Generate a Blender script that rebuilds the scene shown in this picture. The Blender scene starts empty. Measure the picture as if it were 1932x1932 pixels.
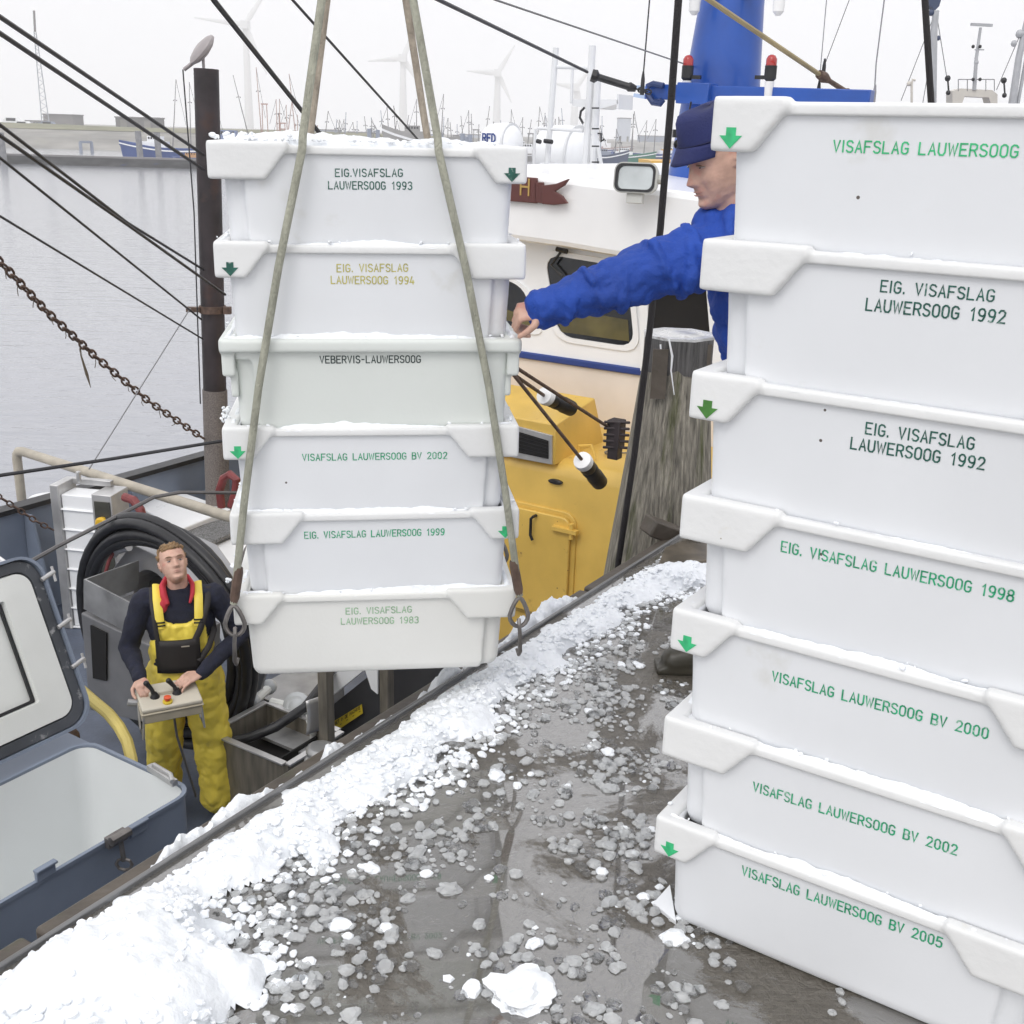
import bpy, bmesh, math, random
from mathutils import Vector, Matrix, noise
R = math.radians
rnd = random.Random(7)
C = bpy.context.scene.collection
sc = bpy.context.scene
# ---------------------------------------------------------------- camera
CAMH = 1.643
cam_d = bpy.data.cameras.new('camera'); cam = bpy.data.objects.new('camera', cam_d); C.objects.link(cam)
cam_d.sensor_width = 36; cam_d.lens = 36*1.0997; cam_d.shift_x = 0.0068
cam_d.clip_start = .05; cam_d.clip_end = 6000
cam.matrix_world = Matrix.Translation((0, 0, CAMH)) @ Matrix.Rotation(R(90-18.51), 4, 'X') @ Matrix.Rotation(R(1.62), 4, 'Z')
sc.camera = cam
# ---------------------------------------------------------------- sky and sun (overcast)
w = bpy.data.worlds.new('World'); sc.world = w; w.use_nodes = True
nt = w.node_tree; nt.nodes.clear()
sky = nt.nodes.new('ShaderNodeTexSky'); sky.sky_type = 'NISHITA'; sky.sun_disc = False
sky.sun_elevation = R(48); sky.sun_rotation = R(200); sky.air_density = 1.0; sky.dust_density = 6.0
hs = nt.nodes.new('ShaderNodeHueSaturation'); hs.inputs['Saturation'].default_value = .12
mx = nt.nodes.new('ShaderNodeMix'); mx.data_type = 'RGBA'; mx.inputs['Factor'].default_value = .8
mx.inputs[7].default_value = (13.2, 13.2, 13.6, 1)
bg = nt.nodes.new('ShaderNodeBackground'); bg.inputs['Strength'].default_value = .1
out = nt.nodes.new('ShaderNodeOutputWorld')
nt.links.new(sky.outputs[0], hs.inputs['Color']); nt.links.new(hs.outputs[0], mx.inputs[6])
nt.links.new(mx.outputs[2], bg.inputs[0]); nt.links.new(bg.outputs[0], out.inputs[0])
sd = bpy.data.lights.new('sun', 'SUN'); sd.energy = .75; sd.angle = R(25); sd.color = (1, .97, .93)
sun = bpy.data.objects.new('sun', sd); C.objects.link(sun)
sun.rotation_euler = (R(42), R(0), R(-25))
sc.view_settings.view_transform = 'Standard'; sc.view_settings.look = 'None'
sc.view_settings.exposure = 0.12; sc.view_settings.gamma = 1
sc.cycles.max_bounces = 8; sc.cycles.volume_bounces = 2; sc.cycles.use_denoising = True

# ---------------------------------------------------------------- places: where a sight line meets a height, a depth or a frame of the boat
F_ = 2124.7; PT = .323; RO = .0283; CX = 952.8
def ray(x, y):
    a = x-CX; b = y-966
    xr = a*math.cos(RO)+b*math.sin(RO); yr = -a*math.sin(RO)+b*math.cos(RO)
    return Vector((xr, F_*math.cos(PT)-yr*math.sin(PT), -F_*math.sin(PT)-yr*math.cos(PT)))/F_
O_ = Vector((0, 0, CAMH))
def U(x, y, z): r = ray(x, y); return O_+r*((z-CAMH)/r.z)
def V(x, y, Y): r = ray(x, y); return O_+r*(Y/r.y)
E0 = Vector((-.37, 2.85, 0)); ed = Vector((.54, .8417, 0)).normalized(); nd = Vector((-ed.y, ed.x, 0))
def S(x, y, s):                        # on the plane s metres along the quay edge
    r = ray(x, y); t = (s-(O_-E0).dot(ed))/r.dot(ed); return O_+r*t
def Bq(s, o, z): return E0+ed*s+nd*o+Vector((0, 0, z))
def so(p): d = p-E0; return d.dot(ed), d.dot(nd)
EA = math.atan2(ed.y, ed.x)            # heading of the quay edge

# ---------------------------------------------------------------- materials
MC = {}
def speck(m, scale=11, col=(.12, .1, .09, 1), r=.035, keep=.62):
    n = m.node_tree; b = n.nodes['Principled BSDF']; src = b.inputs['Base Color'].links[0].from_socket; tc = n.nodes['Texture Coordinate']
    v = n.nodes.new('ShaderNodeTexVoronoi'); v.inputs['Scale'].default_value = scale; n.links.new(n.nodes[m['rsrc']].outputs[0] if 'rsrc' in m.keys() else tc.outputs['Object'], v.inputs['Vector'])
    a = n.nodes.new('ShaderNodeMath'); a.operation = 'LESS_THAN'; a.inputs[1].default_value = r; n.links.new(v.outputs['Distance'], a.inputs[0])
    sp = n.nodes.new('ShaderNodeSeparateColor'); n.links.new(v.outputs['Color'], sp.inputs[0])
    g_ = n.nodes.new('ShaderNodeMath'); g_.operation = 'GREATER_THAN'; g_.inputs[1].default_value = keep; n.links.new(sp.outputs[0], g_.inputs[0])
    mu = n.nodes.new('ShaderNodeMath'); mu.operation = 'MULTIPLY'; n.links.new(a.outputs[0], mu.inputs[0]); n.links.new(g_.outputs[0], mu.inputs[1])
    mm = n.nodes.new('ShaderNodeMix'); mm.data_type = 'RGBA'; n.links.new(mu.outputs[0], mm.inputs['Factor']); n.links.new(src, mm.inputs[6]); mm.inputs[7].default_value = col; n.links.new(mm.outputs[2], b.inputs['Base Color']); return m
def mat(name, col, rough=.5, metal=0, var=.12, vscale=3., bump=0, bscale=60., col2=None, c2t=.5, spec=.5, coat=0, trans=0, sss=0, dirt=0, c2scale=4., stretch=None, rand=False):
    if name in MC: return MC[name]
    m = bpy.data.materials.new(name); m.use_nodes = True; n = m.node_tree; b = n.nodes['Principled BSDF']
    tc = n.nodes.new('ShaderNodeTexCoord'); src = tc.outputs['Object']
    if rand:
        oi = n.nodes.new('ShaderNodeObjectInfo'); va = n.nodes.new('ShaderNodeVectorMath'); va.operation = 'MULTIPLY_ADD'; n.links.new(oi.outputs['Location'], va.inputs[0]); va.inputs[1].default_value = (17, 13, 29); n.links.new(src, va.inputs[2]); src = va.outputs[0]; m['rsrc'] = va.name
    if stretch:
        mp = n.nodes.new('ShaderNodeMapping'); mp.inputs['Scale'].default_value = stretch
        n.links.new(src, mp.inputs[0]); src = mp.outputs[0]
    nz = n.nodes.new('ShaderNodeTexNoise'); nz.inputs['Scale'].default_value = vscale; nz.inputs['Detail'].default_value = 6
    n.links.new(src, nz.inputs['Vector'])
    cr = n.nodes.new('ShaderNodeValToRGB')
    lo = [c*(1-var) for c in col]; hi = [min(1, c*(1+var)) for c in col]
    cr.color_ramp.elements[0].color = (*lo, 1); cr.color_ramp.elements[0].position = .3
    cr.color_ramp.elements[1].color = (*hi, 1); cr.color_ramp.elements[1].position = .7
    n.links.new(nz.outputs[0], cr.inputs[0]); co = cr.outputs[0]
    if col2:
        n2 = n.nodes.new('ShaderNodeTexNoise'); n2.inputs['Scale'].default_value = c2scale; n2.inputs['Detail'].default_value = 8; n2.inputs['Roughness'].default_value = .65
        n.links.new(src, n2.inputs['Vector'])
        r2 = n.nodes.new('ShaderNodeValToRGB'); r2.color_ramp.elements[0].position = c2t; r2.color_ramp.elements[1].position = min(1, c2t+.12)
        n.links.new(n2.outputs[0], r2.inputs[0])
        mm = n.nodes.new('ShaderNodeMix'); mm.data_type = 'RGBA'; n.links.new(r2.outputs[0], mm.inputs['Factor'])
        n.links.new(co, mm.inputs[6]); mm.inputs[7].default_value = (*col2, 1); co = mm.outputs[2]
    n.links.new(co, b.inputs['Base Color'])
    b.inputs['Roughness'].default_value = rough; b.inputs['Metallic'].default_value = metal
    b.inputs['Specular IOR Level'].default_value = spec; b.inputs['Coat Weight'].default_value = coat
    b.inputs['Transmission Weight'].default_value = trans
    if trans: b.inputs['IOR'].default_value = 1.31
    if sss: b.inputs['Subsurface Weight'].default_value = sss; b.inputs['Subsurface Radius'].default_value = (.02, .02, .02)
    rr = n.nodes.new('ShaderNodeMapRange'); rr.inputs[3].default_value = max(.02, rough-.1); rr.inputs[4].default_value = min(1, rough+.12)
    n.links.new(nz.outputs[0], rr.inputs[0]); n.links.new(rr.outputs[0], b.inputs['Roughness'])
    if bump:
        nb = n.nodes.new('ShaderNodeTexNoise'); nb.inputs['Scale'].default_value = bscale; nb.inputs['Detail'].default_value = 5
        n.links.new(src, nb.inputs['Vector'])
        bp = n.nodes.new('ShaderNodeBump'); bp.inputs['Strength'].default_value = bump; bp.inputs['Distance'].default_value = .01
        n.links.new(nb.outputs[0], bp.inputs['Height']); n.links.new(bp.outputs[0], b.inputs['Normal'])
    MC[name] = m; return m

# ---------------------------------------------------------------- mesh building
class MB:
    def __init__(s): s.v = []; s.f = []
    def add(s, vs, fs, M=None):
        k = len(s.v)
        s.v += [tuple((M @ Vector(p)) if M is not None else p) for p in vs]
        s.f += [tuple(i+k for i in f) for f in fs]; return s
    def box(s, c, d, rz=0, M=None):
        x, y, z = d[0]/2, d[1]/2, d[2]/2
        vs = [(a*x, b*y, e*z) for e in (-1, 1) for a, b in ((-1, -1), (1, -1), (1, 1), (-1, 1))]
        T = Matrix.Translation(Vector(c)) @ Matrix.Rotation(rz, 4, 'Z')
        if M is not None: T = M @ T
        return s.add(vs, [(3, 2, 1, 0), (4, 5, 6, 7), (0, 1, 5, 4), (1, 2, 6, 5), (2, 3, 7, 6), (3, 0, 4, 7)], T)
    def bar(s, p, q, w_, h_, up=(0, 0, 1)):
        p, q = Vector(p), Vector(q); x = (q-p); L = x.length; x.normalize(); up = Vector(up)
        y = up.cross(x)
        if y.length < 1e-4: y = Vector((0, 1, 0)).cross(x)
        y.normalize(); z = x.cross(y)
        M = Matrix((x, y, z)).transposed().to_4x4(); M.translation = (p+q)/2
        return s.box((0, 0, 0), (L, w_, h_), 0, M)
    def tube(s, pts, r, n=8, closed=False, caps=True, sq=1., up=None):
        pts = [Vector(p) for p in pts]; m = len(pts)
        rs = r if isinstance(r, (list, tuple)) else [r]*m
        k = len(s.v); ref = None
        for i, p in enumerate(pts):
            if closed: t = pts[(i+1) % m]-pts[i-1]
            else: t = pts[min(i+1, m-1)]-pts[max(i-1, 0)]
            if t.length < 1e-9: t = Vector((0, 0, 1))
            t.normalize()
            if ref is None:
                a = Vector(up) if up is not None else (Vector((0, 0, 1)) if abs(t.z) < .9 else Vector((0, 1, 0)))
                ref = a
            sd_ = t.cross(ref)
            if sd_.length < 1e-5: sd_ = t.cross(Vector((1, .1, 0)))
            sd_.normalize(); ref = sd_.cross(t).normalized()
            for j in range(n):
                A = 2*math.pi*j/n
                s.v.append(tuple(p+sd_*math.cos(A)*rs[i]+ref*math.sin(A)*rs[i]*sq))
        rng = m if closed else m-1
        for i in range(rng):
            a, b = k+i*n, k+((i+1) % m)*n
            for j in range(n): s.f.append((a+j, a+(j+1) % n, b+(j+1) % n, b+j))
        if caps and not closed:
            s.f.append(tuple(k+j for j in range(n))[::-1]); s.f.append(tuple(k+(m-1)*n+j for j in range(n)))
        return s
    def ball(s, c, r, n=10, M=None):
        if not isinstance(r, (list, tuple)): r = (r, r, r)
        c = Vector(c); vs = [(0, 0, -1)]; fs = []; m = max(4, n//2+1)
        for i in range(1, m):
            a = math.pi*i/m-math.pi/2
            for j in range(n): vs.append((math.cos(a)*math.cos(2*math.pi*j/n), math.cos(a)*math.sin(2*math.pi*j/n), math.sin(a)))
        vs.append((0, 0, 1)); T = len(vs)-1
        for j in range(n): fs.append((0, 1+(j+1) % n, 1+j)); fs.append((T, T-n+j, T-n+(j+1) % n))
        for i in range(m-2):
            for j in range(n): a = 1+i*n; fs.append((a+j, a+(j+1) % n, a+n+(j+1) % n, a+n+j))
        vs = [(c.x+x*r[0], c.y+y*r[1], c.z+z*r[2]) for x, y, z in vs]
        return s.add(vs, fs, M)
    def caps(s, pts, r, n=10, sq=1., up=None):      # capsule chain for bodies
        rs = r if isinstance(r, (list, tuple)) else [r]*len(pts)
        s.tube(pts, rs, n, sq=sq, up=up)
        for i in (0, -1): s.ball(pts[i], rs[i]*min(1, sq), n)
        return s
    def prism(s, poly, z0, z1, M=None):
        n = len(poly); vs = [(x, y, z0) for x, y in poly]+[(x, y, z1) for x, y in poly]
        fs = [tuple(range(n))[::-1], tuple(range(n, 2*n))]+[(i, (i+1) % n, n+(i+1) % n, n+i) for i in range(n)]
        return s.add(vs, fs, M)
    def ext(s, pts, d):                              # polygon of 3D points pushed along d
        n = len(pts); d = Vector(d); a = [tuple(Vector(p)) for p in pts]; b = [tuple(Vector(p)+d) for p in pts]
        return s.add(a+b, [tuple(range(n)), tuple(range(n, 2*n))[::-1]]+[(i, n+i, n+(i+1) % n, (i+1) % n) for i in range(n)])
    def lathe(s, prof, n=20, M=None):
        vs = []; fs = []; m = len(prof)
        for r_, z in prof:
            for j in range(n): A = 2*math.pi*j/n; vs.append((r_*math.cos(A), r_*math.sin(A), z))
        for i in range(m-1):
            for j in range(n): a, b = i*n, (i+1)*n; fs.append((a+j, a+(j+1) % n, b+(j+1) % n, b+j))
        fs.append(tuple(range(n))[::-1]); fs.append(tuple(range((m-1)*n, m*n)))
        return s.add(vs, fs, M)
    def grid(s, rows):
        k = len(s.v); m = len(rows); n = len(rows[0])
        for r_ in rows: s.v += [tuple(p) for p in r_]
        for i in range(m-1):
            for j in range(n-1): a = k+i*n+j; s.f.append((a, a+1, a+n+1, a+n))
        return s
    def mesh(s, name, smooth=35):
        me = bpy.data.meshes.new(name); me.from_pydata(s.v, [], s.f); me.validate()
        b = bmesh.new(); b.from_mesh(me); bmesh.ops.recalc_face_normals(b, faces=b.faces); b.to_mesh(me); b.free()
        if smooth is not None:
            me.shade_smooth(); me.set_sharp_from_angle(angle=R(smooth))
        return me
    def build(s, name, m, parent=None, smooth=35, bevel=0, kind=None):
        o = bpy.data.objects.new(name, s.mesh(name, smooth)); C.objects.link(o); o.data.materials.append(m)
        if parent is not None: o.parent = parent; o.matrix_parent_inverse = parent.matrix_basis.inverted() if False else Matrix.Identity(4)
        if bevel:
            bv = o.modifiers.new('bevel', 'BEVEL'); bv.width = bevel; bv.segments = 2; bv.limit_method = 'ANGLE'; bv.angle_limit = R(40)
        if kind: o['kind'] = kind
        return o
def baked(o):                                        # apply modifiers without operators
    dg = bpy.context.evaluated_depsgraph_get(); me = bpy.data.meshes.new_from_object(o.evaluated_get(dg))
    for m in list(o.modifiers): o.modifiers.remove(m)
    o.data = me; return o
TX = {}
def clouds(size, depth=2, hard=False):
    k = (size, depth, hard)
    if k not in TX:
        t = bpy.data.textures.new('clouds', 'CLOUDS'); t.noise_scale = size; t.noise_depth = depth; t.noise_type = 'HARD_NOISE' if hard else 'SOFT_NOISE'; TX[k] = t
    return TX[k]
def solid(mb, name, m, parent=None, voxel=.01, smooth=3, disp=0, dsize=.1, bake=True, hard=False):
    o = mb.build(name, m, parent, smooth=None)
    rm = o.modifiers.new('r', 'REMESH'); rm.mode = 'VOXEL'; rm.voxel_size = voxel; rm.use_smooth_shade = True
    if smooth:
        sm = o.modifiers.new('s', 'SMOOTH'); sm.factor = .5; sm.iterations = smooth
    if disp:
        d = o.modifiers.new('d', 'DISPLACE'); d.texture = clouds(dsize, 2, hard); d.strength = disp; d.mid_level = .22 if hard else .5
    if bake:
        baked(o); o.data.shade_smooth()
        if not o.data.materials: o.data.materials.append(m)
    return o
def tag(o, label=None, cat=None, group=None, kind=None):
    if label: o['label'] = label
    if cat: o['category'] = cat
    if group: o['group'] = group
    if kind: o['kind'] = kind
    return o
def thing(name, label, cat, loc=(0, 0, 0), rz=0, group=None, M=None):
    o = bpy.data.objects.new(name, None); C.objects.link(o); o.empty_display_size = .1
    if M is not None: o.matrix_basis = M
    else: o.location = loc; o.rotation_euler = (0, 0, rz)
    return tag(o, label, cat, group)
def dup(root, parent=None):
    c = root.copy(); C.objects.link(c); c.parent = parent
    for ch in [x for x in bpy.data.objects if x.parent == root]: dup(ch, c)
    return c
def one(mb, name, m, label, cat, group=None, kind=None, smooth=35, bevel=0):
    return tag(mb.build(name, m, None, smooth, bevel), label, cat, group, kind)

# ---------------------------------------------------------------- stroke lettering (engraved style)
G = {'A': [[(0, 0), (2, 7), (4, 0)], [(.75, 2.3), (3.25, 2.3)]],
 'B': [[(0, 0), (0, 7), (2.5, 7), (3.7, 6.3), (3.7, 4.5), (2.6, 3.7), (0, 3.7)], [(2.6, 3.7), (4, 2.8), (4, .9), (2.8, 0), (0, 0)]],
 'E': [[(4, 7), (0, 7), (0, 0), (4, 0)], [(0, 3.6), (3.2, 3.6)]], 'F': [[(4, 7), (0, 7), (0, 0)], [(0, 3.6), (3.2, 3.6)]],
 'G': [[(3.9, 5.8), (3, 6.8), (1.4, 7), (.2, 6), (0, 3.5), (.2, 1), (1.4, 0), (3, .1), (4, 1.2), (4, 3.2), (2.3, 3.2)]],
 'I': [[(.5, 0), (.5, 7)]], 'L': [[(0, 7), (0, 0), (3.8, 0)]], 'H': [[(0, 0), (0, 7)], [(4, 0), (4, 7)], [(0, 3.6), (4, 3.6)]],
 'O': [[(1.4, 0), (.2, 1), (0, 3.5), (.2, 6), (1.4, 7), (2.6, 7), (3.8, 6), (4, 3.5), (3.8, 1), (2.6, 0), (1.4, 0)]],
 'R': [[(0, 0), (0, 7), (2.6, 7), (3.9, 6.2), (3.9, 4.3), (2.7, 3.4), (0, 3.4)], [(2.3, 3.4), (4, 0)]],
 'S': [[(3.8, 5.9), (2.9, 6.9), (1.2, 7), (.1, 6), (.2, 4.6), (1.2, 3.8), (2.9, 3.3), (4, 2.4), (3.9, 1), (2.8, 0), (1.1, .05), (.1, 1)]],
 'U': [[(0, 7), (0, 1.6), (1, 0), (3, 0), (4, 1.6), (4, 7)]], 'V': [[(0, 7), (2, 0), (4, 7)]],
 'W': [[(0, 7), (1.25, 0), (2.6, 6), (3.95, 0), (5.2, 7)]], '.': [[(.4, 0), (.4, .6)]], '-': [[(.4, 3.4), (2.6, 3.4)]],
 'D': [[(0, 0), (0, 7), (2.2, 7), (4, 5.2), (4, 1.8), (2.2, 0), (0, 0)]], 'T': [[(0, 7), (4, 7)], [(2, 7), (2, 0)]], 'N': [[(0, 0), (0, 7), (4, 0), (4, 7)]],
 'M': [[(0, 0), (0, 7), (2, 3), (4, 7), (4, 0)]], 'C': [[(3.9, 5.8), (3, 6.8), (1.4, 7), (.2, 6), (0, 3.5), (.2, 1), (1.4, 0), (3, .1), (4, 1.2)]],
 'K': [[(0, 0), (0, 7)], [(4, 7), (0, 3.2), (4, 0)]],
 '0': [[(1.4, 0), (.2, 1.2), (.1, 5.8), (1.4, 7), (2.5, 7), (3.7, 5.8), (3.7, 1.2), (2.5, 0), (1.4, 0)]],
 '1': [[(.6, 5.4), (2, 7), (2, 0)]], '2': [[(.2, 5.6), (1, 6.9), (2.8, 7), (3.8, 5.8), (3.6, 4.2), (.1, 0), (4, 0)]],
 '3': [[(.2, 6), (1.2, 7), (2.8, 7), (3.8, 6), (3.6, 4.3), (2, 3.7), (3.7, 3), (4, 1.4), (2.9, 0), (1.1, 0), (.1, 1)]],
 '4': [[(3, 0), (3, 3.6)], [(1.8, 7), (0, 1.8), (4, 1.8)]], '5': [[(3.7, 7), (.5, 7), (.2, 3.9), (2.4, 4.4), (3.8, 3.3), (3.8, 1.2), (2.6, 0), (1, 0), (.1, .9)]],
 '8': [[(1.3, 3.7), (.3, 4.6), (.4, 6.2), (1.4, 7), (2.6, 7), (3.6, 6.2), (3.7, 4.6), (2.7, 3.7), (1.3, 3.7), (.1, 2.6), (.1, 1), (1.2, 0), (2.8, 0), (3.9, 1), (3.9, 2.6), (2.7, 3.7)]],
 '9': [[(3.8, 3.6), (2.4, 2.8), (.9, 3.2), (.1, 4.6), (.4, 6.2), (1.5, 7), (2.8, 6.9), (3.8, 5.6), (3.7, 2.6), (2.8, .4), (1.8, 0), (.6, .4)]]}
def text_mb(txt, p0, p1, up, h, wt=.14, out_=None, sp=1.9):
    """letters from p0 to p1 along a straight line, height h along up, raised on the outward normal"""
    p0, p1 = Vector(p0), Vector(p1); up = Vector(up).normalized(); x = (p1-p0); L = x.length; x.normalize()
    nrm = Vector(out_).normalized() if out_ is not None else x.cross(up)
    wid = {'I': 1, '.': .8, '-': 3, ' ': 3.2, 'W': 5.2, '1': 3}
    tot = sum(wid.get(c, 4)+sp for c in txt)-sp
    k = L/tot; ky = h/7.; cx = 0; mb = MB(); d = 0
    for c in txt:
        for st in G.get(c, []):
            P = [Vector(((cx+a)*k, b*ky)) for a, b in st]; d += 1; off = .0006+.00012*(d % 7); hw = h*wt/2
            cl = (P[0]-P[-1]).length < 1e-6 and len(P) > 2
            Lp = []; Rp = []
            for i, q in enumerate(P):
                a = (P[i]-P[i-1]).normalized() if i > 0 else ((P[0]-P[-2]).normalized() if cl else None)
                b = (P[i+1]-P[i]).normalized() if i < len(P)-1 else ((P[1]-P[0]).normalized() if cl else None)
                if a is None: a = b; q = q-b*hw*.8
                if b is None: b = a; q = q+a*hw*.8
                t = (a+b)
                t = t.normalized() if t.length > 1e-4 else a
                nn = Vector((-t.y, t.x)); sc_ = min(1.8, 1/max(.4, nn.dot(Vector((-a.y, a.x)))))
                Lp.append(q+nn*hw*sc_); Rp.append(q-nn*hw*sc_)
            vs = [tuple(p0+x*q.x+up*q.y+nrm*off) for q in Lp+Rp]; n = len(P)
            mb.add(vs, [(i, i+1, n+i+1, n+i) for i in range(n-1)])
        cx += wid.get(c, 4)+sp
    return mb
# ================================================================= SETTING
M_water = mat('water', (.28, .29, .32), .08, var=.05)
def water_mat():
    m = M_water; n = m.node_tree; b = n.nodes['Principled BSDF']
    for l in list(b.inputs['Roughness'].links): n.links.remove(l)
    b.inputs['Roughness'].default_value = .13; b.inputs['IOR'].default_value = 1.45; b.inputs['Specular IOR Level'].default_value = 1.0
    tc = n.nodes['Texture Coordinate']; mp = n.nodes.new('ShaderNodeMapping'); mp.inputs['Scale'].default_value = (.35, 1.3, 1); mp.inputs['Rotation'].default_value = (0, 0, .12)
    n.links.new(tc.outputs['Object'], mp.inputs[0])
    a = n.nodes.new('ShaderNodeTexNoise'); a.inputs['Scale'].default_value = 1.6; a.inputs['Detail'].default_value = 4; a.inputs['Roughness'].default_value = .6
    n.links.new(mp.outputs[0], a.inputs['Vector'])
    bp = n.nodes.new('ShaderNodeBump'); bp.inputs['Strength'].default_value = .5; bp.inputs['Distance'].default_value = .09
    n.links.new(a.outputs[0], bp.inputs['Height']); n.links.new(bp.outputs[0], b.inputs['Normal'])
water_mat()
WZ = -3.3
mb = MB(); mb.add([(-3000, -40, WZ), (3000, -40, WZ), (3000, 3500, WZ), (-3000, 3500, WZ)], [(0, 1, 2, 3)])
tag(mb.build('water', M_water, smooth=None), kind='structure')

def quay_mat():
    m = bpy.data.materials.new('wet_concrete'); m.use_nodes = True; n = m.node_tree; L = n.links.new; b = n.nodes['Principled BSDF']
    tc = n.nodes.new('ShaderNodeTexCoord')
    def N(s, d=6, r=.6, v=None, dist=0):
        a = n.nodes.new('ShaderNodeTexNoise'); a.inputs['Scale'].default_value = s; a.inputs['Detail'].default_value = d; a.inputs['Roughness'].default_value = r; a.inputs['Distortion'].default_value = dist
        L(v if v else tc.outputs['Object'], a.inputs['Vector']); return a.outputs[0]
    def ramp(src, *st):
        r = n.nodes.new('ShaderNodeValToRGB'); e = r.color_ramp.elements
        while len(e) < len(st): e.new(.5)
        for i, (p, c) in enumerate(st): e[i].position = p; e[i].color = (*c, 1) if len(c) == 3 else c
        L(src, r.inputs[0]); return r.outputs[0]
    base = ramp(N(1.1, 8, .62), (.3, (.088, .076, .058)), (.52, (.125, .112, .092)), (.72, (.17, .16, .143)))
    grit = ramp(N(55, 6, .75), (.3, (.6, .58, .55)), (.6, (1, 1, 1)), (.74, (1.7, 1.65, 1.6)))
    mu = n.nodes.new('ShaderNodeMix'); mu.data_type = 'RGBA'; mu.blend_type = 'MULTIPLY'; mu.inputs['Factor'].default_value = 1
    L(base, mu.inputs[6]); L(grit, mu.inputs[7])
    # brushed lines of the slab
    mp = n.nodes.new('ShaderNodeMapping'); mp.inputs['Rotation'].default_value = (0, 0, EA); mp.inputs['Scale'].default_value = (3, 90, 1); L(tc.outputs['Object'], mp.inputs[0])
    br = N(1.0, 4, .6, mp.outputs[0])
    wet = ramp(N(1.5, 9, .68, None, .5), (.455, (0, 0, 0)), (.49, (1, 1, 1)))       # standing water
    rg = n.nodes.new('ShaderNodeMapRange'); L(wet, rg.inputs[0]); rg.inputs[3].default_value = .3; rg.inputs[4].default_value = .05
    L(rg.outputs[0], b.inputs['Roughness'])
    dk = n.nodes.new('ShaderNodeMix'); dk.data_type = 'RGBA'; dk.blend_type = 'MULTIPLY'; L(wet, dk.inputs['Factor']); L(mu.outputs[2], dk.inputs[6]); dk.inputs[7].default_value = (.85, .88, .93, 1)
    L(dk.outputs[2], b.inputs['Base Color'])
    b.inputs['Specular IOR Level'].default_value = .8; L(wet, b.inputs['Coat Weight']); b.inputs['Coat IOR'].default_value = 2.5; b.inputs['Coat Roughness'].default_value = .03
    ad = n.nodes.new('ShaderNodeMath'); ad.operation = 'ADD'; L(N(70, 6, .7), ad.inputs[0]); L(br, ad.inputs[1])
    b1 = n.nodes.new('ShaderNodeBump'); b1.inputs['Distance'].default_value = .004
    inv = n.nodes.new('ShaderNodeMath'); inv.operation = 'MULTIPLY_ADD'; L(wet, inv.inputs[0]); inv.inputs[1].default_value = -.75; inv.inputs[2].default_value = .9; L(inv.outputs[0], b1.inputs['Strength'])
    L(ad.outputs[0], b1.inputs['Height'])
    # ripples and slush specks on the film of water
    b2 = n.nodes.new('ShaderNodeBump'); b2.inputs['Distance'].default_value = .006; b2.inputs['Strength'].default_value = .35
    rp = ramp(N(28, 3, .5, None, 1.2), (.45, (0, 0, 0)), (.62, (1, 1, 1))); L(rp, b2.inputs['Height']); L(b1.outputs[0], b2.inputs['Normal'])
    L(b2.outputs[0], b.inputs['Normal']); return m
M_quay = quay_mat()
M_conc = mat('quay_wall_concrete', (.16, .15, .13), .8, var=.3, bump=.4, bscale=20)
mb = MB(); q = [Bq(-8, -.0, 0), Bq(60, 0, 0), Bq(60, -25, 0), Bq(-8, -25, 0)]
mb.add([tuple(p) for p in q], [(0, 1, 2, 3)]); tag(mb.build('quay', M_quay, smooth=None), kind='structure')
mb = MB(); mb.ext([Bq(-8, -.005, -.01), Bq(60, -.005, -.01), Bq(60, -.005, -5), Bq(-8, -.005, -5)], -nd*.5); tag(mb.build('quay_wall', M_conc, smooth=None), kind='structure')
# steel nosing strip and timber fender ledge below it
M_steel_dk = mat('tarred_steel', (.028, .027, .028), .4, metal=.3, var=.3)
M_timber = mat('wet_timber', (.085, .07, .055), .55, var=.35, vscale=6, bump=.5, bscale=25, col2=(.06, .07, .03), c2t=.6)
mb = MB(); mb.ext([Bq(-6, .0, .014), Bq(40, .0, .014), Bq(40, .012, .014), Bq(-6, .012, .014)], (0, 0, -.16))
M_nos = mat('galvanised_edge', (.2, .2, .2), .35, metal=.6, var=.25)
one(mb, 'edge_strip', M_nos, 'dark steel strip running along the quay edge', 'edge strip', bevel=.004)
mb = MB()
for i in range(14):
    s0 = -6+i*2.5; mb.ext([Bq(s0, .018, -.06), Bq(s0+2.47, .018, -.06), Bq(s0+2.47, .14, -.065), Bq(s0, .14, -.065)], (0, 0, -.22))
one(mb, 'fender_timber', M_timber, 'timber fender beam bolted along the outside of the quay edge', 'fender', bevel=.01)

# ================================================================= ICE
M_ice = mat('crushed_ice', (.86, .885, .915), .4, var=.05, vscale=14, bump=.3, bscale=110, spec=.5, sss=.5)
M_chip = mat('clear_ice', (.9, .92, .93), .16, var=.1, vscale=20, trans=.62, bump=.25, bscale=50)
def poly_sd(p, poly):
    best = 1e9; ins = False; n = len(poly)
    for i in range(n):
        a, b = poly[i], poly[(i+1) % n]
        ex, ey = b[0]-a[0], b[1]-a[1]; wx, wy = p[0]-a[0], p[1]-a[1]
        t = max(0, min(1, (wx*ex+wy*ey)/(ex*ex+ey*ey+1e-12))); dx, dy = wx-ex*t, wy-ey*t
        best = min(best, dx*dx+dy*dy)
        if (a[1] > p[1]) != (b[1] > p[1]) and p[0] < (b[0]-a[0])*(p[1]-a[1])/(b[1]-a[1])+a[0]: ins = not ins
    d = math.sqrt(best); return d if ins else -d
def fbm(x, y, z, o=4):
    return noise.fractal(Vector((x, y, z)), .8, 2.1, o)
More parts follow.
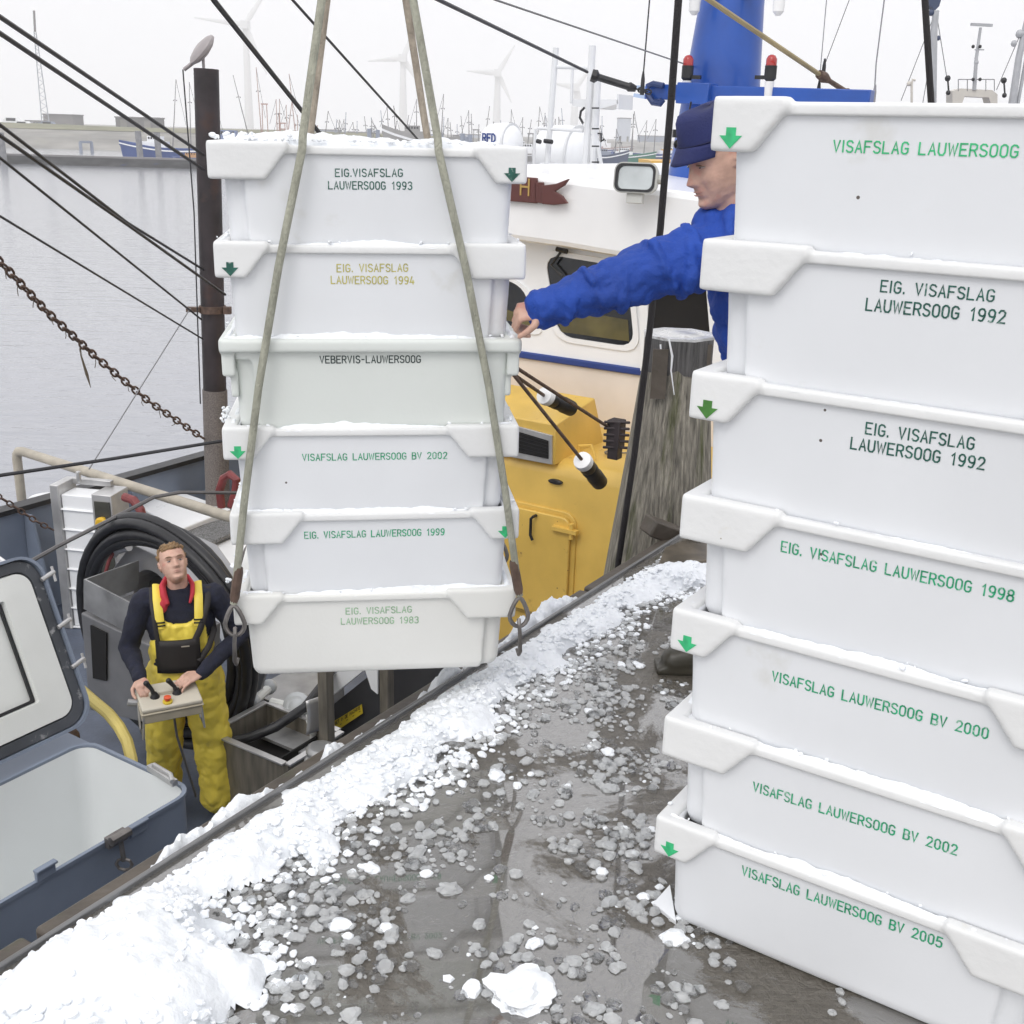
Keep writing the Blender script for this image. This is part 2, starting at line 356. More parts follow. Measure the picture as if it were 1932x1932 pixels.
def chunk(x, y, f, seed=0):      # crushed-lump relief: one rounded lump per cell
    d, pts = noise.voronoi(Vector((x*f, y*f, seed)))
    return max(0, 1-d[0]*1.25)*1.0+.35*min(1, (d[1]-d[0])*2)
band = [(1345, 1072), (1300, 1062), (1230, 1078), (1180, 1092), (1110, 1135), (1035, 1180), (960, 1228), (860, 1292), (760, 1358), (640, 1434), (520, 1508), (420, 1578), (330, 1640), (275, 1672), (232, 1694), (205, 1730), (150, 1765), (95, 1800), (20, 1832), (-60, 1868), (-120, 2050), (400, 2050),
        (405, 1935), (418, 1890), (478, 1868), (490, 1835), (440, 1808), (400, 1780), (468, 1762), (430, 1728), (385, 1700), (430, 1690), (492, 1655), (560, 1610), (592, 1640), (630, 1610), (622, 1570), (680, 1520), (770, 1490), (815, 1455), (850, 1405), (915, 1372), (960, 1320), (1005, 1283), (1065, 1250), (1105, 1212), (1165, 1180), (1180, 1150), (1240, 1120), (1300, 1118), (1345, 1105)]
bw = [tuple(U(x, y, 0).xy) for x, y in band]
pile_c = U(215, 1880, 0).xy
def drift(name, poly, zbase, hfun, res, mask_noise=.05, edge=.085, rough=1.):
    xs = [p[0] for p in poly]; ys = [p[1] for p in poly]; x0, x1, y0, y1 = min(xs)-.08, max(xs)+.08, min(ys)-.08, max(ys)+.08
    nx, ny = int((x1-x0)/res)+1, int((y1-y0)/res)+1; H = {}; V_ = []; ix = {}; F = []
    for i in range(nx):
        for j in range(ny):
            x, y = x0+i*res, y0+j*res; d = poly_sd((x, y), poly)
            if d < -.09: continue
            d += mask_noise*(fbm(x*7, y*7, 3.1, 2)+.15*fbm(x*24, y*24, 1.7, 2))
            if d < -.012: continue
            t = max(0, min(1, (d+.012)/edge)); e_ = t*(2-t)
            h = hfun(x, y, d)*e_+rough*(.010*chunk(x, y, 22, 2.2)+.0055*chunk(x, y, 55, 5.5)+.004*fbm(x*45, y*45, 0, 4))*min(1, t*1.6+.15)-.008
            jx = .25*res*noise.noise(Vector((x*90, y*90, 0))); jy = .25*res*noise.noise(Vector((x*90, y*90, 9)))
            ix[(i, j)] = len(V_); V_.append((x+jx, y+jy, zbase+h))
    for (i, j), k in ix.items():
        a, b, c = ix.get((i+1, j)), ix.get((i+1, j+1)), ix.get((i, j+1))
        if a is not None and b is not None and c is not None: F.append((k, a, b, c))
    m = MB(); m.v = V_; m.f = F; return m
def hq(x, y, d):
    r_ = math.hypot(x-pile_c[0], y-pile_c[1]); pk = max(0, 1-r_/.42)
    o_ = so(Vector((x, y, 0)))[1]; ne = min(1, max(0, -o_-.01)/.12)
    return ne*(.012+.026*max(0, fbm(x*4.5, y*4.5, 7)+.35)+.085*pk*pk*(3-2*pk)+min(.02, max(0, d)*.15))+.006
cam_near = .009
m = drift('ice_drift', bw, 0, hq, .0085)
tag(m.build('ice_drift', M_ice, smooth=50), 'long drift of crushed white ice along the quay edge', 'ice', kind='stuff')
# ice that has fallen on the ledge outside the strip
led = [(1180, 1060), (1090, 1120), (1040, 1150), (960, 1196), (930, 1222), (860, 1272), (760, 1318), (700, 1345), (640, 1375), (640, 1398), (600, 1425), (560, 1450), (535, 1462), (530, 1492), (480, 1515), (430, 1508), (415, 1545), (370, 1570), (300, 1590), (275, 1600), (268, 1650),
       (320, 1634), (420, 1575), (520, 1505), (640, 1431), (760, 1355), (860, 1289), (960, 1225), (1035, 1177), (1110, 1132)]
lw = [tuple(U(x, y, 0).xy) for x, y in led]
def clampo(p, o0, o1):
    q_ = Vector((p[0], p[1], 0)); s_, o_ = so(q_); o_ = max(o0, min(o1, o_)); r_ = Bq(s_, o_, 0); return (r_.x, r_.y)
s_a, s_b = so(U(268, 1640, 0))[0], so(U(1120, 1120, 0))[0]; up_ = []; n_l = 60
for i in range(n_l+1):
    s_ = s_a+(s_b-s_a)*i/n_l; w_ = .1+.07*fbm(s_*2.6, 3.3, 1, 3)+.03*fbm(s_*11, 1.3, 1, 2)-(.035 if s_ < .9 else 0)
    if .26 < i/n_l < .31 or .6 < i/n_l < .64: w_ = .04
    up_.append(tuple(Bq(s_, max(.04, min(.17, w_)) if i not in (0, n_l) else .03, 0).xy))
lw = up_+[tuple(Bq(s_b, .025, 0).xy), tuple(Bq(s_a, .025, 0).xy)]
m = drift('ledge', lw, -.062, lambda x, y, d: .04+.045*max(0, fbm(x*5, y*5, 2)+.2), .0065, mask_noise=.006, edge=.045, rough=1.6)
tag(m.build('ledge_ice', M_ice, smooth=50), 'crushed ice lying on the timber ledge outside the quay edge', 'ice', kind='stuff')

def flake(mb, c, r, zt, rot=None, flat=.35, jag=.3, n=None, tilt=.35):
    n = n or rnd.choice((5, 7, 8, 9)); a0 = rnd.random()*6.28; pts = []; el = rnd.uniform(.65, 1)
    for i in range(n): A = a0+6.283*i/n; rr = r*(1-jag*.8*rnd.random()); pts.append((rr*math.cos(A), rr*el*math.sin(A)))
    Mx = Matrix.Translation(c) @ Matrix.Rotation(rnd.random()*6.28, 4, 'Z') @ Matrix.Rotation(rnd.uniform(-tilt, tilt), 4, 'X') @ Matrix.Rotation(rnd.uniform(-tilt, tilt), 4, 'Y')
    h = r*flat; vs = [(x*.8, y*.8, -h) for x, y in pts]+[(x, y, 0) for x, y in pts]+[(x*.7, y*.7, h*rnd.uniform(.6, 1.1)) for x, y in pts]+[(0, 0, h*1.15)]
    fs = [tuple(range(n))[::-1]]
    for i in range(n):
        j = (i+1) % n; fs += [(i, j, n+j, n+i), (n+i, n+j, 2*n+j, 2*n+i), (2*n+i, 2*n+j, 3*n)]
    mb.add(vs, fs, Mx)
# white flakes bedded in the drift and along its ragged rim
mb = MB(); chips = MB(); clear = MB(); bx0 = min(p[0] for p in bw); bx1 = max(p[0] for p in bw); by0 = 1.35; by1 = max(p[1] for p in bw)
cnt = 0
for i in range(60000):
    x, y = rnd.uniform(bx0, bx1+.1), rnd.uniform(by0, by1+.1)
    s_, o_ = so(Vector((x, y, 0)))
    if o_ > -.045: continue
    d = poly_sd((x, y), bw)
    if -.01 < d < .10 and rnd.random() < .26:
        tt_ = max(0, min(1, (d+.012)/.085)); h = hq(x, y, d)*tt_*(2-tt_)
        flake(mb, (x, y, max(.004, h+.002)), rnd.uniform(.005, .016), 0, tilt=.4, flat=.3); cnt += 1
    elif d >= .14 and rnd.random() < .018:
        flake(mb, (x, y, hq(x, y, d)+.006), rnd.uniform(.004, .011), 0, tilt=.7); cnt += 1
    elif -.11 < d <= -.01:
        if rnd.random() < .55*math.exp(d*16)*(1+fbm(x*8, y*8, 4)):
            flake(mb if rnd.random() < .55 else chips, (x, y, .004), rnd.uniform(.006, .019), 0, tilt=.25, flat=.28); cnt += 1
    if cnt > 6500: break
# loose chips over the slab, in clusters
dens = [((1000, 1420), .42, 1.2), ((1190, 1440), .3, 1.0), ((1180, 1340), .3, .8), ((760, 1560), .35, 1.0), ((830, 1640), .22, 1.1), ((560, 1720), .35, .9), ((1150, 1560), .25, .9),
        ((1200, 1830), .3, .9), ((680, 1760), .3, .6), ((520, 1850), .22, .8), ((800, 1850), .4, .35), ((1270, 1760), .18, .8), ((1230, 1650), .2, .7), ((1040, 1230), .5, .5), ((1180, 1180), .4, .5), ((1100, 1700), .5, .18), ((1130, 1880), .3, .5), ((1200, 1280), .35, .9)]
dw = [(U(x, y, 0).xy, r_*.9, k) for (x, y), r_, k in dens]
cnt = 0; spots = []
rx0, rx1, ry0, ry1 = -.9, 1.2, 1.45, 4.6
stk_c = Vector((.585, 2.35))
for i in range(90000):
    x, y = rnd.uniform(rx0, rx1), rnd.uniform(ry0, ry1)
    if so(Vector((x, y, 0)))[1] > -.03 or poly_sd((x, y), bw) > -.01: continue
    k = .02
    for c, r_, a in dw: k += a*math.exp(-((x-c.x)**2+(y-c.y)**2)/(r_*r_*.35))
    k *= max(0, .5+1.5*fbm(x*5, y*5, 8, 3))
    if rnd.random() > k*.3: continue
    r_ = rnd.choice((.004, .005, .006, .008, .01, .013, .016, .02))*rnd.uniform(.8, 1.2)
    q_ = rnd.random(); flake(mb if q_ < .05 else chips if q_ < .66 else clear, (x, y, r_*.22), r_, 0, flat=.3, jag=.35, tilt=.15); cnt += 1
    if cnt > 5200: break
tag(mb.build('ice_flakes', M_ice, smooth=None), 'small opaque white ice flakes scattered over the drift and the wet slab', 'ice', kind='stuff')
tag(chips.build('ice_chips', M_chip, smooth=None), 'glassy half-melted ice chips scattered on the wet quay', 'ice', kind='stuff')

tag(clear.build('meltwater_chips', mat('melting_ice', (.95, .96, .97), .07, var=.02, trans=.96, bump=.2, bscale=60), smooth=None), 'nearly transparent melting ice chips scattered on the wet quay', 'ice', kind='stuff')
def lump(name, px, py, r, label, sq=.5, seed=1, group='loose lumps of ice on the quay', jag=.35, mt=None, rz=0):
    m = bmesh.new(); bmesh.ops.create_icosphere(m, subdivisions=4 if r > .05 else 3, radius=1)
    c = U(px, py, 0)
    for v in m.verts:
        p = v.co.copy(); a = 1+jag*noise.noise(p*1.7+Vector((seed, 0, 0)))+.16*noise.noise(p*5+Vector((0, seed, 0)))+.07*noise.noise(p*14)
        v.co = Vector((p.x*a*r, p.y*a*r*.75, max(-.1, p.z)*a*r*sq))
    me = bpy.data.meshes.new(name); m.to_mesh(me); m.free(); me.shade_smooth(); me.set_sharp_from_angle(angle=R(28))
    o = bpy.data.objects.new(name, me); C.objects.link(o); o.location = (c.x, c.y, r*sq*.08); o.rotation_euler = (0, 0, rz); me.materials.append(mt or M_ice)
    tag(o, label, 'ice lump', group)
lump('ice_lump', 985, 1878, .074, 'big flat slab of white ice at the bottom edge of the wet slab', .42, 3, None, .5, rz=.3)
lump('ice_lump', 1272, 1772, .03, 'rounded white ice lump beside the lower left corner of the crate stack', .6, 8, None)
lump('ice_lump', 890, 1868, .026, 'small wedge of ice just left of the big flat ice slab', .55, 12, None, rz=1)
lump('ice_lump', 466, 1832, .055, 'pointed ice lump sticking out of the big ice heap', .4, 22, None, .6, rz=-.2)
for i, (x, y, r_) in enumerate([(640, 1748, .026), (738, 1768, .022), (592, 1848, .022), (848, 1680, .028), (770, 1697, .018), (938, 1465, .028), (1062, 1600, .014), (1200, 1720, .02), (1300, 1868, .016), (1362, 1897, .015), (1008, 1782, .02), (905, 1745, .018), (820, 1800, .018), (688, 1690, .02), (610, 1640, .02),
        (700, 1640, .022), (1120, 1905, .02), (1160, 1760, .017), (1230, 1690, .018), (560, 1770, .02), (500, 1790, .02), (1080, 1330, .022), (1150, 1490, .024), (1005, 1500, .02), (930, 1560, .018)]):
    lump('ice_lump', x, y, r_, 'loose glassy ice lump lying on the wet slab', .55, 30+i*3.3, mt=M_chip if i % 5 else M_ice, rz=i)

# ================================================================= CRATES
M_white = mat('white_plastic', (.75, .765, .785), .36, var=.035, vscale=2.2, bump=.03, bscale=45, col2=(.655, .655, .63), c2t=.62, c2scale=3.2, rand=True)
M_rimw = mat('white_plastic_rim', (.755, .76, .755), .42, var=.03, vscale=5, bump=.12, bscale=60, col2=(.64, .61, .52), c2t=.67, c2scale=9, rand=True)
speck(M_white); speck(M_rimw, 14, (.25, .2, .12, 1), .03)
M_ivory = mat('ivory_plastic', (.75, .75, .72), .42, var=.03, vscale=2.2, bump=.05, bscale=90)
M_mint = mat('greenish_white_plastic', (.69, .72, .69), .42, var=.03, vscale=2.2, bump=.05, bscale=90)
GREEN = mat('green_paint', (.02, .33, .16), .5, var=.35, vscale=60, col2=(.5, .64, .56), c2t=.55, c2scale=110); GREEN2 = mat('bright_green_paint', (.04, .47, .19), .5, var=.2, vscale=60, col2=(.4, .65, .5), c2t=.66, c2scale=90)
DKG = mat('dark_green_paint', (.015, .1, .075), .5, var=.35, vscale=50, col2=(.38, .47, .43), c2t=.57, c2scale=110); OLV = mat('leaf_green_paint', (.06, .2, .035), .5, var=.25, vscale=50)
YLW = mat('faded_yellow_paint', (.5, .46, .13), .5, var=.25, vscale=80); PALE = mat('faded_green_paint', (.3, .48, .3), .5, var=.3, vscale=80); BLK = mat('black_print', (.012, .03, .028), .5, var=.3, vscale=60)
HL, HW, HZ, PITCH = .4, .225, .265, .2419
def outline(a, b, notch, r=.03, d=.02, ln=.05):
    P = []
    nd_ = d if notch else .0004
    def arc(cx, cy, a0, n=4):
        for i in range(n+1): A = R(a0+90*i/n); P.append((cx+r*math.cos(A), cy+r*math.sin(A)))
    arc(-a+r, -b+nd_+r, 180); P.append((-a+ln, -b+nd_)); P.append((-a+ln+.002, -b)); P.append((0, -b))
    arc(a-r, -b+r, 270); arc(a-r, b-r, 0); P.append((0, b)); P.append((-a+ln+.002, b)); P.append((-a+ln, b-nd_)); arc(-a+r, b-nd_-r, 90)
    return P
def loft(mb, levels, cap0=True, cap1=False):
    k = len(mb.v); n = len(levels[0][0])
    for P, z in levels: mb.v += [(x, y, z) for x, y in P]
    for i in range(len(levels)-1):
        for j in range(n): a, b = k+i*n, k+(i+1)*n; mb.f.append((a+j, a+(j+1) % n, b+(j+1) % n, b+j))
    if cap0: mb.f.append(tuple(k+j for j in range(n))[::-1])
    if cap1: mb.f.append(tuple(k+(len(levels)-1)*n+j for j in range(n)))
BB = .206; BA = .371
def crate_shell(pads=True):
    mb = MB(); o = lambda z: (BA-.012*(1-z/HZ), BB-.012*(1-z/HZ))
    lv = []
    for z, nt_ in ((0, 1), (.02, 1), (.198, 1), (.2, 0), (.258, 0)):
        a, b = o(z); lv.append((outline(a-(.006 if z == 0 else 0), b-(.006 if z == 0 else 0), nt_, d=.02), z))
    for z in (.258, .014):
        a, b = o(z); lv.append((outline(a-.014, b-.014, 1), z))
    loft(mb, lv, True, True); return mb
def crate_rim(pads=True):
    mb = MB()
    def frame(a, b, t, z0, z1):
        lv = [(outline(a, b, 0, .02), z0), (outline(a, b, 0, .02), z1), (outline(a-t, b-t, 0, .014), z1), (outline(a-t, b-t, 0, .014), z0), (outline(a, b, 0, .02), z0)]
        loft(mb, lv, False, False)
    if pads:
        frame(.383, .2155, .022, .235, .257)
        for sy in (-1, 1):
            for sx, w0, w1 in ((-1, .197, .14), (1, .135, .078)):
                X = lambda v: sx*(HL-v)
                poly = [(X(0), HZ), (X(w0), HZ), (X(w0+.004), .25), (X(w1), .173), (X(0), .173)]
                y0, y1 = sorted((sy*.196, sy*HW))
                vs = [(x, y0, z) for x, z in poly]+[(x, y1, z) for x, z in poly]; n = len(poly)
                mb.add(vs, [tuple(range(n)), tuple(range(n, 2*n))[::-1]]+[(i, n+i, n+(i+1) % n, (i+1) % n) for i in range(n)])
        for sx in (-1, 1): mb.box((sx*(HL-.017), 0, .2195), (.034, .44, .09))
    else:
        frame(HL, HW, .045, .222, .258)
        for sx in (-1, 1): mb.box((sx*.378, 0, .19), (.034, .41, .07)); mb.box((sx*.366, 0, .13), (.02, .37, .07))
    return mb
def arrow_mb(x, h=.03, z=.197, M=None):
    y = -HW-.0012; m = MB(); w_ = .021
    P = [(x-.009, z+h*.55), (x+.009, z+h*.55), (x+.009, z+h*.1), (x+w_, z+h*.1), (x, z-h*.62), (x-w_, z+h*.1), (x-.009, z+h*.1)]
    m.ext([(a, y, b) for a, b in P], (0, .0009, 0)); return m
proto = {}
def make_proto():
    for k, pads in (('a', True), ('b', False)):
        sh = solid(crate_shell(pads), 'shell', M_white, None, .0065, 3); ri = solid(crate_rim(pads), 'rim', M_rimw, None, .0055, 3)
        proto[k] = (sh.data, ri.data); bpy.data.objects.remove(sh); bpy.data.objects.remove(ri)
make_proto()
def crate(M, label, group, lines, kind='a', flip=False, arrow=None, tone=None, px_M=True):
    """lines: (text, left px, right px, cap height px, paint); px give where the writing meets the visible face"""
    root = thing('fish_crate', label, 'crate', M=M @ (Matrix.Rotation(math.pi, 4, 'Z') if flip else Matrix.Identity(4)), group=group)
    Mr = root.matrix_basis.copy()
    for nm, me, mt in (('shell', proto[kind][0], M_white), ('rim', proto[kind][1], M_rimw)):
        if tone:
            me = me.copy(); me.materials.clear(); me.materials.append(tone)
        ob = bpy.data.objects.new(nm, me); C.objects.link(ob); ob.parent = root
    # face of the crate towards the viewer, in the unflipped frame
    Mi = M.inverted(); inv = Mr.inverted() @ M
    def hit(x, y):
        r_ = Mi.to_3x3() @ ray(x, y); o_ = Mi @ O_
        p = o_
        yy = -BB
        for _ in range(3):
            t = (yy-o_.y)/r_.y; p = o_+r_*t; yy = -(BB-.012*(1-p.z/HZ))
        return p
    for tx, a, b, h, pm in lines:
        p0, p1 = hit(*a), hit(*b); q_ = hit((a[0]), a[1]-h); hh = q_.z-p0.z
        up = Vector((0, -.045, 1)); t = text_mb(tx, p0, p1, up, hh, .15, (0, -1, 0))
        t.v = [tuple(inv @ Vector(v)) for v in t.v]
        t.build('lettering', pm, root, smooth=None)
    if arrow:
        am = arrow_mb(HL-.04); am.build('arrow_mark', arrow, root, smooth=None)
        am2 = MB(); am2.v = [(x, -y, z) for x, y, z in am.v]; am2.f = am.f; am2.build('arrow_mark', arrow, root, smooth=None)
    return root
# standing stack on the right
yR = -33.19; RX, RY = .3404, 2.0893
cR = Vector((RX, RY, 0))+Matrix.Rotation(R(yR), 3, 'Z') @ Vector((HL, HW, 0))
def MR(k, dx=0): return Matrix.Translation(cR+Vector((0, 0, PITCH*k+.001))) @ Matrix.Rotation(R(yR+dx), 4, 'Z')
gR = 'fish crates in the tall stack standing on the quay'
crate(MR(0), 'white fish crate at the very bottom of the tall standing stack, marked BV 2005', gR, [('VISAFSLAG LAUWERSOOG BV 2005', (1400, 1650), (1776, 1788), 17, GREEN)], flip=True, arrow=GREEN2)
crate(MR(1, .4), 'white fish crate marked BV 2002, second from the bottom of the tall standing stack', gR, [('VISAFSLAG LAUWERSOOG BV 2002', (1421, 1492), (1804, 1613), 17, GREEN)])
crate(MR(2, -.3), 'white fish crate marked BV 2000, third from the bottom of the standing stack', gR, [('VISAFSLAG LAUWERSOOG BV 2000', (1457, 1284), (1863, 1394), 18, GREEN)], flip=True, arrow=GREEN2)
crate(MR(3, .3), 'white fish crate marked 1998, in the middle of the tall standing stack', gR, [('EIG. VISAFSLAG LAUWERSOOG 1998', (1474, 1040), (1911, 1135), 19, GREEN)])
crate(MR(4, -.2), 'standing crate with dark 1992 lettering and a leaf-green arrow, third from top of the stack', gR, [('EIG. VISAFSLAG', (1633, 818), (1836, 848), 21, DKG), ('LAUWERSOOG 1992', (1605, 846), (1856, 886), 21, DKG)], flip=True, arrow=OLV)
crate(MR(5, .2), 'standing crate with dark 1992 lettering and no arrow, second from the top', gR, [('EIG. VISAFSLAG', (1661.5, 550), (1874, 569), 21, DKG), ('LAUWERSOOG 1992', (1633.7, 585), (1895, 610), 22, DKG)])
crate(MR(6, 0), 'topmost white fish crate of the standing stack, with green lettering and no year', gR, [('VISAFSLAG LAUWERSOOG', (1572, 286), (1919, 297), 21, GREEN2)], flip=True, arrow=GREEN2)
# hanging stack
yH = 7.56; cH = Vector((-.3624, 2.9496, 1.6138-HZ)); 
MHb = Matrix.Translation(cH) @ Matrix.Rotation(R(yH), 4, 'Z') @ Matrix.Rotation(R(-.29), 4, 'Y') @ Matrix.Translation((0, HW, 0))
def MH(k, dx=0, rz=0): return MHb @ Matrix.Translation((dx, 0, -PITCH*k)) @ Matrix.Rotation(R(rz), 4, 'Z')
gH = 'fish crates hanging in the sling'
crate(MH(0), 'topmost crate of the hanging stack, marked 1993 in dark letters', gH, [('EIG.VISAFSLAG', (633, 333), (759, 333), 14, DKG), ('LAUWERSOOG 1993', (620, 356.5), (777, 357.5), 14, DKG)], arrow=DKG)
crate(MH(1, .002, .4), 'hanging crate marked 1994 in faded yellow letters', gH, [('EIG. VISAFSLAG', (636, 513), (769, 512), 14, YLW), ('LAUWERSOOG 1994', (625, 535), (781, 536), 14, YLW)], flip=True, arrow=DKG)
crate(MH(2, 0, 0), 'greenish white hanging crate with a straight rim and black lettering', gH, [('VEBERVIS-LAUWERSOOG', (604, 685), (793, 684), 13, BLK)], kind='b', tone=M_mint)
crate(MH(3, -.002, -.3), 'hanging crate marked BV 2002, third from the bottom of the sling load', gH, [('VISAFSLAG LAUWERSOOG BV 2002', (571, 869), (843, 865), 12, GREEN)], flip=True, arrow=GREEN2)
crate(MH(4, .003, .3), 'hanging crate marked 1999, just above the lowest crate of the sling load', gH, [('EIG. VISAFSLAG LAUWERSOOG 1999', (575, 1016), (838, 1009), 12, GREEN)], arrow=GREEN2)
crate(MH(5, 0, 0), 'lowest hanging crate, ivory, marked 1983 in pale green letters and gripped by the hooks', gH, [('EIG. VISAFSLAG', (653, 1159), (776, 1155), 11.5, PALE), ('LAUWERSOOG 1983', (644, 1178), (789, 1175), 11.5, PALE)], flip=True, tone=M_ivory)

# ice in and on the crates
def heap(mb, M, x0, x1, y0, y1, z, hf, res=.008):
    nx, ny = max(2, int((x1-x0)/res)), max(2, int((y1-y0)/res)); rows = []
    for j in range(ny+1):
        row = []
        for i in range(nx+1):
            x, y = x0+(x1-x0)*i/nx, y0+(y1-y0)*j/ny
            e_ = min(1, min(i, nx-i)*res/.012, min(j, ny-j)*res/.012+.0)
            row.append(M @ Vector((x, y+.003*noise.noise(Vector((x*60, y*60, z*9))), z-.004+e_*(hf(x, y)+.003*chunk(x+z, y, 60, 1.3)+.003*chunk(x, y+z, 30, 7.7)))))
        rows.append(row)
    mb.grid(rows)
def stack_ice(Ms, top, seed, amt):
    mb = MB()
    for k, M in Ms:
        sd_ = seed+k*3.7
        if top == k:
            heap(mb, M, -.36, .36, -.19, .19, .252, lambda x, y: .014+.026*max(0, fbm(x*5, y*5, sd_)+.2))
        else:
            am = amt[k] if isinstance(amt, dict) else amt
            f = lambda x, y: am*(.004+.024*max(0, fbm(x*3.2, y*9, sd_)+.25)+.016*math.exp(-((x-.02)/.16)**2))
            heap(mb, M, -.38, .38, -.214, -.19, .2545, f)
            for sx in (-1, 1):
                heap(mb, M, min(sx*.365, sx*.39), max(sx*.365, sx*.39), -.2, .19, .256, lambda x, y: am*(.008+.02*max(0, fbm(x*9, y*7, sd_+5)+.3)))
            heap(mb, M, -.37, .37, .185, .21, .254, lambda x, y: am*.01)
        for i in range(int((14*am) if top != k else 110)):
            side = rnd.random()
            if top == k: p = (rnd.uniform(-.37, .37), rnd.choice((-.2, -.19, rnd.uniform(-.2, .2))), .27)
            elif side < .7: p = (rnd.uniform(-.39, .39), rnd.uniform(-.212, -.19), .264)
            else: p = (rnd.choice((-.392, -.38, .38, .392)), rnd.uniform(-.21, .2), .27)
            flake(mb, M @ Vector(p), rnd.uniform(.003, .0085), 0, flat=.35, tilt=.9)
    return mb
mb = stack_ice([(k, MH(k)) for k in range(6)], 0, 1.0, {1: 1.0, 2: 1.1, 3: 1.0, 4: 1.3, 5: 1.2})
for i in range(26): flake(mb, MH(0) @ Vector((-.33+rnd.uniform(-.07, .2), rnd.uniform(-.2, .1), .272+rnd.uniform(0, .01))), rnd.uniform(.005, .013), 0, flat=.4, tilt=.6)
for k, z in ((3, .27), (5, .29)):
    for i in range(12): flake(mb, MH(k) @ Vector((-.395-rnd.uniform(0, .025), rnd.uniform(-.2, .1), z+rnd.uniform(-.02, .01))), rnd.uniform(.005, .012), 0, flat=.4, tilt=1.2)
tag(mb.build('crate_ice', M_ice, smooth=50), 'crushed ice filling and spilling over the rims of the hanging crates', 'ice', kind='stuff')
mb = stack_ice([(k, MR(k)) for k in range(6)], None, 9.0, {5: .25, 4: .3, 3: .35, 2: .6, 1: 1.1, 0: 1.2})
tag(mb.build('crate_ice', M_ice, smooth=50), 'crushed ice lying on the rims between the crates of the standing stack', 'ice', kind='stuff')
mb = MB(); p = MR(6) @ Vector((-.405, -.1, .24))
mb.add([tuple(MR(6) @ Vector(v)) for v in [(-.398, -.06, .236), (-.398, .05, .236), (-.47, .02, .229), (-.398, -.05, .252), (-.398, .06, .25), (-.44, .03, .238)]], [(0, 1, 2), (3, 5, 4), (0, 2, 5, 3), (1, 4, 5, 2), (0, 3, 4, 1)])
one(mb, 'ice_shard', M_ice, 'thin pointed ice shard sticking out of the topmost standing crate above the blue cap', 'ice shard')
mb = MB(); c0 = U(1232, 1712, 0); c1 = U(1262, 1690, 0); c2 = U(1258, 1745, 0)
mb.ext([c0+Vector((0, 0, .012)), c1+Vector((0, 0, .03)), c2+Vector((.02, 0, .008))], (0, 0, -.008)); one(mb, 'plastic_sheet', M_white, 'small white plastic corner sticking out under the bottom crate of the standing stack', 'plastic sheet')

# lifting sling ------------------------------------------------------------
M_rope = mat('lifting_rope', (.36, .36, .29), .7, var=.25, vscale=40, bump=.8, bscale=260, stretch=(1, 1, .35))
M_rope2 = mat('worn_rope', (.34, .29, .23), .75, var=.3, vscale=40, bump=.8, bscale=260, stretch=(1, 1, .35))
M_gal = mat('galvanised_steel', (.2, .185, .175), .38, metal=.75, var=.25, vscale=20, bump=.2)
M_rust = mat('rusty_steel', (.13, .085, .065), .7, metal=.3, var=.4, vscale=25, bump=.4)
sl = thing('lifting_sling', 'four-legged rope sling with steel thimbles and hooks round the hanging crates', 'sling', M=MHb)
apex = Vector((0, 0, HZ+.98))
for sx, sy in ((-1, -1), (1, -1), (-1, 1), (1, 1)):
    eye = Vector((sx*.395+(.012 if sx > 0 else 0), sy*.243, -PITCH*5+.25)); 
    rim = Vector((sx*(.165 if sx < 0 else .172), sy*.238, HZ+.004)); t = MB()
    pts = [eye, eye.lerp(rim, .25)+Vector((sx*.012, 0, 0)), eye.lerp(rim, .5)+Vector((sx*.018, 0, 0)), eye.lerp(rim, .75)+Vector((sx*.012, sy*.002, 0)), rim+Vector((0, 0, -.02)), rim+Vector((-sx*.002, -sy*.012, .012)), rim.lerp(apex, .12), rim.lerp(apex, .5), apex+Vector((sx*.02, 0, 0))]
    t.tube(pts, .0102, 10); rp = t.build('rope', M_rope if sy < 0 else M_rope2, sl, smooth=60)
    dn = (eye-rim).normalized(); f = MB(); f.tube([eye-dn*.11, eye-dn*.095, eye-dn*.02, eye-dn*.005], [.011, .0135, .0135, .01], 8); f.build('ferrule', M_rust, sl)
    th = MB(); pl = []
    for i in range(16):
        A = 2*math.pi*i/16; rr = .027; zz = -.048+.036*math.cos(A)*(1.5 if math.cos(A) > 0 else 1); xx = rr*math.sin(A)*(1-.45*max(0, math.cos(A)))
        pl.append(eye+Vector((xx, 0, zz-.012)))
    th.tube(pl, .0065, 8, closed=True); th.build('thimble', M_gal, sl)
    hk = MB(); b0 = eye+Vector((0, 0, -.09)); hk.tube([b0+Vector((0, -.008*sy, .012)), b0+Vector((0, .004*sy, .018)), b0+Vector((0, .01*sy, .005)), b0+Vector((sx*.004, .004*sy, -.03)), b0+Vector((sx*.006, 0, -.085)), b0+Vector((sx*.004, -sy*.01, -.1)), b0+Vector((0, -sy*.03, -.092))], [.005, .0055, .006, .006, .007, .006, .004], 8); hk.build('hook', M_gal, sl)
rg = MB(); rg.tube([apex+Vector((.035*math.cos(a*math.pi/8), 0, .03+.05*math.sin(a*math.pi/8))) for a in range(16)], .008, 8, closed=True); rg.tube([apex+Vector((0, 0, .08)), apex+Vector((0, 0, 3))], .008, 8); rg.build('master_ring', M_gal, sl)
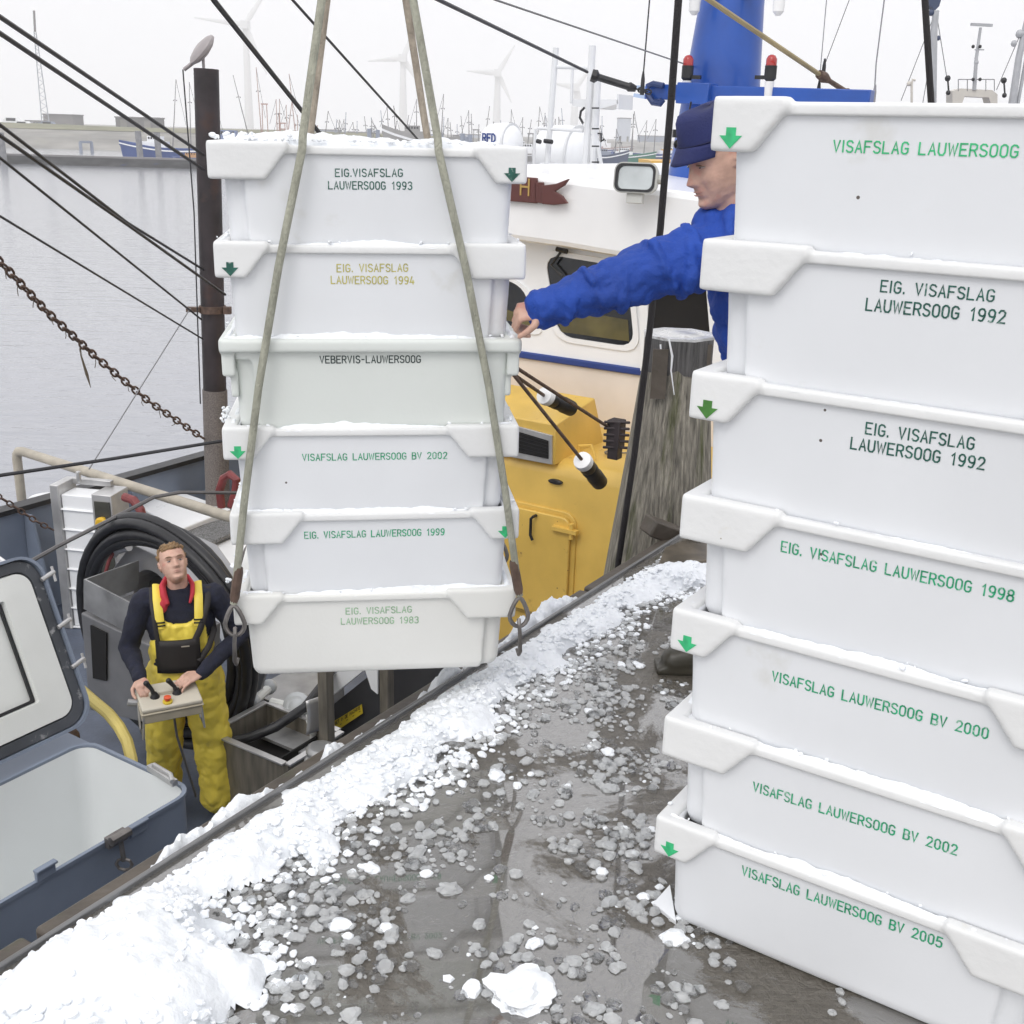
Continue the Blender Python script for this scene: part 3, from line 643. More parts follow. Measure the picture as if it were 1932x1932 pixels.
# ================================================================= THE FISHING BOAT ALONGSIDE
def Wp(mb, root):                 # world-space geometry under a thing
    Mi = root.matrix_basis.inverted(); 
    q = root.parent
    while q is not None: Mi = Mi @ q.matrix_basis.inverted(); q = q.parent
    mb.v = [tuple(Mi @ Vector(v)) for v in mb.v]; return mb
def part(mb, name, m, root, smooth=35, bevel=0): return Wp(mb, root).build(name, m, root, smooth, bevel)
def sbox(mb, s0, s1, o0, o1, z0, z1): return mb.box(tuple(Bq((s0+s1)/2, (o0+o1)/2, (z0+z1)/2)), (s1-s0, o1-o0, z1-z0), EA)
Z = Vector((0, 0, 1))
M_bgrey = mat('blue_grey_paint', (.2, .235, .3), .45, var=.12, vscale=3, bump=.15, bscale=15, col2=(.24, .25, .27), c2t=.66, c2scale=5)
M_deck = mat('blue_grey_deck', (.1, .12, .165), .5, var=.25, vscale=4, bump=.3, bscale=40, col2=(.13, .14, .16), c2t=.62)
M_black = mat('black_rubber', (.014, .014, .016), .42, var=.4, vscale=14, bump=.15, bscale=40)
M_blackp = mat('black_iron', (.03, .022, .024), .55, var=.5, vscale=5, bump=.5, bscale=18, col2=(.055, .03, .025), c2t=.6)
M_cream = mat('cream_paint', (.74, .68, .62), .4, var=.05, vscale=3, bump=.08, bscale=12, col2=(.5, .42, .34), c2t=.7)
M_wpaint = mat('white_gloss_paint', (.86, .87, .88), .3, var=.03, vscale=2, coat=.2, bump=.06, bscale=8)
M_yel = speck(mat('yellow_paint', (.7, .46, .1), .4, var=.12, vscale=2.5, bump=.2, bscale=9, col2=(.44, .26, .07), c2t=.62, c2scale=7, coat=.1), 9, (.16, .07, .03, 1), .05, .5)
M_blue = mat('blue_paint', (.012, .075, .36), .35, var=.15, vscale=3, bump=.1, bscale=10, coat=.15)
M_navy = mat('navy_stripe', (.02, .05, .23), .35, var=.15)
M_ss = mat('stainless_steel', (.5, .495, .49), .34, metal=.6, var=.2, vscale=5, bump=.1, bscale=12)
M_ssd = mat('dull_stainless_steel', (.33, .33, .33), .38, metal=.4, var=.3, vscale=5, bump=.12, bscale=14)
M_brss = mat('brown_stained_steel', (.2, .18, .145), .34, metal=.35, var=.35, vscale=4, stretch=(6, 6, 1), bump=.1)
M_glass = mat('window_glass', (.012, .013, .015), .06, var=.3, spec=.6)
M_tint = mat('window_interior', (.15, .13, .045), .25, var=.5, vscale=3)
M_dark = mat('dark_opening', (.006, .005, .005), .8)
M_hold = mat('hold_lining', (.72, .74, .74), .45, var=.05, vscale=1.5, bump=.05)
M_lid = mat('lid_white', (.74, .75, .72), .42, var=.05, vscale=3, col2=(.6, .57, .45), c2t=.7, bump=.05)
M_maroon = mat('maroon_board', (.115, .035, .03), .45, var=.15)
M_gold = mat('gold_letters', (.5, .33, .1), .35, metal=.4)
M_beige = mat('beige_pipe', (.42, .38, .31), .5, var=.15, vscale=8, bump=.2, col2=(.3, .2, .12), c2t=.68)
M_red = mat('red_hose', (.21, .045, .045), .5, var=.3, vscale=10)
M_yhose = mat('yellow_hose', (.62, .5, .15), .45, var=.15)
M_ylab = mat('yellow_sticker', (.62, .46, .03), .45, var=.05)
M_wire = mat('steel_wire', (.045, .045, .05), .5, metal=.4, var=.3)
M_redl = mat('red_lens', (.4, .02, .02), .15, coat=.5)
M_lens = mat('lamp_glass', (.5, .53, .53), .12, metal=.5, var=.2)
M_white2 = mat('white_fitting', (.8, .8, .8), .4)

boat = thing('fishing_boat', 'fishing boat moored along the quay, with a blue-grey deck, white wheelhouse and yellow deckhouse', 'fishing boat', M=Matrix.Translation(Bq(3, 3.4, WZ)) @ Matrix.Rotation(EA, 4, 'Z'))
# hull: plan outline, topsides and bulwark
def plan(off):
    P = []
    near, far = .42+off, 6.25-off
    for s_ in (-9, -4, 0, 4, 8, 11): P.append((s_, near))
    P += [(14, near+.9), (16.5, (near+far)/2)]
    P += [(14, far-.9)]+[(s_, far) for s_ in (11, 8, 4, 0, -4, -9)]
    return P
mb = MB(); k = 0; A = plan(0); Bp = plan(.35)
rows = [[Bq(s_, o_, z) for s_, o_ in P]+[Bq(P[0][0], P[0][1], z)] for P, z in ((Bp, -4.2), (A, -2.9), (A, -1.37))]; mb.grid(rows)
rows = [[Bq(s_, o_, z) for s_, o_ in P]+[Bq(P[0][0], P[0][1], z)] for P, z in ((plan(.07), -1.37), (plan(.07), -2.36))]; mb.grid(rows)
hull = part(mb, 'hull', M_bgrey, boat)
mb = MB(); a, b = plan(-.03), plan(.11)
for z0, z1 in ((-1.372, -1.33),):
    n = len(a); ring = lambda P, z: [Bq(s_, o_, z) for s_, o_ in P]+[Bq(P[0][0], P[0][1], z)]
    mb.grid([ring(a, z0), ring(a, z1), ring(b, z1), ring(b, z0), ring(a, z0)])
part(mb, 'bulwark_rail', M_black, boat)
mb = MB(); mb.ext([Bq(s_, o_, -2.3) for s_, o_ in plan(.05)], (0, 0, -.05)); deck = part(mb, 'deck', M_deck, boat, smooth=None)
for s_ in range(-3, 9, 1):
    mb = MB(); mb.ext([Bq(s_, 6.17, -2.3), Bq(s_, 6.17, -1.4), Bq(s_, 6.07, -1.4), Bq(s_, 5.87, -2.3)], ed*.02); part(mb, 'bulwark_stay', M_bgrey, boat, smooth=None)

# hatch coaming with open lid --------------------------------------------
mb = MB(); s0, s1, o0, o1, zt = -1.7, .93, 1.87, 2.66, -1.35
def rrect(s0, s1, o0, o1, r, n=5):
    P = []
    for cs, co, a0 in ((s0+r, o0+r, 180), (s1-r, o0+r, 270), (s1-r, o1-r, 0), (s0+r, o1-r, 90)):
        for i in range(n+1): A = R(a0+90*i/n); P.append((cs+r*math.cos(A), co+r*math.sin(A)))
    return P
def rings(mb, levels):
    mb.grid([[Bq(s_, o_, z) for s_, o_ in P+[P[0]]] for P, z in levels])
rings(mb, [(rrect(s0, s1, o0, o1, .1), -2.3), (rrect(s0, s1, o0, o1, .1), zt)])
coam = part(mb, 'hatch_coaming', M_bgrey, boat)
mb = MB(); rings(mb, [(rrect(s0-.008, s1+.008, o0-.008, o1+.008, .105), zt-.012), (rrect(s0-.008, s1+.008, o0-.008, o1+.008, .105), zt+.006), (rrect(s0+.01, s1-.01, o0+.01, o1-.01, .095), zt+.006), (rrect(s0+.01, s1-.01, o0+.01, o1-.01, .095), zt-.012)])
part(mb, 'coaming_lip', M_bgrey, coam)
mb = MB(); rings(mb, [(rrect(s0+.013, s1-.013, o0+.013, o1-.013, .09), zt-.008), (rrect(s0+.02, s1-.02, o0+.02, o1-.02, .08), -2.2)])
mb.ext([Bq(s_, o_, -2.18) for s_, o_ in rrect(s0+.015, s1-.015, o0+.015, o1-.015, .08)], (0, 0, -.02)); part(mb, 'hatch_lining', M_hold, coam)
for x_, y_ in ((260, 1563), (85, 1645)):
    c = S(0, 0, 0)*0; r_ = ray(x_, y_); t = (o0-.004-(O_-E0).dot(nd))/r_.dot(nd); c = O_+r_*t; mb = MB(); mb.box(tuple(c), (.09, .02, .05), EA); mb.box(tuple(c+Vector((0, 0, .03))-nd*.008), (.1, .03, .012), EA)
    part(mb, 'lifting_lug', M_bgrey, coam, bevel=.003)
r_ = ray(216, 1560+20); t = (o0-.01-(O_-E0).dot(nd))/r_.dot(nd); c = O_+r_*t
mb = MB(); mb.box(tuple(c-nd*.01), (.1, .03, .05), EA); mb.tube([c-ed*.05-nd*.04+Z*.02, c+ed*.05-nd*.04+Z*.02], .022, 10); mb.tube([c-nd*.04, c-nd*.05-Z*.1], .012, 8); mb.tube([c-nd*.05-Z*.1+Vector((.035*math.cos(a), 0, .03*math.sin(a)-.02)) for a in [i*6.283/8 for i in range(8)]], .008, 6, closed=True)
part(mb, 'toggle_clamp', M_gal, coam)
# lid: hinged along the far long edge, leaning back
HZp = Bq(0, 2.79, -1.33); tl = R(22); lx = ed; lu = (Z*math.cos(tl)+nd*math.sin(tl)).normalized(); ln = lx.cross(lu)
if ln.dot(-nd) < 0: ln = -ln
def L_(s_, u_, n_=0): return HZp+lx*s_+lu*u_+ln*n_
def lrect(s0, s1, u0, u1, r, n_, k=6):
    P = []
    for cs, cu, a0 in ((s0+r, u0+r, 180), (s1-r, u0+r, 270), (s1-r, u1-r, 0), (s0+r, u1-r, 90)):
        for i in range(k+1): A = R(a0+90*i/k); P.append(L_(cs+r*math.cos(A), cu+r*math.sin(A), n_))
    return P+[P[0]]
ls0, ls1, lu0, lu1 = -1.6, 1.06, .0, .93
mb = MB(); mb.grid([lrect(ls0, ls1, lu0, lu1, .13, -.03), lrect(ls0, ls1, lu0, lu1, .13, .05), lrect(ls0+.014, ls1-.014, lu0+.014, lu1-.014, .12, .05), lrect(ls0+.014, ls1-.014, lu0+.014, lu1-.014, .12, .0)])
P = lrect(ls0, ls1, lu0, lu1, .13, -.03)[:-1]; mb.ext([p for p in P], ln*-.012)
lid = part(mb, 'hatch_lid', M_bgrey, boat)
mb = MB(); mb.grid([lrect(ls0+.014, ls1-.014, lu0+.014, lu1-.014, .12, .0), lrect(ls0+.02, ls1-.02, lu0+.02, lu1-.02, .12, .03), lrect(ls0+.07, ls1-.07, lu0+.07, lu1-.07, .09, .03), lrect(ls0+.075, ls1-.075, lu0+.075, lu1-.075, .09, .0)])
part(mb, 'rubber_seal', mat('worn_seal', (.06, .065, .075), .5, var=.4, col2=(.45, .45, .45), c2t=.57, c2scale=12), lid)
mb = MB(); mb.grid([lrect(ls0+.075, ls1-.075, lu0+.075, lu1-.075, .09, .0), lrect(ls0+.08, ls1-.08, lu0+.08, lu1-.08, .08, .028), lrect(ls0+.22, ls1-.25, lu0+.2, lu1-.19, .01, .032), lrect(ls0+.225, ls1-.255, lu0+.205, lu1-.195, .01, -.018)])
mb.add([tuple(p) for p in lrect(ls0+.225, ls1-.255, lu0+.205, lu1-.195, .01, -.016)[:-1]], [tuple(range(28))])
part(mb, 'inner_panel', M_lid, lid)
mb = MB(); mb.grid([lrect(ls0+.226, ls1-.256, lu0+.206, lu1-.196, .01, -.012), lrect(ls0+.226, ls1-.256, lu0+.206, lu1-.196, .01, .004), lrect(ls0+.24, ls1-.27, lu0+.22, lu1-.21, .01, .004), lrect(ls0+.24, ls1-.27, lu0+.22, lu1-.21, .01, -.012)])
part(mb, 'recess_seal', M_black, lid)
for u_ in (.52, .78, .3): 
    mb = MB(); mb.tube([L_(ls1-.03, u_, .045), L_(ls1+.05, u_+.02, .05)], .012, 8); mb.tube([L_(ls1+.04, u_-.03, .05), L_(ls1+.045, u_+.05, .05)], .008, 6); part(mb, 'dog_clamp', M_ss, lid)
mb = MB(); sbox(mb, -1.7, 1.0, 2.68, 2.95, -2.3, -1.42); part(mb, 'hinge_plinth', M_bgrey, boat)

# pipe rail, king post ---------------------------------------------------
a = U(30, 848, -1.2); b = U(440, 978, -1.2); a0 = Vector((a.x, a.y, -2.3))
mb = MB(); d_ = (b-a).normalized(); mb.tube([a0, a-Z*.09, a-Z*.04+d_*.012, a-Z*.012+d_*.04, a+d_*.1, b+d_*1.2], .042, 14)
part(mb, 'pipe_rail', M_beige, boat, smooth=50)
mb = MB(); kb = Bq(4.6, 5.66, -2.3); kt = V(389, 130, kb.y); kt = Vector((kb.x+.0, kb.y, kt.z))
off_ = V(389, 130, kb.y).x-kt.x; kt.x += off_; mb.lathe([(.1, 0), (.1, (kt-kb).length)], 24, M=Matrix.Translation(kb) @ (kt-kb).to_track_quat('Z', 'Y').to_matrix().to_4x4())
kp = part(mb, 'king_post', M_blackp, boat)
kd = (kt-kb).normalized()
def KP(z_): return kb+kd*((z_-kb.z)/kd.z)
zs = V(405, 735, kb.y).z; mb = MB(); mb.lathe([(.108, 0), (.108, zs+2.3), (.1, zs+2.3)], 24, M=Matrix.Translation(kb) @ kd.to_track_quat('Z', 'Y').to_matrix().to_4x4())
part(mb, 'post_sleeve', mat('woven_sleeve', (.2, .175, .16), .6, var=.5, vscale=120, metal=.3, bump=.6, bscale=200), kp)
zc = V(390, 583, kb.y).z; mb = MB(); mb.lathe([(.115, -.03), (.115, .03)], 20, M=Matrix.Translation(KP(zc))); mb.box(tuple(KP(zc)+Vector((-.15, -.05, 0))), (.12, .06, .04)); mb.box(tuple(KP(zc)+Vector((.14, -.05, 0))), (.06, .06, .06)); part(mb, 'collar', M_rust, kp)
lt = KP(kt.z)+Vector((-.02, 0, .04)); mb = MB(); Ml = Matrix.Translation(lt+Vector((.0, -.02, .1))) @ Matrix.Rotation(R(-48), 4, 'Y') @ Matrix.Rotation(R(28), 4, 'X')
mb.lathe([(.03, -.05), (.085, -.035), (.125, -.01), (.125, .012), (.1, .03), (.05, .045)], 20, M=Ml @ Matrix.Diagonal((1.15, .75, 1, 1))); mb.tube([lt+Vector((-.16, 0, -.05)), lt+Vector((-.06, 0, .02)), lt+Vector((.02, 0, .07))], .016, 8); mb.tube([lt-Z*.05, lt+Z*.06], .012)
part(mb, 'post_lamp', mat('grey_lamp_head', (.33, .3, .3), .35, var=.1), kp)
mb = MB(); p0 = lt+Vector((-.17, 0, -.05)); mb.tube([p0, V(366, 400, kb.y-.1), V(378, 762, kb.y-.1)], .006, 6); part(mb, 'lamp_cable', M_wire, kp)

# wheelhouse --------------------------------------------------------------
sw = 5.94
zst = S(1200, 700, sw).z; zlow = -.65
mb = MB(); rowsP = [(1.2, 4.6)]
mb.ext([Bq(sw, 1.15, zlow-.3), Bq(sw, 4.7, zlow-.3), Bq(sw, 4.7, zst), Bq(sw, 1.15, zst)], ed*3.4); wh = part(mb, 'wheelhouse', M_cream, boat, smooth=None, bevel=.03)
mb = MB(); mb.ext([Bq(sw-.01, 1.2, zst+.0), Bq(sw-.01, 4.65, zst), Bq(sw+.02, 4.55, 1.0), Bq(sw+.02, 1.3, 1.0)], ed*3.3); part(mb, 'upper_wall', M_wpaint, wh, smooth=None, bevel=.03)
mb = MB(); mb.ext([Bq(sw-.03, 1.13, zst-.03), Bq(sw-.03, 4.72, zst-.03), Bq(sw-.03, 4.72, zst+.03), Bq(sw-.03, 1.13, zst+.03)], ed*3.4); part(mb, 'rubbing_stripe', M_navy, wh, bevel=.012)
def winpoly(px, sp, grow=0, rr=.22):
    P = [S(x, y, sp) for x, y in px]; c = sum(P, Vector())/4; P = [c+(p-c)*(1+grow) for p in P]; O = []
    for i in range(4):
        a, b, d = P[i-1], P[i], P[(i+1) % 4]
        for t in (0, .12, .3, .55, .8, 1):
            u = b+(a-b)*rr*(1-t); v = b+(d-b)*rr*t; q = (u*(1-t)+v*t); O.append(q)
    return O
for i, px in enumerate(([(1027, 479), (1182, 505), (1197, 656), (1052, 634)], [(880, 500), (985, 540), (1018, 629), (900, 600)])):
    mb = MB(); o1_ = winpoly(px, sw-.02, .13); o2_ = winpoly(px, sw-.02, .0); mb.grid([[p+ed*.06 for p in o1_+o1_[:1]], o1_+o1_[:1], o2_+o2_[:1], [p+ed*.05 for p in o2_+o2_[:1]]]); f = part(mb, 'window', M_wpaint, wh)
    mb = MB(); mb.ext([p+ed*.012 for p in o2_], ed*.01); part(mb, 'pane', M_glass, wh) if False else part(mb, 'pane', M_glass, f)
    lo_ = [S(x, y, sw+.0) for x, y in ((px[0][0]*.35+px[3][0]*.65+3, px[0][1]*.35+px[3][1]*.65), (px[1][0]*.35+px[2][0]*.65-6, px[1][1]*.35+px[2][1]*.65), (px[2][0]-9, px[2][1]-12), (px[3][0]+8, px[3][1]-8))]
    mb = MB(); mb.ext([p-ed*.0105 for p in lo_], ed*.004); part(mb, 'interior_tint', mat('olive_interior', (.1, .085, .03), .12, var=.4, vscale=4), f, smooth=None)  # olive sheet over the pane, painted as the faint interior seen through it
mb = MB(); q = S(1062, 470, sw-.05); mb.tube([q, S(1040, 500, sw-.06), S(1060, 520, sw-.05)], .012, 6); mb.tube([S(1050, 470, sw-.06), S(1070, 475, sw-.06)], .02, 8); part(mb, 'wiper', M_black, wh)
mb = MB(); mb.ext([S(1216, 500, sw-.02), S(1334, 510, sw-.02), S(1352, 720, sw-.02), S(1222, 720, sw-.02)], ed*.01); part(mb, 'doorway_shade', M_dark, wh, smooth=None)  # flat black sheet on the wall, painted as the unlit inside of the doorway
mb = MB(); mb.ext([S(1330, 520, sw-.06), S(1344, 520, sw-.06), S(1378, 660, sw-.06), S(1378, 700, sw-.06), S(1345, 700, sw-.06)], ed*.05); mb.ext([S(1205, 500, sw-.05), S(1222, 500, sw-.05), S(1222, 700, sw-.05), S(1208, 700, sw-.05)], ed*.04); part(mb, 'door_frame', M_wpaint, wh, smooth=None)
sv = 5.68
vis = [(870, 310), (985, 325), (1290, 362), (1440, 382), (1440, 530), (1143, 482), (1064, 468), (972, 455), (870, 440)]
mb = MB(); mb.ext([S(x, y, sv) for x, y in vis], ed*3.8); rf = part(mb, 'wheelhouse_roof', mat('white_roof_paint', (.9, .9, .9), .35, var=.02, coat=.2), boat, smooth=None, bevel=.05)
# name board with swallow tail
mb = MB()
for P in ([(920, 328), (1012, 336), (1012, 384), (920, 376)], [(1008, 344), (1024, 344), (1024, 384), (1008, 382)]): mb.ext([S(x, y, sv-.05) for x, y in P], ed*.03)
tail = [(1022, 350), (1048, 347), (1073, 337), (1064, 350), (1046, 361), (1060, 370), (1070, 384), (1045, 387), (1022, 385)]
mb.ext([S(x, y, sv-.07) for x, y in tail], ed*.03); nb_ = part(mb, 'name_board', M_maroon, rf, smooth=None, bevel=.006)
tx = text_mb('H', S(982, 367, sv-.056), S(997, 368.5, sv-.056), Z, .12, .13, -ed); part(tx, 'gold_letter', M_gold, nb_, smooth=None) if False else part(tx, 'gold_letter', M_gold, rf, smooth=None)
# floodlight
fc = S(1200, 336, sv-.2); Mf = Matrix.Translation(fc) @ Matrix.Rotation(EA-R(90)+R(8), 4, 'Z') @ Matrix.Rotation(R(-8), 4, 'X')
def rr2(w_, h_, r, y, k=5):
    P = []
    for cx, cz, a0 in ((-w_+r, -h_+r, 180), (w_-r, -h_+r, 270), (w_-r, h_-r, 0), (-w_+r, h_-r, 90)):
        for i in range(k+1): A = R(a0+90*i/k); P.append(Mf @ Vector((cx+r*math.cos(A), y, cz+r*math.sin(A))))
    return P+[P[0]]
mb = MB(); mb.grid([rr2(.1, .06, .05, .14), rr2(.15, .095, .06, .08), rr2(.165, .108, .06, .0), rr2(.165, .108, .06, -.02), rr2(.15, .095, .05, -.02), rr2(.15, .095, .05, -.004)]); mb.ext(rr2(.1, .06, .05, .14)[:-1], Mf.to_3x3() @ Vector((0, .01, 0)))
mb.box((0, .03, -.14), (.12, .05, .07), 0, Mf); mb.tube([Mf @ Vector((.16, .04, 0)), Mf @ Vector((.2, .04, 0))], .035, 10)
fl = part(mb, 'floodlight', mat('cast_lamp_grey', (.5, .5, .47), .4, var=.1), rf)
mb = MB(); mb.grid([rr2(.152, .098, .05, -.024), rr2(.152, .098, .05, -.03), rr2(.135, .082, .045, -.03), rr2(.135, .082, .045, -.02)]); part(mb, 'lamp_gasket', M_black, rf)
mb = MB(); mb.ext(rr2(.136, .083, .045, -.012)[:-1], Mf.to_3x3() @ Vector((0, .004, 0))); part(mb, 'lamp_glass', M_lens, rf)
# mast frame, canisters on the roof
s8 = 8.2
def pipe(mb, pts, r, s_=s8, n=10): mb.tube([S(x, y, s_) for x, y in pts], r, n)
M_mast = mat('white_mast_paint', (.72, .73, .74), .4, var=.05)
mb = MB(); pipe(mb, [(1049, 90), (1030, 340)], .03); pipe(mb, [(1118, 86), (1103, 345)], .035); pipe(mb, [(1052, 126), (1112, 128)], .022); pipe(mb, [(1015, 242), (1100, 247)], .018); pipe(mb, [(1020, 311), (1125, 314)], .02); pipe(mb, [(1080, 130), (1078, 195)], .015); pipe(mb, [(1128, 140), (1118, 345)], .036); pipe(mb, [(1010, 243), (1005, 340)], .015); pipe(mb, [(1122, 240), (1140, 345)], .02)
mf = part(mb, 'antenna_frame', M_mast, rf)
mb = MB(); mb.ext([S(1077, 187, s8), S(1166, 188, s8), S(1166, 196, s8), S(1130, 206, s8), S(1080, 200, s8)], ed*.3); mb.ext([S(1164, 178, s8), S(1168, 178, s8), S(1167, 206, s8), S(1163, 206, s8)], ed*.3); part(mb, 'radar_scanner', M_mast, rf, smooth=None)
mb = MB(); mb.tube([S(1103, 203, s8-.1), S(1096, 210, s8-.1), S(1094, 222, s8-.1), S(1100, 233, s8-.1)], .012, 6); 
for y in (204, 243, 276, 306): mb.tube([S(1117, y, s8-.08), S(1130, y, s8-.08)], .008, 6)
mb.tube([S(1128, 252, s8-.1), S(1134, 252, s8-.1), S(1134, 268, s8-.1), S(1140, 262, s8-.1)], .01, 6)
for x0_, x1_ in ((1013, 1020), (1027, 1042)): mb.tube([S(x0_, 266, s8-.1), S(x1_, 268, s8-.1)], .022, 8)
part(mb, 'black_fittings', M_black, rf)
def canister(px, py, rx, ry, s_, lbl, mark):
    c = S(px, py, s_); k = (S(px+rx, py, s_)-S(px-rx, py, s_)).length/2; h = k*ry/rx
    t = thing('liferaft_canister', lbl, 'life raft', M=Matrix.Translation(c-Vector((0, 0, h))) @ Matrix.Rotation(EA-R(90), 4, 'Z'), group='life raft canisters on the wheelhouse roof')
    m_ = MB(); Mx = Matrix.Translation((0, 0, h)) @ Matrix.Rotation(R(90), 4, 'Y'); pr = []
    for i in range(-8, 9):
        u = i/8; pr.append((max(.01, h*(1-abs(u)**3.2)**.5), u*k))
    m_.lathe(pr, 24, Mx); m_.build('shell', M_wpaint, t)
    m_ = MB(); m_.lathe([(h*1.02, -.012), (h*1.02, .012)], 24, Mx @ Matrix.Translation((0, 0, k*.55))); m_.box((0, 0, -.02), (k*1.4, h*1.2, .05)); m_.box((k*.5, 0, h*.3), (.03, h*1.5, h*.5)); m_.box((-k*.5, 0, h*.3), (.03, h*1.5, h*.5)); m_.build('cradle', M_mast, t)
    if mark:
        tt = text_mb('RFD', (-.1, -h*1.005, h*1.05), (.05, -h*1.005, h*1.05), (0, 0, 1), .075, .22, (0, -1, 0)); tt.build('lettering', M_navy, t, smooth=None)
    return t
canister(946, 270, 34, 30, 8.0, 'white rounded life raft canister with blue letters, just right of the hanging crates', True)
canister(1062, 290, 50, 44, 9.2, 'plain white life raft canister behind the white antenna frame', False)

# blue mast
sm_ = 7.7
mb = MB(); c0, c1 = S(1340, 352, sm_), S(1400, -160, sm_); w0 = (S(1263, 345, sm_)-S(1417, 345, sm_)).length/2; w1 = (S(1335, 0, sm_)-S(1450, 0, sm_)).length/2
d_ = (c1-c0); c00 = c0-d_.normalized()*.25; mb.tube([c00, c0, c0.lerp(c1, .68), c1], [w0*1.03, w0, w1, w1*.85], 28)
mst = part(mb, 'blue_mast', M_blue, boat)
mb = MB(); pa, pb = S(1222, 173, sm_-.4), S(1645, 186, sm_-.4); mb.bar(pa, pb, .12, .125); mb.bar(S(1285, 176, sm_-.42), S(1345, 178, sm_-.42), .2, .17); mb.box(tuple(S(1330, 250, sm_-.35)), (.1, .1, .1), EA)
cb = part(mb, 'crossbeam', M_blue, mst, bevel=.008)
mb = MB(); mb.bar(S(1205, 166, sm_-.4), S(1226, 168, sm_-.4), .1, .04); mb.bar(S(1200, 180, sm_-.4), S(1222, 184, sm_-.4), .1, .03)
c = S(1238, 172, sm_-.5); mb2 = MB(); mb2.tube([S(1222, 163, sm_-.5), S(1232, 158, sm_-.5), S(1252, 162, sm_-.5)], .025, 8); mb2.tube([S(1222, 178, sm_-.5), S(1232, 193, sm_-.5), S(1246, 195, sm_-.5), S(1250, 188, sm_-.5)], .03, 8); part(mb, 'beam_bracket', mat('pale_blue', (.4, .5, .68), .4), mst); part(mb2, 'fairlead', mat('dark_blue', (.01, .03, .12), .4), mst)
for x_, y_, m_ in ((1298, 124, 'r'), (1455, 124, 'r'), (1311, 4, 'w'), (1470, 4, 'w')):
    mb = MB(); k = .0052; sp = sm_-.45; b_ = S(x_, y_, sp)
    if m_ == 'r':
        mb.lathe([(.045, 0), (.045, .05), (.03, .075), (.01, .085)], 14, Matrix.Translation(b_)); l = part(mb, 'red_lamp', M_redl, mst)
        mb = MB(); mb.lathe([(.03, -.12), (.05, -.1), (.05, 0)], 14, Matrix.Translation(b_)); mb.bar(b_-Z*.09, S(1322 if x_ < 1400 else 1425, y_+22, sp), .03, .03); part(mb, 'lamp_base', M_black, l)
        mb = MB(); mb.lathe([(.02, -.27), (.035, -.24), (.04, -.12)], 14, Matrix.Translation(b_)); part(mb, 'lower_lamp', M_white2, l)
    else:
        mb.lathe([(.02, -.1), (.045, -.07), (.05, .05)], 14, Matrix.Translation(b_)); l = part(mb, 'white_lamp', M_white2, mst); mb = MB(); mb.bar(b_+Z*.06, b_+Z*.06+(S(1390, y_, sp+.3)-b_)*.8, .04, .04); part(mb, 'lamp_arm', M_blue, l)

# yellow deckhouse ---------------------------------------------------------
sy_ = 4.8
mb = MB(); prof = [(sy_, -2.28), (sy_, -.77), (sy_+.012, -.72), (sy_+.045, -.675), (sy_+.1, -.655), (sy_+.4, -.65), (sw-.01, -.65), (sw-.01, -2.28)]
mb.ext([Bq(a, .75, z) for a, z in prof], nd*4.1); yh = part(mb, 'deckhouse', M_yel, boat)
def ypl(px, py, d=0): return S(px, py, sy_-d)
mb = MB(); a, b = ypl(1046, 874, .03), ypl(1040, 800, .03); o_r = so(a)[1]; z_b, z_t = a.z-.02, b.z
mb.ext([Bq(sy_-.03, o_r, z_b), Bq(sy_-.03, o_r, z_t), Bq(sy_+.55, o_r, z_t+.1), Bq(sy_+.75, o_r, z_b)], nd*1.6); vh = part(mb, 'vent_housing', M_yel, yh, bevel=.01)
mb = MB(); mb.ext([ypl(960, 800, .05), ypl(1041, 822, .05), ypl(1041, 877, .05), ypl(960, 862, .05)], ed*.02); vf = part(mb, 'vent_frame', M_ss, vh, bevel=.004) if False else part(mb, 'vent_frame', M_ss, yh, smooth=None, bevel=.004)
mb = MB(); mb.ext([ypl(968, 812, .058), ypl(1034, 832, .058), ypl(1034, 866, .058), ypl(968, 852, .058)], ed*.006)
part(mb, 'vent_grille', M_dark, yh, smooth=None)
mb = MB()
for i in range(6):
    t = i/5; mb.bar(ypl(969, 814+t*35, .062), ypl(1033, 834+t*30, .062), .004, .003)
part(mb, 'louvre', M_black, yh, smooth=None)
dp = [(900, 905), (1083, 975), (1075, 1172), (900, 1175)]
zt_ = ypl(1083, 977).z; zb_ = ypl(1075, 1170).z; oR = so(ypl(1081, 1000))[1]
def drp(s_, g): # rounded panel
    P = []; o0_, o1_, z0_, z1_ = oR-g, oR+1.05+g, zb_-g, zt_+g; r = .07+g
    for co, cz, a0 in ((o0_+r, z0_+r, 180), (o1_-r, z0_+r, 270), (o1_-r, z1_-r, 0), (o0_+r, z1_-r, 90)):
        for i in range(5): A = R(a0+22.5*i); P.append(Bq(s_, co+r*math.cos(A), cz+r*math.sin(A)))
    return P
mb = MB(); mb.ext(drp(sy_-.02, .035), ed*.025); part(mb, 'door_frame', M_yel, yh, bevel=.006)
mb = MB(); mb.ext(drp(sy_-.055, 0), ed*.03); dr = part(mb, 'door', M_yel, yh, bevel=.008)
mb = MB(); h0 = ypl(1006, 975, .1); mb.tube([h0+ed*.04, h0, h0-Z*.02-nd*-.02, h0-Z*.15+nd*.02, h0-Z*.19], .012, 8); part(mb, 'handle', M_black, dr)
for y_ in (1003, 1165):
    mb = MB(); c = ypl(1078, y_, .07); mb.bar(c+nd*.16, c-nd*.05, .05, .03); mb.tube([c-Z*.06, c+Z*.06], .018, 8); part(mb, 'hinge', M_yel, dr)
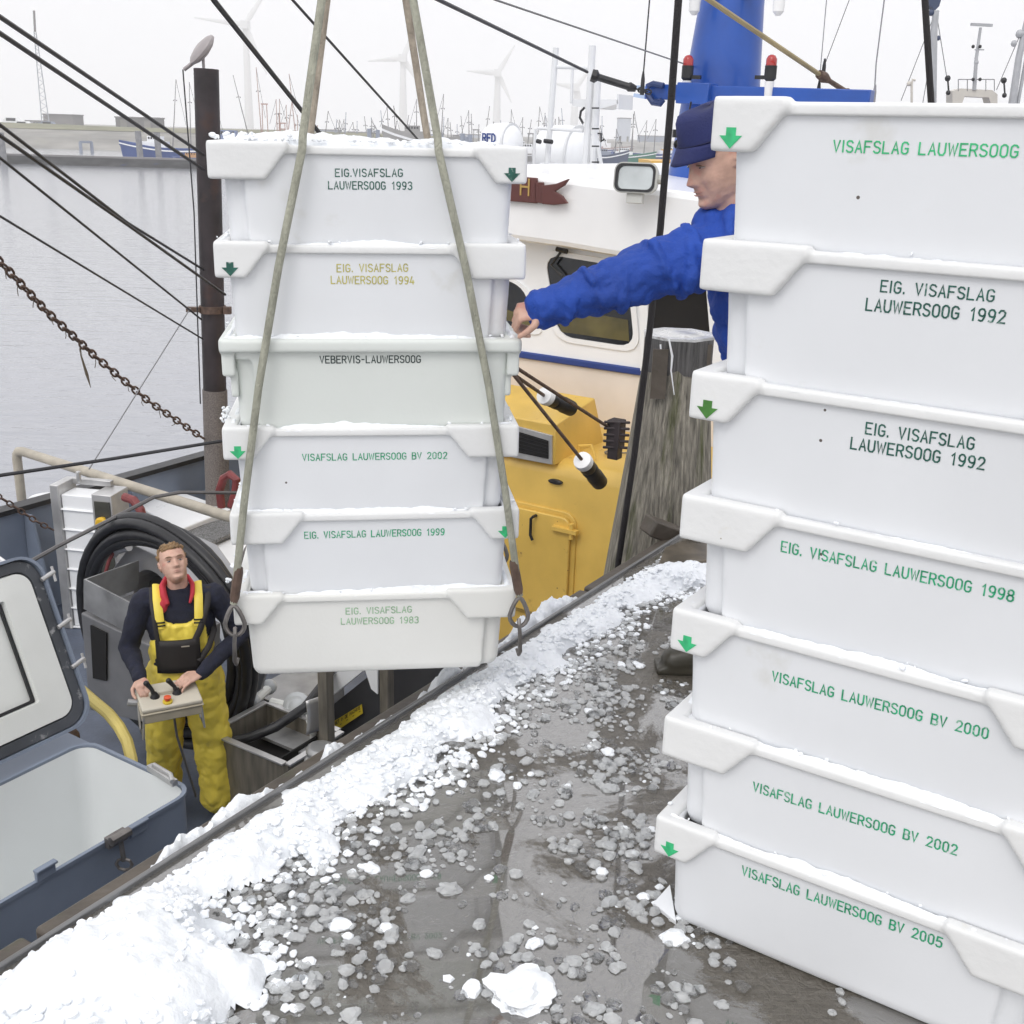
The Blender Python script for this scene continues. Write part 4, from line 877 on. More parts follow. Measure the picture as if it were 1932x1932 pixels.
mb = MB(); c = ypl(1048, 909, .01); mb.lathe([(.001, -.01), (.06, -.01), (.06, .01), (.045, .016), (.001, .016)], 20, Matrix.Translation(c) @ Matrix.Rotation(EA, 4, 'Z') @ Matrix.Rotation(R(-90), 4, 'Y') @ Matrix.Diagonal((.32, 1, 1, 1)) ); part(mb, 'side_light', M_black, yh)
mb = MB(); c = Bq(5.2, 1.95, -.64); mb.tube([c+Vector((.05*math.cos(a*.7), .05*math.sin(a*.7), .01)) for a in range(9)], .008, 6, closed=True); mb.tube([c+Vector((.05, 0, .01)), c+Vector((.16, .02, .01)), c+Vector((.3, .2, .01))], .006, 6); part(mb, 'pad_eye', M_brss, yh)
mb = MB()
for x_ in (1000, 1110):
    pass
mb.tube([Bq(4.9, o_, -.64) for o_ in (2.15, 2.15)], .01, 6) if False else mb.tube([Bq(5.0, 2.12, -.64), Bq(5.0, 2.12, -.56), Bq(5.0, 2.02, -.54), Bq(5.0, 1.98, -.64)], .012, 6); part(mb, 'cleat', M_yel, yh)
mb = MB(); mb.bar(Bq(4.86, .78, -.3), Bq(5.9, .78, -.3), .04, .04); mb.bar(Bq(4.86, .78, -.65), Bq(4.86, .78, -.3), .04, .04); mb.bar(Bq(5.5, .78, -.65), Bq(5.5, .78, -.3), .04, .04); part(mb, 'side_rail', M_yel, yh)

# working deck: machine, reel, boxes --------------------------------------
def quad_cover(px, z, th, name, m, bevel=.012):
    mb = MB(); mb.ext([U(x, y, z) for x, y in px], (0, 0, -th)); return part(mb, name, m, boat, smooth=None, bevel=bevel)
quad_cover([(236, 940), (322, 921), (436, 960), (338, 1000)], -1.62, .66, 'deck_locker', M_wpaint)
quad_cover([(372, 1018), (462, 990), (560, 1060), (420, 1106)], -1.72, .56, 'fish_locker', M_wpaint)
quad_cover([(345, 1000), (430, 975), (462, 994), (382, 1030)], -1.66, .04, 'deck_grating', mat('grating', (.2, .2, .2), .5, var=.8, vscale=90, metal=.4, bump=1, bscale=150))
mb = MB(); c = U(393, 968, -1.6); 
mb.tube([Bq(4.9, 5.1+.25*math.cos(a/9*6.283), -1.75+.38*math.sin(a/9*6.283)) for a in range(9)], .07, 10, closed=True); one(mb, 'tyre_fender', M_black, 'black tyre hanging beside the foot of the dark king post', 'tyre')
# white ribbed elevator column
mb = MB(); c = so(U(196, 1180, -2.3)); cs, co_ = c
zt1 = V(178, 912, Bq(cs, co_, 0).y).z
ele = thing('ice_chute', 'upright white ribbed chute in a stainless frame with a yellow emergency knob', 'chute', M=Matrix.Translation(Bq(cs, co_, -2.3)) @ Matrix.Rotation(EA-R(90)+R(22), 4, 'Z'))
hh = zt1+2.3
m_ = MB(); m_.box((-.07, .0, hh/2-.03), (.27, .2, hh-.1)); 
for i in range(7): m_.box((-.07, -.105, hh-.2-i*.17), (.29, .03, .014))
m_.build('ribbed_panel', M_wpaint, ele, bevel=.008)
m_ = MB(); m_.box((-.245, 0, hh/2), (.075, .26, hh)); m_.box((.16, .0, hh/2-.02), (.17, .26, hh-.05)); m_.box((-.04, .1, hh-.02), (.34, .05, .05)); m_.tube([(-.1, .0, hh), (-.1, 0, hh+.09)], .02, 8); m_.build('frame', M_ss, ele, bevel=.006)
m_ = MB(); m_.box((.165, -.135, hh-.5), (.13, .012, .8)); m_.build('control_panel', mat('mossy_panel', (.05, .05, .04), .5, var=.5), ele)
m_ = MB(); m_.lathe([(.05, 0), (.055, .03), (.04, .05), (.001, .052)], 14, Matrix.Translation((.165, -.14, hh-.27)) @ Matrix.Rotation(R(90), 4, 'X')); m_.build('emergency_knob', mat('knob_yellow', (.7, .42, .02), .4), ele)
m_ = MB()
for a_ in range(4): m_.ball((.165+.05*math.cos(a_*1.57+.78), -.142, hh-.27+.05*math.sin(a_*1.57+.78)), .016, 8)
m_.build('knob_guard', M_black, ele)
mb = MB(); c = U(95, 1095, -2.3); s_, o_ = so(c); t = thing('waste_bin', 'small stainless bin with a white lid beside the ribbed chute', 'bin', M=Matrix.Translation(Bq(s_+.05, o_, -2.3)))
m_ = MB(); m_.lathe([(.13, 0), (.14, .75)], 20); m_.build('body', M_ssd, t); m_ = MB(); m_.lathe([(.15, .75), (.15, .78), (.08, .8)], 20); m_.build('lid', M_wpaint, t)
# hose on its reel
sh_ = 2.12; hc = S(296, 1197, sh_); ra = (S(152, 1200, sh_)-S(440, 1200, sh_)).length/2; rb = (S(296, 1003, sh_)-S(296, 1400, sh_)).length/2*.97
hr = thing('hose_coil', 'big coil of black hoses hung upright behind the man in yellow overalls', 'hose', M=Matrix.Translation(Vector((hc.x, hc.y, -2.3))))
m_ = MB(); pts = []
for l in range(6):
    m_ = MB(); ph = rnd.random()*6
    dr_ = [0, -.05, .02, -.075, -.02, -.1][l]; ds = [0, .02, .06, .07, .1, .04][l]
    pts = [hc+nd*((ra+dr_+.02*math.sin(3*a+ph))*math.cos(a)+(l-2)*.012)+Z*((rb+dr_*1.2+.02*math.sin(2*a+ph))*math.sin(a))+ed*(ds+.02*math.sin(a*2+ph)) for a in [i*6.283/44 for i in range(44)]]
    m_.tube(pts, .034, 10, closed=True); part(m_, 'hose_loop', M_black, hr, smooth=60)
mb = MB(); pts = [S(430, 1400, 1.9), S(470, 1392, 2.0), S(520, 1372, 2.1), S(575, 1335, 2.3), S(610, 1290, 2.6), S(640, 1240, 3.0)]
one(Wp(mb.tube(pts, .03, 10), boat) if False else mb.tube(pts, .03, 10), 'black_hose', M_black, 'black hose running from the coil past the stainless trough', 'hose')
# stainless winch housing behind the man
wn = thing('winch_housing', 'grey stainless winch housing with an arched guard inside the hose coil', 'winch', M=Matrix.Translation(Bq(2.2, 3.9, -2.3)))
mb = MB(); sp = 1.86
mb.ext([S(160, 1094, sp), S(272, 1152, sp), S(262, 1205, sp), S(160, 1150, sp)], ed*.012); mb.ext([S(160, 1094, sp), S(160, 1150, sp), S(160, 1150, sp)+ed*.42, S(160, 1094, sp)+ed*.42], nd*.012); part(mb, 'feed_tray', M_ssd, wn, smooth=None)
mb = MB(); mb.ext([S(152, 1156, sp+.02), S(300, 1226, sp+.02), S(300, 1370, sp+.02), S(168, 1340, sp+.02)], ed*.5); part(mb, 'cabinet', mat('grey_cabinet', (.21, .21, .215), .42, metal=.3, var=.2), wn, smooth=None, bevel=.01)
mb = MB(); mb.ext([S(170, 1180, sp+.005), S(200, 1195, sp+.005), S(200, 1285, sp+.005), S(175, 1280, sp+.005)], ed*.01); part(mb, 'cabinet_shade', M_dark, wn, smooth=None)  # black patch on the solid front, standing in for shade inside an opening
cc = S(288, 1128, 2.3); n_ = 12; O1 = []; I1 = []; ro, ri_ = .36, .19
O1 = [cc+nd*(ro*math.cos(a))*1.0+Z*(ro*.86*math.sin(a)) for a in [math.pi*i/n_ for i in range(n_+1)]]; I1 = [cc+nd*(ri_*math.cos(a))+Z*(ri_*math.sin(a)) for a in [math.pi*i/n_ for i in range(n_+1)]]
O1 = [cc-nd*.42-Z*.05, cc-nd*.42+Z*.1, cc-nd*.2+Z*.3, cc+nd*.17+Z*.34, cc+nd*.4+Z*.1, cc+nd*.4-Z*.05]; 
poly = O1+[cc+nd*ri_-Z*.05]+I1+[cc-nd*ri_-Z*.05]
mb = MB(); mb.ext(poly, ed*.4); part(mb, 'arch_guard', mat('arch_steel', (.42, .42, .43), .36, metal=.4, var=.15), wn, smooth=None, bevel=.008)
mb = MB(); mb.lathe([(.17, 0), (.17, .3)], 20, Matrix.Translation(cc+ed*.1-Z*.05) @ Matrix.Rotation(EA, 4, 'Z') @ Matrix.Rotation(R(90), 4, 'Y')); part(mb, 'drum', M_dark, wn)
mb = MB(); mb.tube([S(243, 1032, 2.2), S(218, 1040, 2.2), S(214, 1046, 2.2)], .028, 10); part(mb, 'cylinder', M_ss, wn)
mb = MB(); mb.tube([S(214, 1042, 2.18), S(205, 1060, 2.15), S(198, 1085, 2.15)], .012, 8); part(mb, 'oil_hose', M_red, wn)
# red hoses
mb = MB(); mb.tube([S(235, 938, 3.0), S(252, 944, 3.0), S(265, 962, 3.0), S(270, 985, 3.0), S(272, 1005, 3.0)], .034, 10); one(mb, 'red_hose', M_red, 'short dark red hose curving down beside the yellow emergency knob', 'hose')
mb = MB(); mb.tube([S(418, 958, 4.0), S(414, 925, 4.0), S(422, 902, 4.0), S(434, 895, 4.0), S(446, 905, 4.0), S(444, 930, 4.0), S(436, 955, 4.0)], .035, 10); one(mb, 'red_hose', M_red, 'dark red hose loop at the foot of the king post, beside the hanging crates', 'hose')
mb = MB(); a_ = S(182, 1328, 1.25); mb.tube([S(150, 1300, 1.3), a_, S(205, 1347, 1.25), S(225, 1372, 1.22), S(240, 1400, 1.2), S(248, 1432, 1.15), S(250, 1470, 1.1)], .032, 10); one(mb, 'yellow_hose', M_yhose, 'pale yellow hose bending down beside the open hatch', 'hose')
mb = MB(); mb.tube([U(-60, 1088, -1.95), U(96, 1040, -1.95)], .075, 14); one(mb, 'rusty_pipe', mat('rusty_brown_pipe', (.07, .045, .038), .6, var=.3), 'thick rusty brown pipe lying across the deck at the left edge', 'pipe')
t = thing('hose_ring', 'white ribbed suction hose curling behind the raised hatch lid', 'hose', M=Matrix.Translation(U(0, 1130, -2.3)))
m_ = MB()
for i in range(3): m_.tube([S(-40+70*math.sin(a/8)*1.0+i*7, 1150-110*math.cos(a/8)+i*3, 2.3) for a in range(0, 13)], .014, 8)
part(m_, 'hose_wall', M_white2, t)
mb = MB(); 
for x_, y_, r_ in ((92, 1398, .045), (108, 1402, .055), (130, 1392, .06)): mb.ball(U(x_, y_, -1.6), r_, 12)
mb.tube([U(70, 1402, -1.6), U(150, 1388, -1.6)], .025, 10); one(mb, 'bilge_valve', M_rust, 'rusty bronze valve between the hatch opening and its raised lid', 'valve')
mb = MB(); mb.bar(U(282, 1447, -1.3), U(330, 1478, -1.3), .03, .03); mb.tube([U(290, 1443, -1.28), U(322, 1462, -1.28), U(325, 1475, -1.28)], .012, 8); part(mb, 'hatch_catch', M_ss, coam)
# stainless trough
tr = thing('steel_trough', 'open brownish steel trough standing on deck right of the man in yellow', 'trough', M=Matrix.Translation(Bq(1.82, 2.13, -2.3)) @ Matrix.Rotation(EA, 4, 'Z'))
m_ = MB(); tl_, tw, th_ = .46, .62, .55
for c_, d_ in (((tl_/2, .008, th_/2), (tl_, .016, th_)), ((tl_/2, tw-.008, th_/2), (tl_, .016, th_)), ((.008, tw/2, th_/2), (.016, tw-.034, th_)), ((tl_-.008, tw/2, th_/2), (.016, tw-.034, th_)), ((tl_/2, tw/2, .1), (tl_-.04, tw-.04, .02))): m_.box(c_, d_)
m_.build('body', M_brss, tr); m_ = MB()
for c_, d_ in (((tl_/2, 0.0, th_+.008), (tl_, .04, .014)), ((tl_/2, tw, th_+.008), (tl_, .04, .014)), ((0, tw/2, th_+.008), (.04, tw-.045, .014)), ((tl_, tw/2, th_+.008), (.04, tw-.045, .014))): m_.box(c_, d_)
m_.build('rim', M_ss, tr, bevel=.003); m_ = MB(); m_.box((tl_/2, tw/2, th_-.17), (tl_-.04, tw-.04, .01)); m_.bar((.02, tw*.3, th_-.1), (tl_-.02, tw*.3, th_-.1), .012, .05); m_.build('trough_shade', M_dark, tr)  # black sheet and bar below the rim; sheet painted as the shade inside
# posts, sloping chute and pump beyond the trough
for i, (x_, y_, Y_, lb) in enumerate(((618, 1428, 5.35, 'grey square steel post right of the trough'), (730, 1345, 5.9, 'shorter grey steel post near the edge ice, below the hanging crates'))):
    p = V(x_, y_, Y_); mb = MB(); mb.box((p.x, p.y, -1.35), (.062, .062, 1.9), EA); one(mb, 'steel_post', M_brss, lb, 'post', 'steel posts on the working deck', bevel=.006)
sc_ = thing('sorting_chute', 'dark steel sorting chute with a yellow warning sticker under the hanging crates', 'chute', M=Matrix.Translation(Bq(3.2, 1.9, -2.3)))
mb = MB(); mb.ext([S(628, 1330, 2.85), S(740, 1240, 2.85), S(860, 1235, 2.85), S(845, 1320, 2.85), S(690, 1395, 2.85), S(628, 1420, 2.85)], ed*.02); part(mb, 'side_plate', mat('chute_steel', (.085, .085, .09), .35, metal=.5, var=.25), sc_, smooth=None)
mb = MB(); mb.ext([S(628, 1312, 2.8), S(628, 1275, 2.8), S(672, 1240, 2.8), S(716, 1240, 2.8)], ed*.05); part(mb, 'white_brace', M_wpaint, sc_, smooth=None)
mb = MB(); mb.bar(S(745, 1362, 2.8), S(850, 1318, 2.8), .08, .03); mb.bar(S(745, 1378, 2.78), S(850, 1332, 2.78), .05, .03); part(mb, 'chute_lip', M_ss, sc_)
stq = [S(628, 1362, 2.82), S(682, 1329, 2.82), S(684, 1346, 2.82), S(628, 1384, 2.82)]
mb = MB(); mb.ext(stq, ed*.004); part(mb, 'warning_sticker', M_ylab, sc_, smooth=None)
for r__ in (0, 1):
    p0 = stq[0].lerp(stq[3], .38+.4*r__)+(stq[1]-stq[0])*.05-ed*.002; p1 = stq[1].lerp(stq[2], .38+.4*r__)-(stq[1]-stq[0])*.05-ed*.002
    t_ = text_mb('NIET IN DE WACHTER'.replace('C', 'G') if False else ('NIET IN DE MACHINE' if r__ == 0 else '- - - - -'), p0, p1, Z, .022, .2, -ed); part(t_, 'sticker_text', M_black, sc_, smooth=None)
mb = MB(); mb.ext([S(688, 1262, 2.8), S(712, 1262, 2.8), S(712, 1310, 2.8), S(700, 1300, 2.8)], ed*.01); part(mb, 'white_plate', M_wpaint, sc_, smooth=None)
pm = thing('deck_pump', 'white pipework and pump on a grey plate behind the steel trough', 'pump', M=Matrix.Translation(Bq(2.9, 2.7, -2.3)))
mb = MB(); zz = -1.75
mb.tube([U(478, 1325, zz), U(505, 1300, zz), U(512, 1290, zz)], .03, 10); mb.tube([U(512, 1325, zz), U(540, 1332, zz), U(565, 1325, zz)], .03, 10); mb.tube([U(565, 1340, zz), U(582, 1350, zz), U(590, 1375, zz), U(592, 1390, zz-.1)], .026, 10); part(mb, 'pipe', M_lid, pm)
mb = MB(); mb.ball(U(562, 1335, zz), .075, 14); mb.lathe([(.06, -.07), (.085, -.05), (.085, .05), (.06, .07)], 16, Matrix.Translation(U(562, 1332, zz)) @ Matrix.Rotation(R(60), 4, 'X')); part(mb, 'pump_body', mat('pump_grey', (.5, .52, .53), .45, var=.15), pm)
mb = MB(); mb.ball(U(508, 1296, zz), .05, 10); mb.ball(U(480, 1322, zz), .04, 10); part(mb, 'coupling', mat('pump_grey', (.5, .52, .53), .45), pm)
mb = MB(); mb.ext([U(485, 1385, -1.85), U(530, 1350, -1.85), U(610, 1375, -1.85), U(580, 1425, -1.85)], (0, 0, -.02)); mb.box(tuple(U(560, 1345, -2.05)), (.5, .4, .4), EA); part(mb, 'base_plate', M_ssd, pm, smooth=None)
mb = MB(); gc = V(597, 1358, 5.35); mb.grid([[gc+Vector((-.06+.12*j/8-.03*math.sin(i/8*3.1), .0+.1*j/8, -.09+.2*i/8))+Vector((.04*math.sin(i/8*3), 0, 0)) for j in range(9)] for i in range(9)]); o = one(mb, 'curved_guard', M_ss, 'curved stainless guard plate beside the square post', 'guard'); sd2 = o.modifiers.new('t', 'SOLIDIFY'); sd2.thickness = .008
mb = MB(); p = V(605, 1400, 5.25); mb.box((p.x, p.y, -1.75), (.16, .12, .5), EA); mb.lathe([(.08, 0), (.08, .05)], 16, Matrix.Translation((p.x, p.y, -1.5))); one(mb, 'hydraulic_box', M_ssd, 'small grey hydraulic housing at the foot of the curved guard', 'housing', bevel=.02)
# grey sloping side plate between hose coil and trough
mb = MB(); mb.ext([S(455, 1215, 2.35), S(500, 1270, 2.35), S(470, 1380, 2.35), S(405, 1380, 2.35), S(418, 1330, 2.35)], ed*.02); one(mb, 'splash_plate', mat('splash_grey', (.27, .27, .28), .35, metal=.5, var=.1), 'plain grey steel splash plate leaning behind the black hose coil', 'plate', smooth=None)

# wires, chain, ropes -------------------------------------------------------
def line(name, pts, r, m, label, cat='wire', group='steel wires of the boat rigging', sag=0, n=6):
    P = [V(x, y, Y) for x, y, Y in pts]
    if sag and len(P) == 2: P = [P[0].lerp(P[1], t/10)-Z*sag*math.sin(math.pi*t/10) for t in range(11)]
    return one(MB().tube(P, r, n), name, m, label, cat, group)
KY = kb.y
line('rigging_wire', [(-150, -70, 5.5), (0, 32, 6.2), (384, 292, 9.6)], .013, M_wire, 'upper of two thick dark wires running to the top left of the hanging crates')
line('rigging_wire', [(-150, -40, 5.5), (0, 63, 6.2), (384, 320, 9.6)], .013, M_wire, 'lower of two thick dark wires running to the top left of the hanging crates')
line('rigging_wire', [(-60, 190, 6), (0, 236, 6.2), (240, 420, 8), (384, 509, 9.6)], .010, M_wire, 'upper of two dark wires that merge in front of the open water')
line('rigging_wire', [(-60, 212, 6), (0, 256, 6.2), (240, 424, 8), (425, 556, 9.5)], .011, M_wire, 'lower of two dark wires that merge in front of the open water')
line('rigging_wire', [(-60, 250, 6), (0, 298, 6.2), (380, 603, 9.6)], .008, M_wire, 'dark wire ending at the collar bracket of the king post')
line('rigging_wire', [(-60, 375, 6), (0, 408, 6.2), (383, 640, 9.6)], .007, M_wire, 'thinnest and lowest dark wire across the water to the king post')
line('lashing_line', [(359, 582, 9.5), (168, 885, 7.3)], .005, mat('grey_line', (.2, .2, .21), .6), 'thin pale line from the king post bracket down to the pipe rail')
line('deck_cable', [(-40, 902, 6.5), (0, 897, 6.6), (210, 866, 7.2), (425, 831, 7.8)], .012, M_wire, 'dark cable stretched just above the beige pipe rail', sag=0)
line('deck_cable', [(-30, 1110, 6.0), (19, 1081, 6.1), (110, 1030, 6.4), (225, 972, 6.8), (290, 938, 7.0), (340, 929, 7.2), (450, 930, 7.6)], .013, mat('grey_cable', (.12, .115, .115), .5, var=.2), 'grey cable arching over the white ribbed chute towards the hanging crates')
line('rigging_wire', [(330, -110, 6), (403, 0, 6.5), (622, 275, 9), (760, 450, 10)], .016, M_wire, 'thick dark wire passing behind the left ropes of the sling')
line('rigging_wire', [(480, -90, 6), (552, 0, 6.5), (775, 248, 9), (860, 345, 10)], .008, M_wire, 'thin dark wire between the left and right ropes of the sling')
line('rigging_wire', [(740, -45, 6), (828, 0, 7), (1108, 136, 10)], .012, M_wire, 'dark wire running from the sling to the black turnbuckle')
line('rigging_wire', [(840, -40, 6), (935, 0, 7), (1268, 113, 10), (1310, 127, 10.6)], .006, mat('grey_line', (.2, .2, .21), .6), 'thin grey wire crossing above the white antenna frame')
tb = thing('turnbuckle', 'black turnbuckle and short chain joining the dark wire to the blue crossbeam', 'turnbuckle', M=Matrix.Translation(V(1170, 158, 10)))
m_ = MB(); a_, b_ = V(1116, 142, 10), V(1200, 168, 10); m_.tube([a_, a_.lerp(b_, .1), a_.lerp(b_, .16), a_.lerp(b_, .8), a_.lerp(b_, .85), b_], [.05, .055, .03, .03, .04, .025], 10); part(m_, 'body', M_black, tb)
m_ = MB()
def link(mb, c, d, r=.03, t=.007, roll=0, long=1.5):
    d = d.normalized(); u = d.cross(Z).normalized() if abs(d.z) < .95 else d.cross(Vector((0, 1, 0))).normalized(); v = d.cross(u); a, b = u*math.cos(roll)+v*math.sin(roll), None
    mb.tube([c+d*(r*long*math.cos(q)+(r*.35 if math.cos(q) > 0 else -r*.35))+a*r*math.sin(q)*.9 for q in [i*6.283/12 for i in range(12)]], t, 6, closed=True)
for i in range(4): link(m_, b_.lerp(V(1226, 174, 10), (i+.5)/4), V(1226, 174, 10)-b_, .02, .007, (i % 2)*1.57, 1.0)
part(m_, 'chain', M_black, tb)
# big rusty chain
ch = thing('rusty_chain', 'rusty link chain with hanging weed sagging over the water to the king post', 'chain', M=Matrix.Translation(V(200, 690, 8)))
P = [V(-60, 440, 6.8), V(0, 494, 7.2), V(90, 590, 7.8), V(180, 673, 8.4), V(280, 757, 9.0), V(383, 827, 9.68)]
def along(P, n):
    L = [0]
    for a, b in zip(P, P[1:]): L.append(L[-1]+(b-a).length)
    out_ = []
    for i in range(n):
        t = L[-1]*i/(n-1); j = max(k for k in range(len(L)-1) if L[k] <= t+1e-9); out_.append(P[j].lerp(P[j+1], (t-L[j])/(L[j+1]-L[j])))
    return out_
pts = along(P, 46); mbA = []; pit = (pts[1]-pts[0]).length
cm = MB()
for i in range(len(pts)-1):
    m_ = MB(); link(m_, (pts[i]+pts[i+1])/2, pts[i+1]-pts[i], .027, .0085, (i % 2)*1.57+.3, pit*.62/.027-.35); part(m_, 'chain_link', M_rust, ch, smooth=60)
    if i % 3 == 0 and i < 42:
        c = pts[i]; wd = MB(); wd.tube([c, c+Vector((rnd.uniform(-.02, .02), 0, -.05)), c+Vector((rnd.uniform(-.03, .03), 0, -rnd.uniform(.06, .11)))], .003, 4); part(wd, 'hanging_weed', mat('dry_weed', (.1, .08, .055), .8), ch)
c = V(150, 640, 8.2); wd = MB(); wd.tube([c, c-Z*.12, c-Z*.26+Vector((.03, 0, 0)), c-Z*.36+Vector((.05, 0, 0))], [.003, .006, .012, .002], 5)
part(wd, 'hanging_weed', mat('dry_weed', (.1, .08, .055), .8), ch)
mb = MB(); ps = along([V(-20, 925, 7.2), V(70, 985, 7.5), V(100, 1000, 7.6)], 12)
t = thing('rail_chain', 'short rusty chain crossing the vertical leg of the pipe rail', 'chain', M=Matrix.Translation(ps[5]))
for i in range(11): m_ = MB(); link(m_, (ps[i]+ps[i+1])/2, ps[i+1]-ps[i], .018, .006, (i % 2)*1.57, 1.3); part(m_, 'chain_link', M_rust, t)
# stays with rubber buffers by the yellow deckhouse
def buffer(pts, label, Y0, Y1, cap, body):
    t = thing('wire_stay', label, 'stay', M=Matrix.Translation(V(*pts[0], Y0)), group='wire stays above the yellow deckhouse')
    m_ = MB(); m_.tube([V(*pts[0], Y0), V(*pts[1], Y1)], .012, 8); part(m_, 'wire', M_rust, t)
    if cap:
        a_, b_ = V(*pts[1], Y1), V(*body, Y1+.25); d = (b_-a_); L = d.length; Mx = Matrix.Translation(a_) @ d.to_track_quat('Z', 'Y').to_matrix().to_4x4()
        m_ = MB(); m_.lathe([(.02, -.01), (.058, 0), (.062, .02), (.06, .05), (.04, .055)], 18, Mx); part(m_, 'white_cap', M_white2, t)
        m_ = MB(); m_.lathe([(.05, .05), (.056, L*.3), (.05, L*.35), (.056, L*.4), (.05, L*.6), (.056, L*.66), (.054, L*.95), (.03, L)], 18, Mx); part(m_, 'rubber_buffer', M_black, t)
buffer([(968, 706), (1026, 746)], 'upper buffered wire stay with a white cap above the yellow vent housing', 6.5, 7.3, True, (1080, 772))
buffer([(968, 706), (1098, 868)], 'lower buffered wire stay with a white cap hanging in front of the yellow wall', 6.5, 6.9, True, (1133, 912))
buffer([(968, 690), (1148, 806)], 'plain rusty wire stay leading to the black roller block beside the wooden pile', 6.5, 7.6, False, None)
c = V(1162, 818, 7.6); mb = MB(); mb.box(tuple(c), (.1, .1, .2), EA)
for i in range(5): mb.bar(c+Vector((-.09, -.04, -.09+.045*i)), c+Vector((.09, -.04, -.09+.045*i)), .02, .018)
mb.box(tuple(c-Z*.12), (.08, .08, .12), EA); one(mb, 'roller_block', M_blackp, 'black iron roller block just left of the wooden mooring pile', 'roller', bevel=.006)

# yellow rope and shackle, whips, black ropes -------------------------------
yr = thing('topping_rope', 'tan rope with a black shackle running down to the right end of the blue crossbeam', 'rope', M=Matrix.Translation(V(1560, 155, 10)))
m_ = MB(); m_.tube([V(1240, -65, 8.5), V(1338, 0, 9), V(1545, 140, 10)], .02, 8); part(m_, 'rope', mat('tan_rope', (.36, .29, .16), .7, var=.2, bump=.5, bscale=150), yr)
m_ = MB(); a_, b_ = V(1545, 140, 10), V(1610, 182, 10.3); m_.tube([a_, a_.lerp(b_, .15), a_.lerp(b_, .3), a_.lerp(b_, .75), a_.lerp(b_, .8), b_], [.035, .045, .02, .022, .035, .02], 10); part(m_, 'shackle', M_rust, yr)
Mwhip = mat('whip_grey', (.25, .25, .27), .5); 
for pts, r_, lb in (([(1228, -30, 9.9), (1213, 150, 9.9)], .006, 'black whip aerial standing on the left end of the blue crossbeam'), ([(1562, -30, 10.1), (1545, 165, 10.1)], .004, 'thin grey whip aerial left of the tan rope end'), ([(1625, -60, 10.2), (1555, 125, 10.2)], .003, 'faint slanting aerial wire above the black shackle'), ([(1676, -60, 10.3), (1653, 120, 10.3), (1650, 174, 10.3)], .006, 'whip aerial on the right end of the blue crossbeam')):
    o = line('whip_aerial', pts, r_, M_wire if 'black' in lb else Mwhip, lb, 'aerial', 'whip aerials on the blue crossbeam')
    p = V(pts[-1][0], pts[-1][1], pts[-1][2]); m_ = MB(); m_.tube([p+Z*.06, p, p-Z*.12], [.008, .016, .018], 8); e = part(m_, 'aerial_base', M_black if 'right' not in lb else Mwhip, o)
line('mooring_rope', [(1290, -70, 4.6), (1280, 0, 4.6), (1267, 180, 4.65), (1246, 430, 4.75), (1226, 620, 4.85), (1198, 850, 4.9), (1164, 1078, 4.95), (1140, 1250, 4.98)], .0145, mat('black_rope', (.016, .013, .014), .6, var=.3, bump=.7, bscale=200), 'thick black rope hanging down in front of the wooden mooring pile', 'rope', 'black ropes', n=10)
line('mooring_rope', [(1738, -60, 6), (1745, 0, 6), (1758, 215, 6), (1770, 400, 6.2)], .017, mat('black_rope', (.016, .013, .014), .6), 'thick black rope dropping behind the topmost standing crate', 'rope', 'black ropes', n=10)
mb = MB(); c = V(1270, 262, 4.7); mb.box(tuple(c+Vector((.012, 0, .02))), (.03, .03, .03)); mb.ball(c+Vector((.02, 0, -.02)), .018, 10); mb.tube([c+Vector((.02, 0, 0)), c+Vector((.05, 0, .06)), c+Vector((.06, 0, .14))], .004, 6); one(mb, 'rope_clamp', M_black, 'small black clamp on the thick rope beside the blue cap', 'clamp')

# wooden mooring pile --------------------------------------------------------
M_pile = mat('weathered_pile', (.25, .23, .19), .8, var=.6, vscale=3.5, stretch=(20, 20, .9), bump=2.2, bscale=6, col2=(.085, .095, .03), c2t=.57, c2scale=.5)
pt_ = V(1281, 632, 5.3); pb_ = V(1243, 1060, 5.3); dv = (pb_-pt_); bot = pt_+dv*(3.9/abs(dv.z))
pl_ = thing('mooring_pile', 'weathered octagonal wooden mooring pile with a white capped top, beside the quay edge', 'mooring pile', M=Matrix.Translation(bot))
rt = 59/2125*5.45; rbm = 100/2125*5.75
mb = MB(); N8 = 8; levels = []; nl = 26
for i in range(nl+1):
    t = i/nl; c = pt_.lerp(bot, t); z_frac = (pt_.z-c.z)/abs(dv.z); r_ = rt*.98+(rbm-rt)*min(1.25, z_frac); row = []
    for j in range(32):
        a_ = 2*math.pi*(j)/32+.3; oc = math.cos(math.pi/N8)/math.cos(((a_-.3) % (2*math.pi/N8))-math.pi/N8)
        rr = r_*(.4*oc+.6)*(1+.035*noise.noise(Vector((math.cos(a_)*2.5, math.sin(a_)*2.5, c.z*.8)))+.02*noise.noise(Vector((math.cos(a_)*9, math.sin(a_)*9, c.z*1.2)))); row.append(c+Vector((rr*math.cos(a_), rr*math.sin(a_), 0)))
    levels.append(row+[row[0]])
mb.grid(levels); part(mb, 'trunk', M_pile, pl_, smooth=25)
mb = MB(); c = pt_+Vector((0, 0, -.055)); mb.prism([(rt*1.14*math.cos(R(45*i+17)), rt*1.14*math.sin(R(45*i+17))) for i in range(8)], -.11, .05, Matrix.Translation(c)); part(mb, 'collar', mat('wet_dark_wood', (.075, .072, .07), .3, var=.6, vscale=6, stretch=(12, 12, 1), bump=.7, bscale=10), pl_, smooth=25)
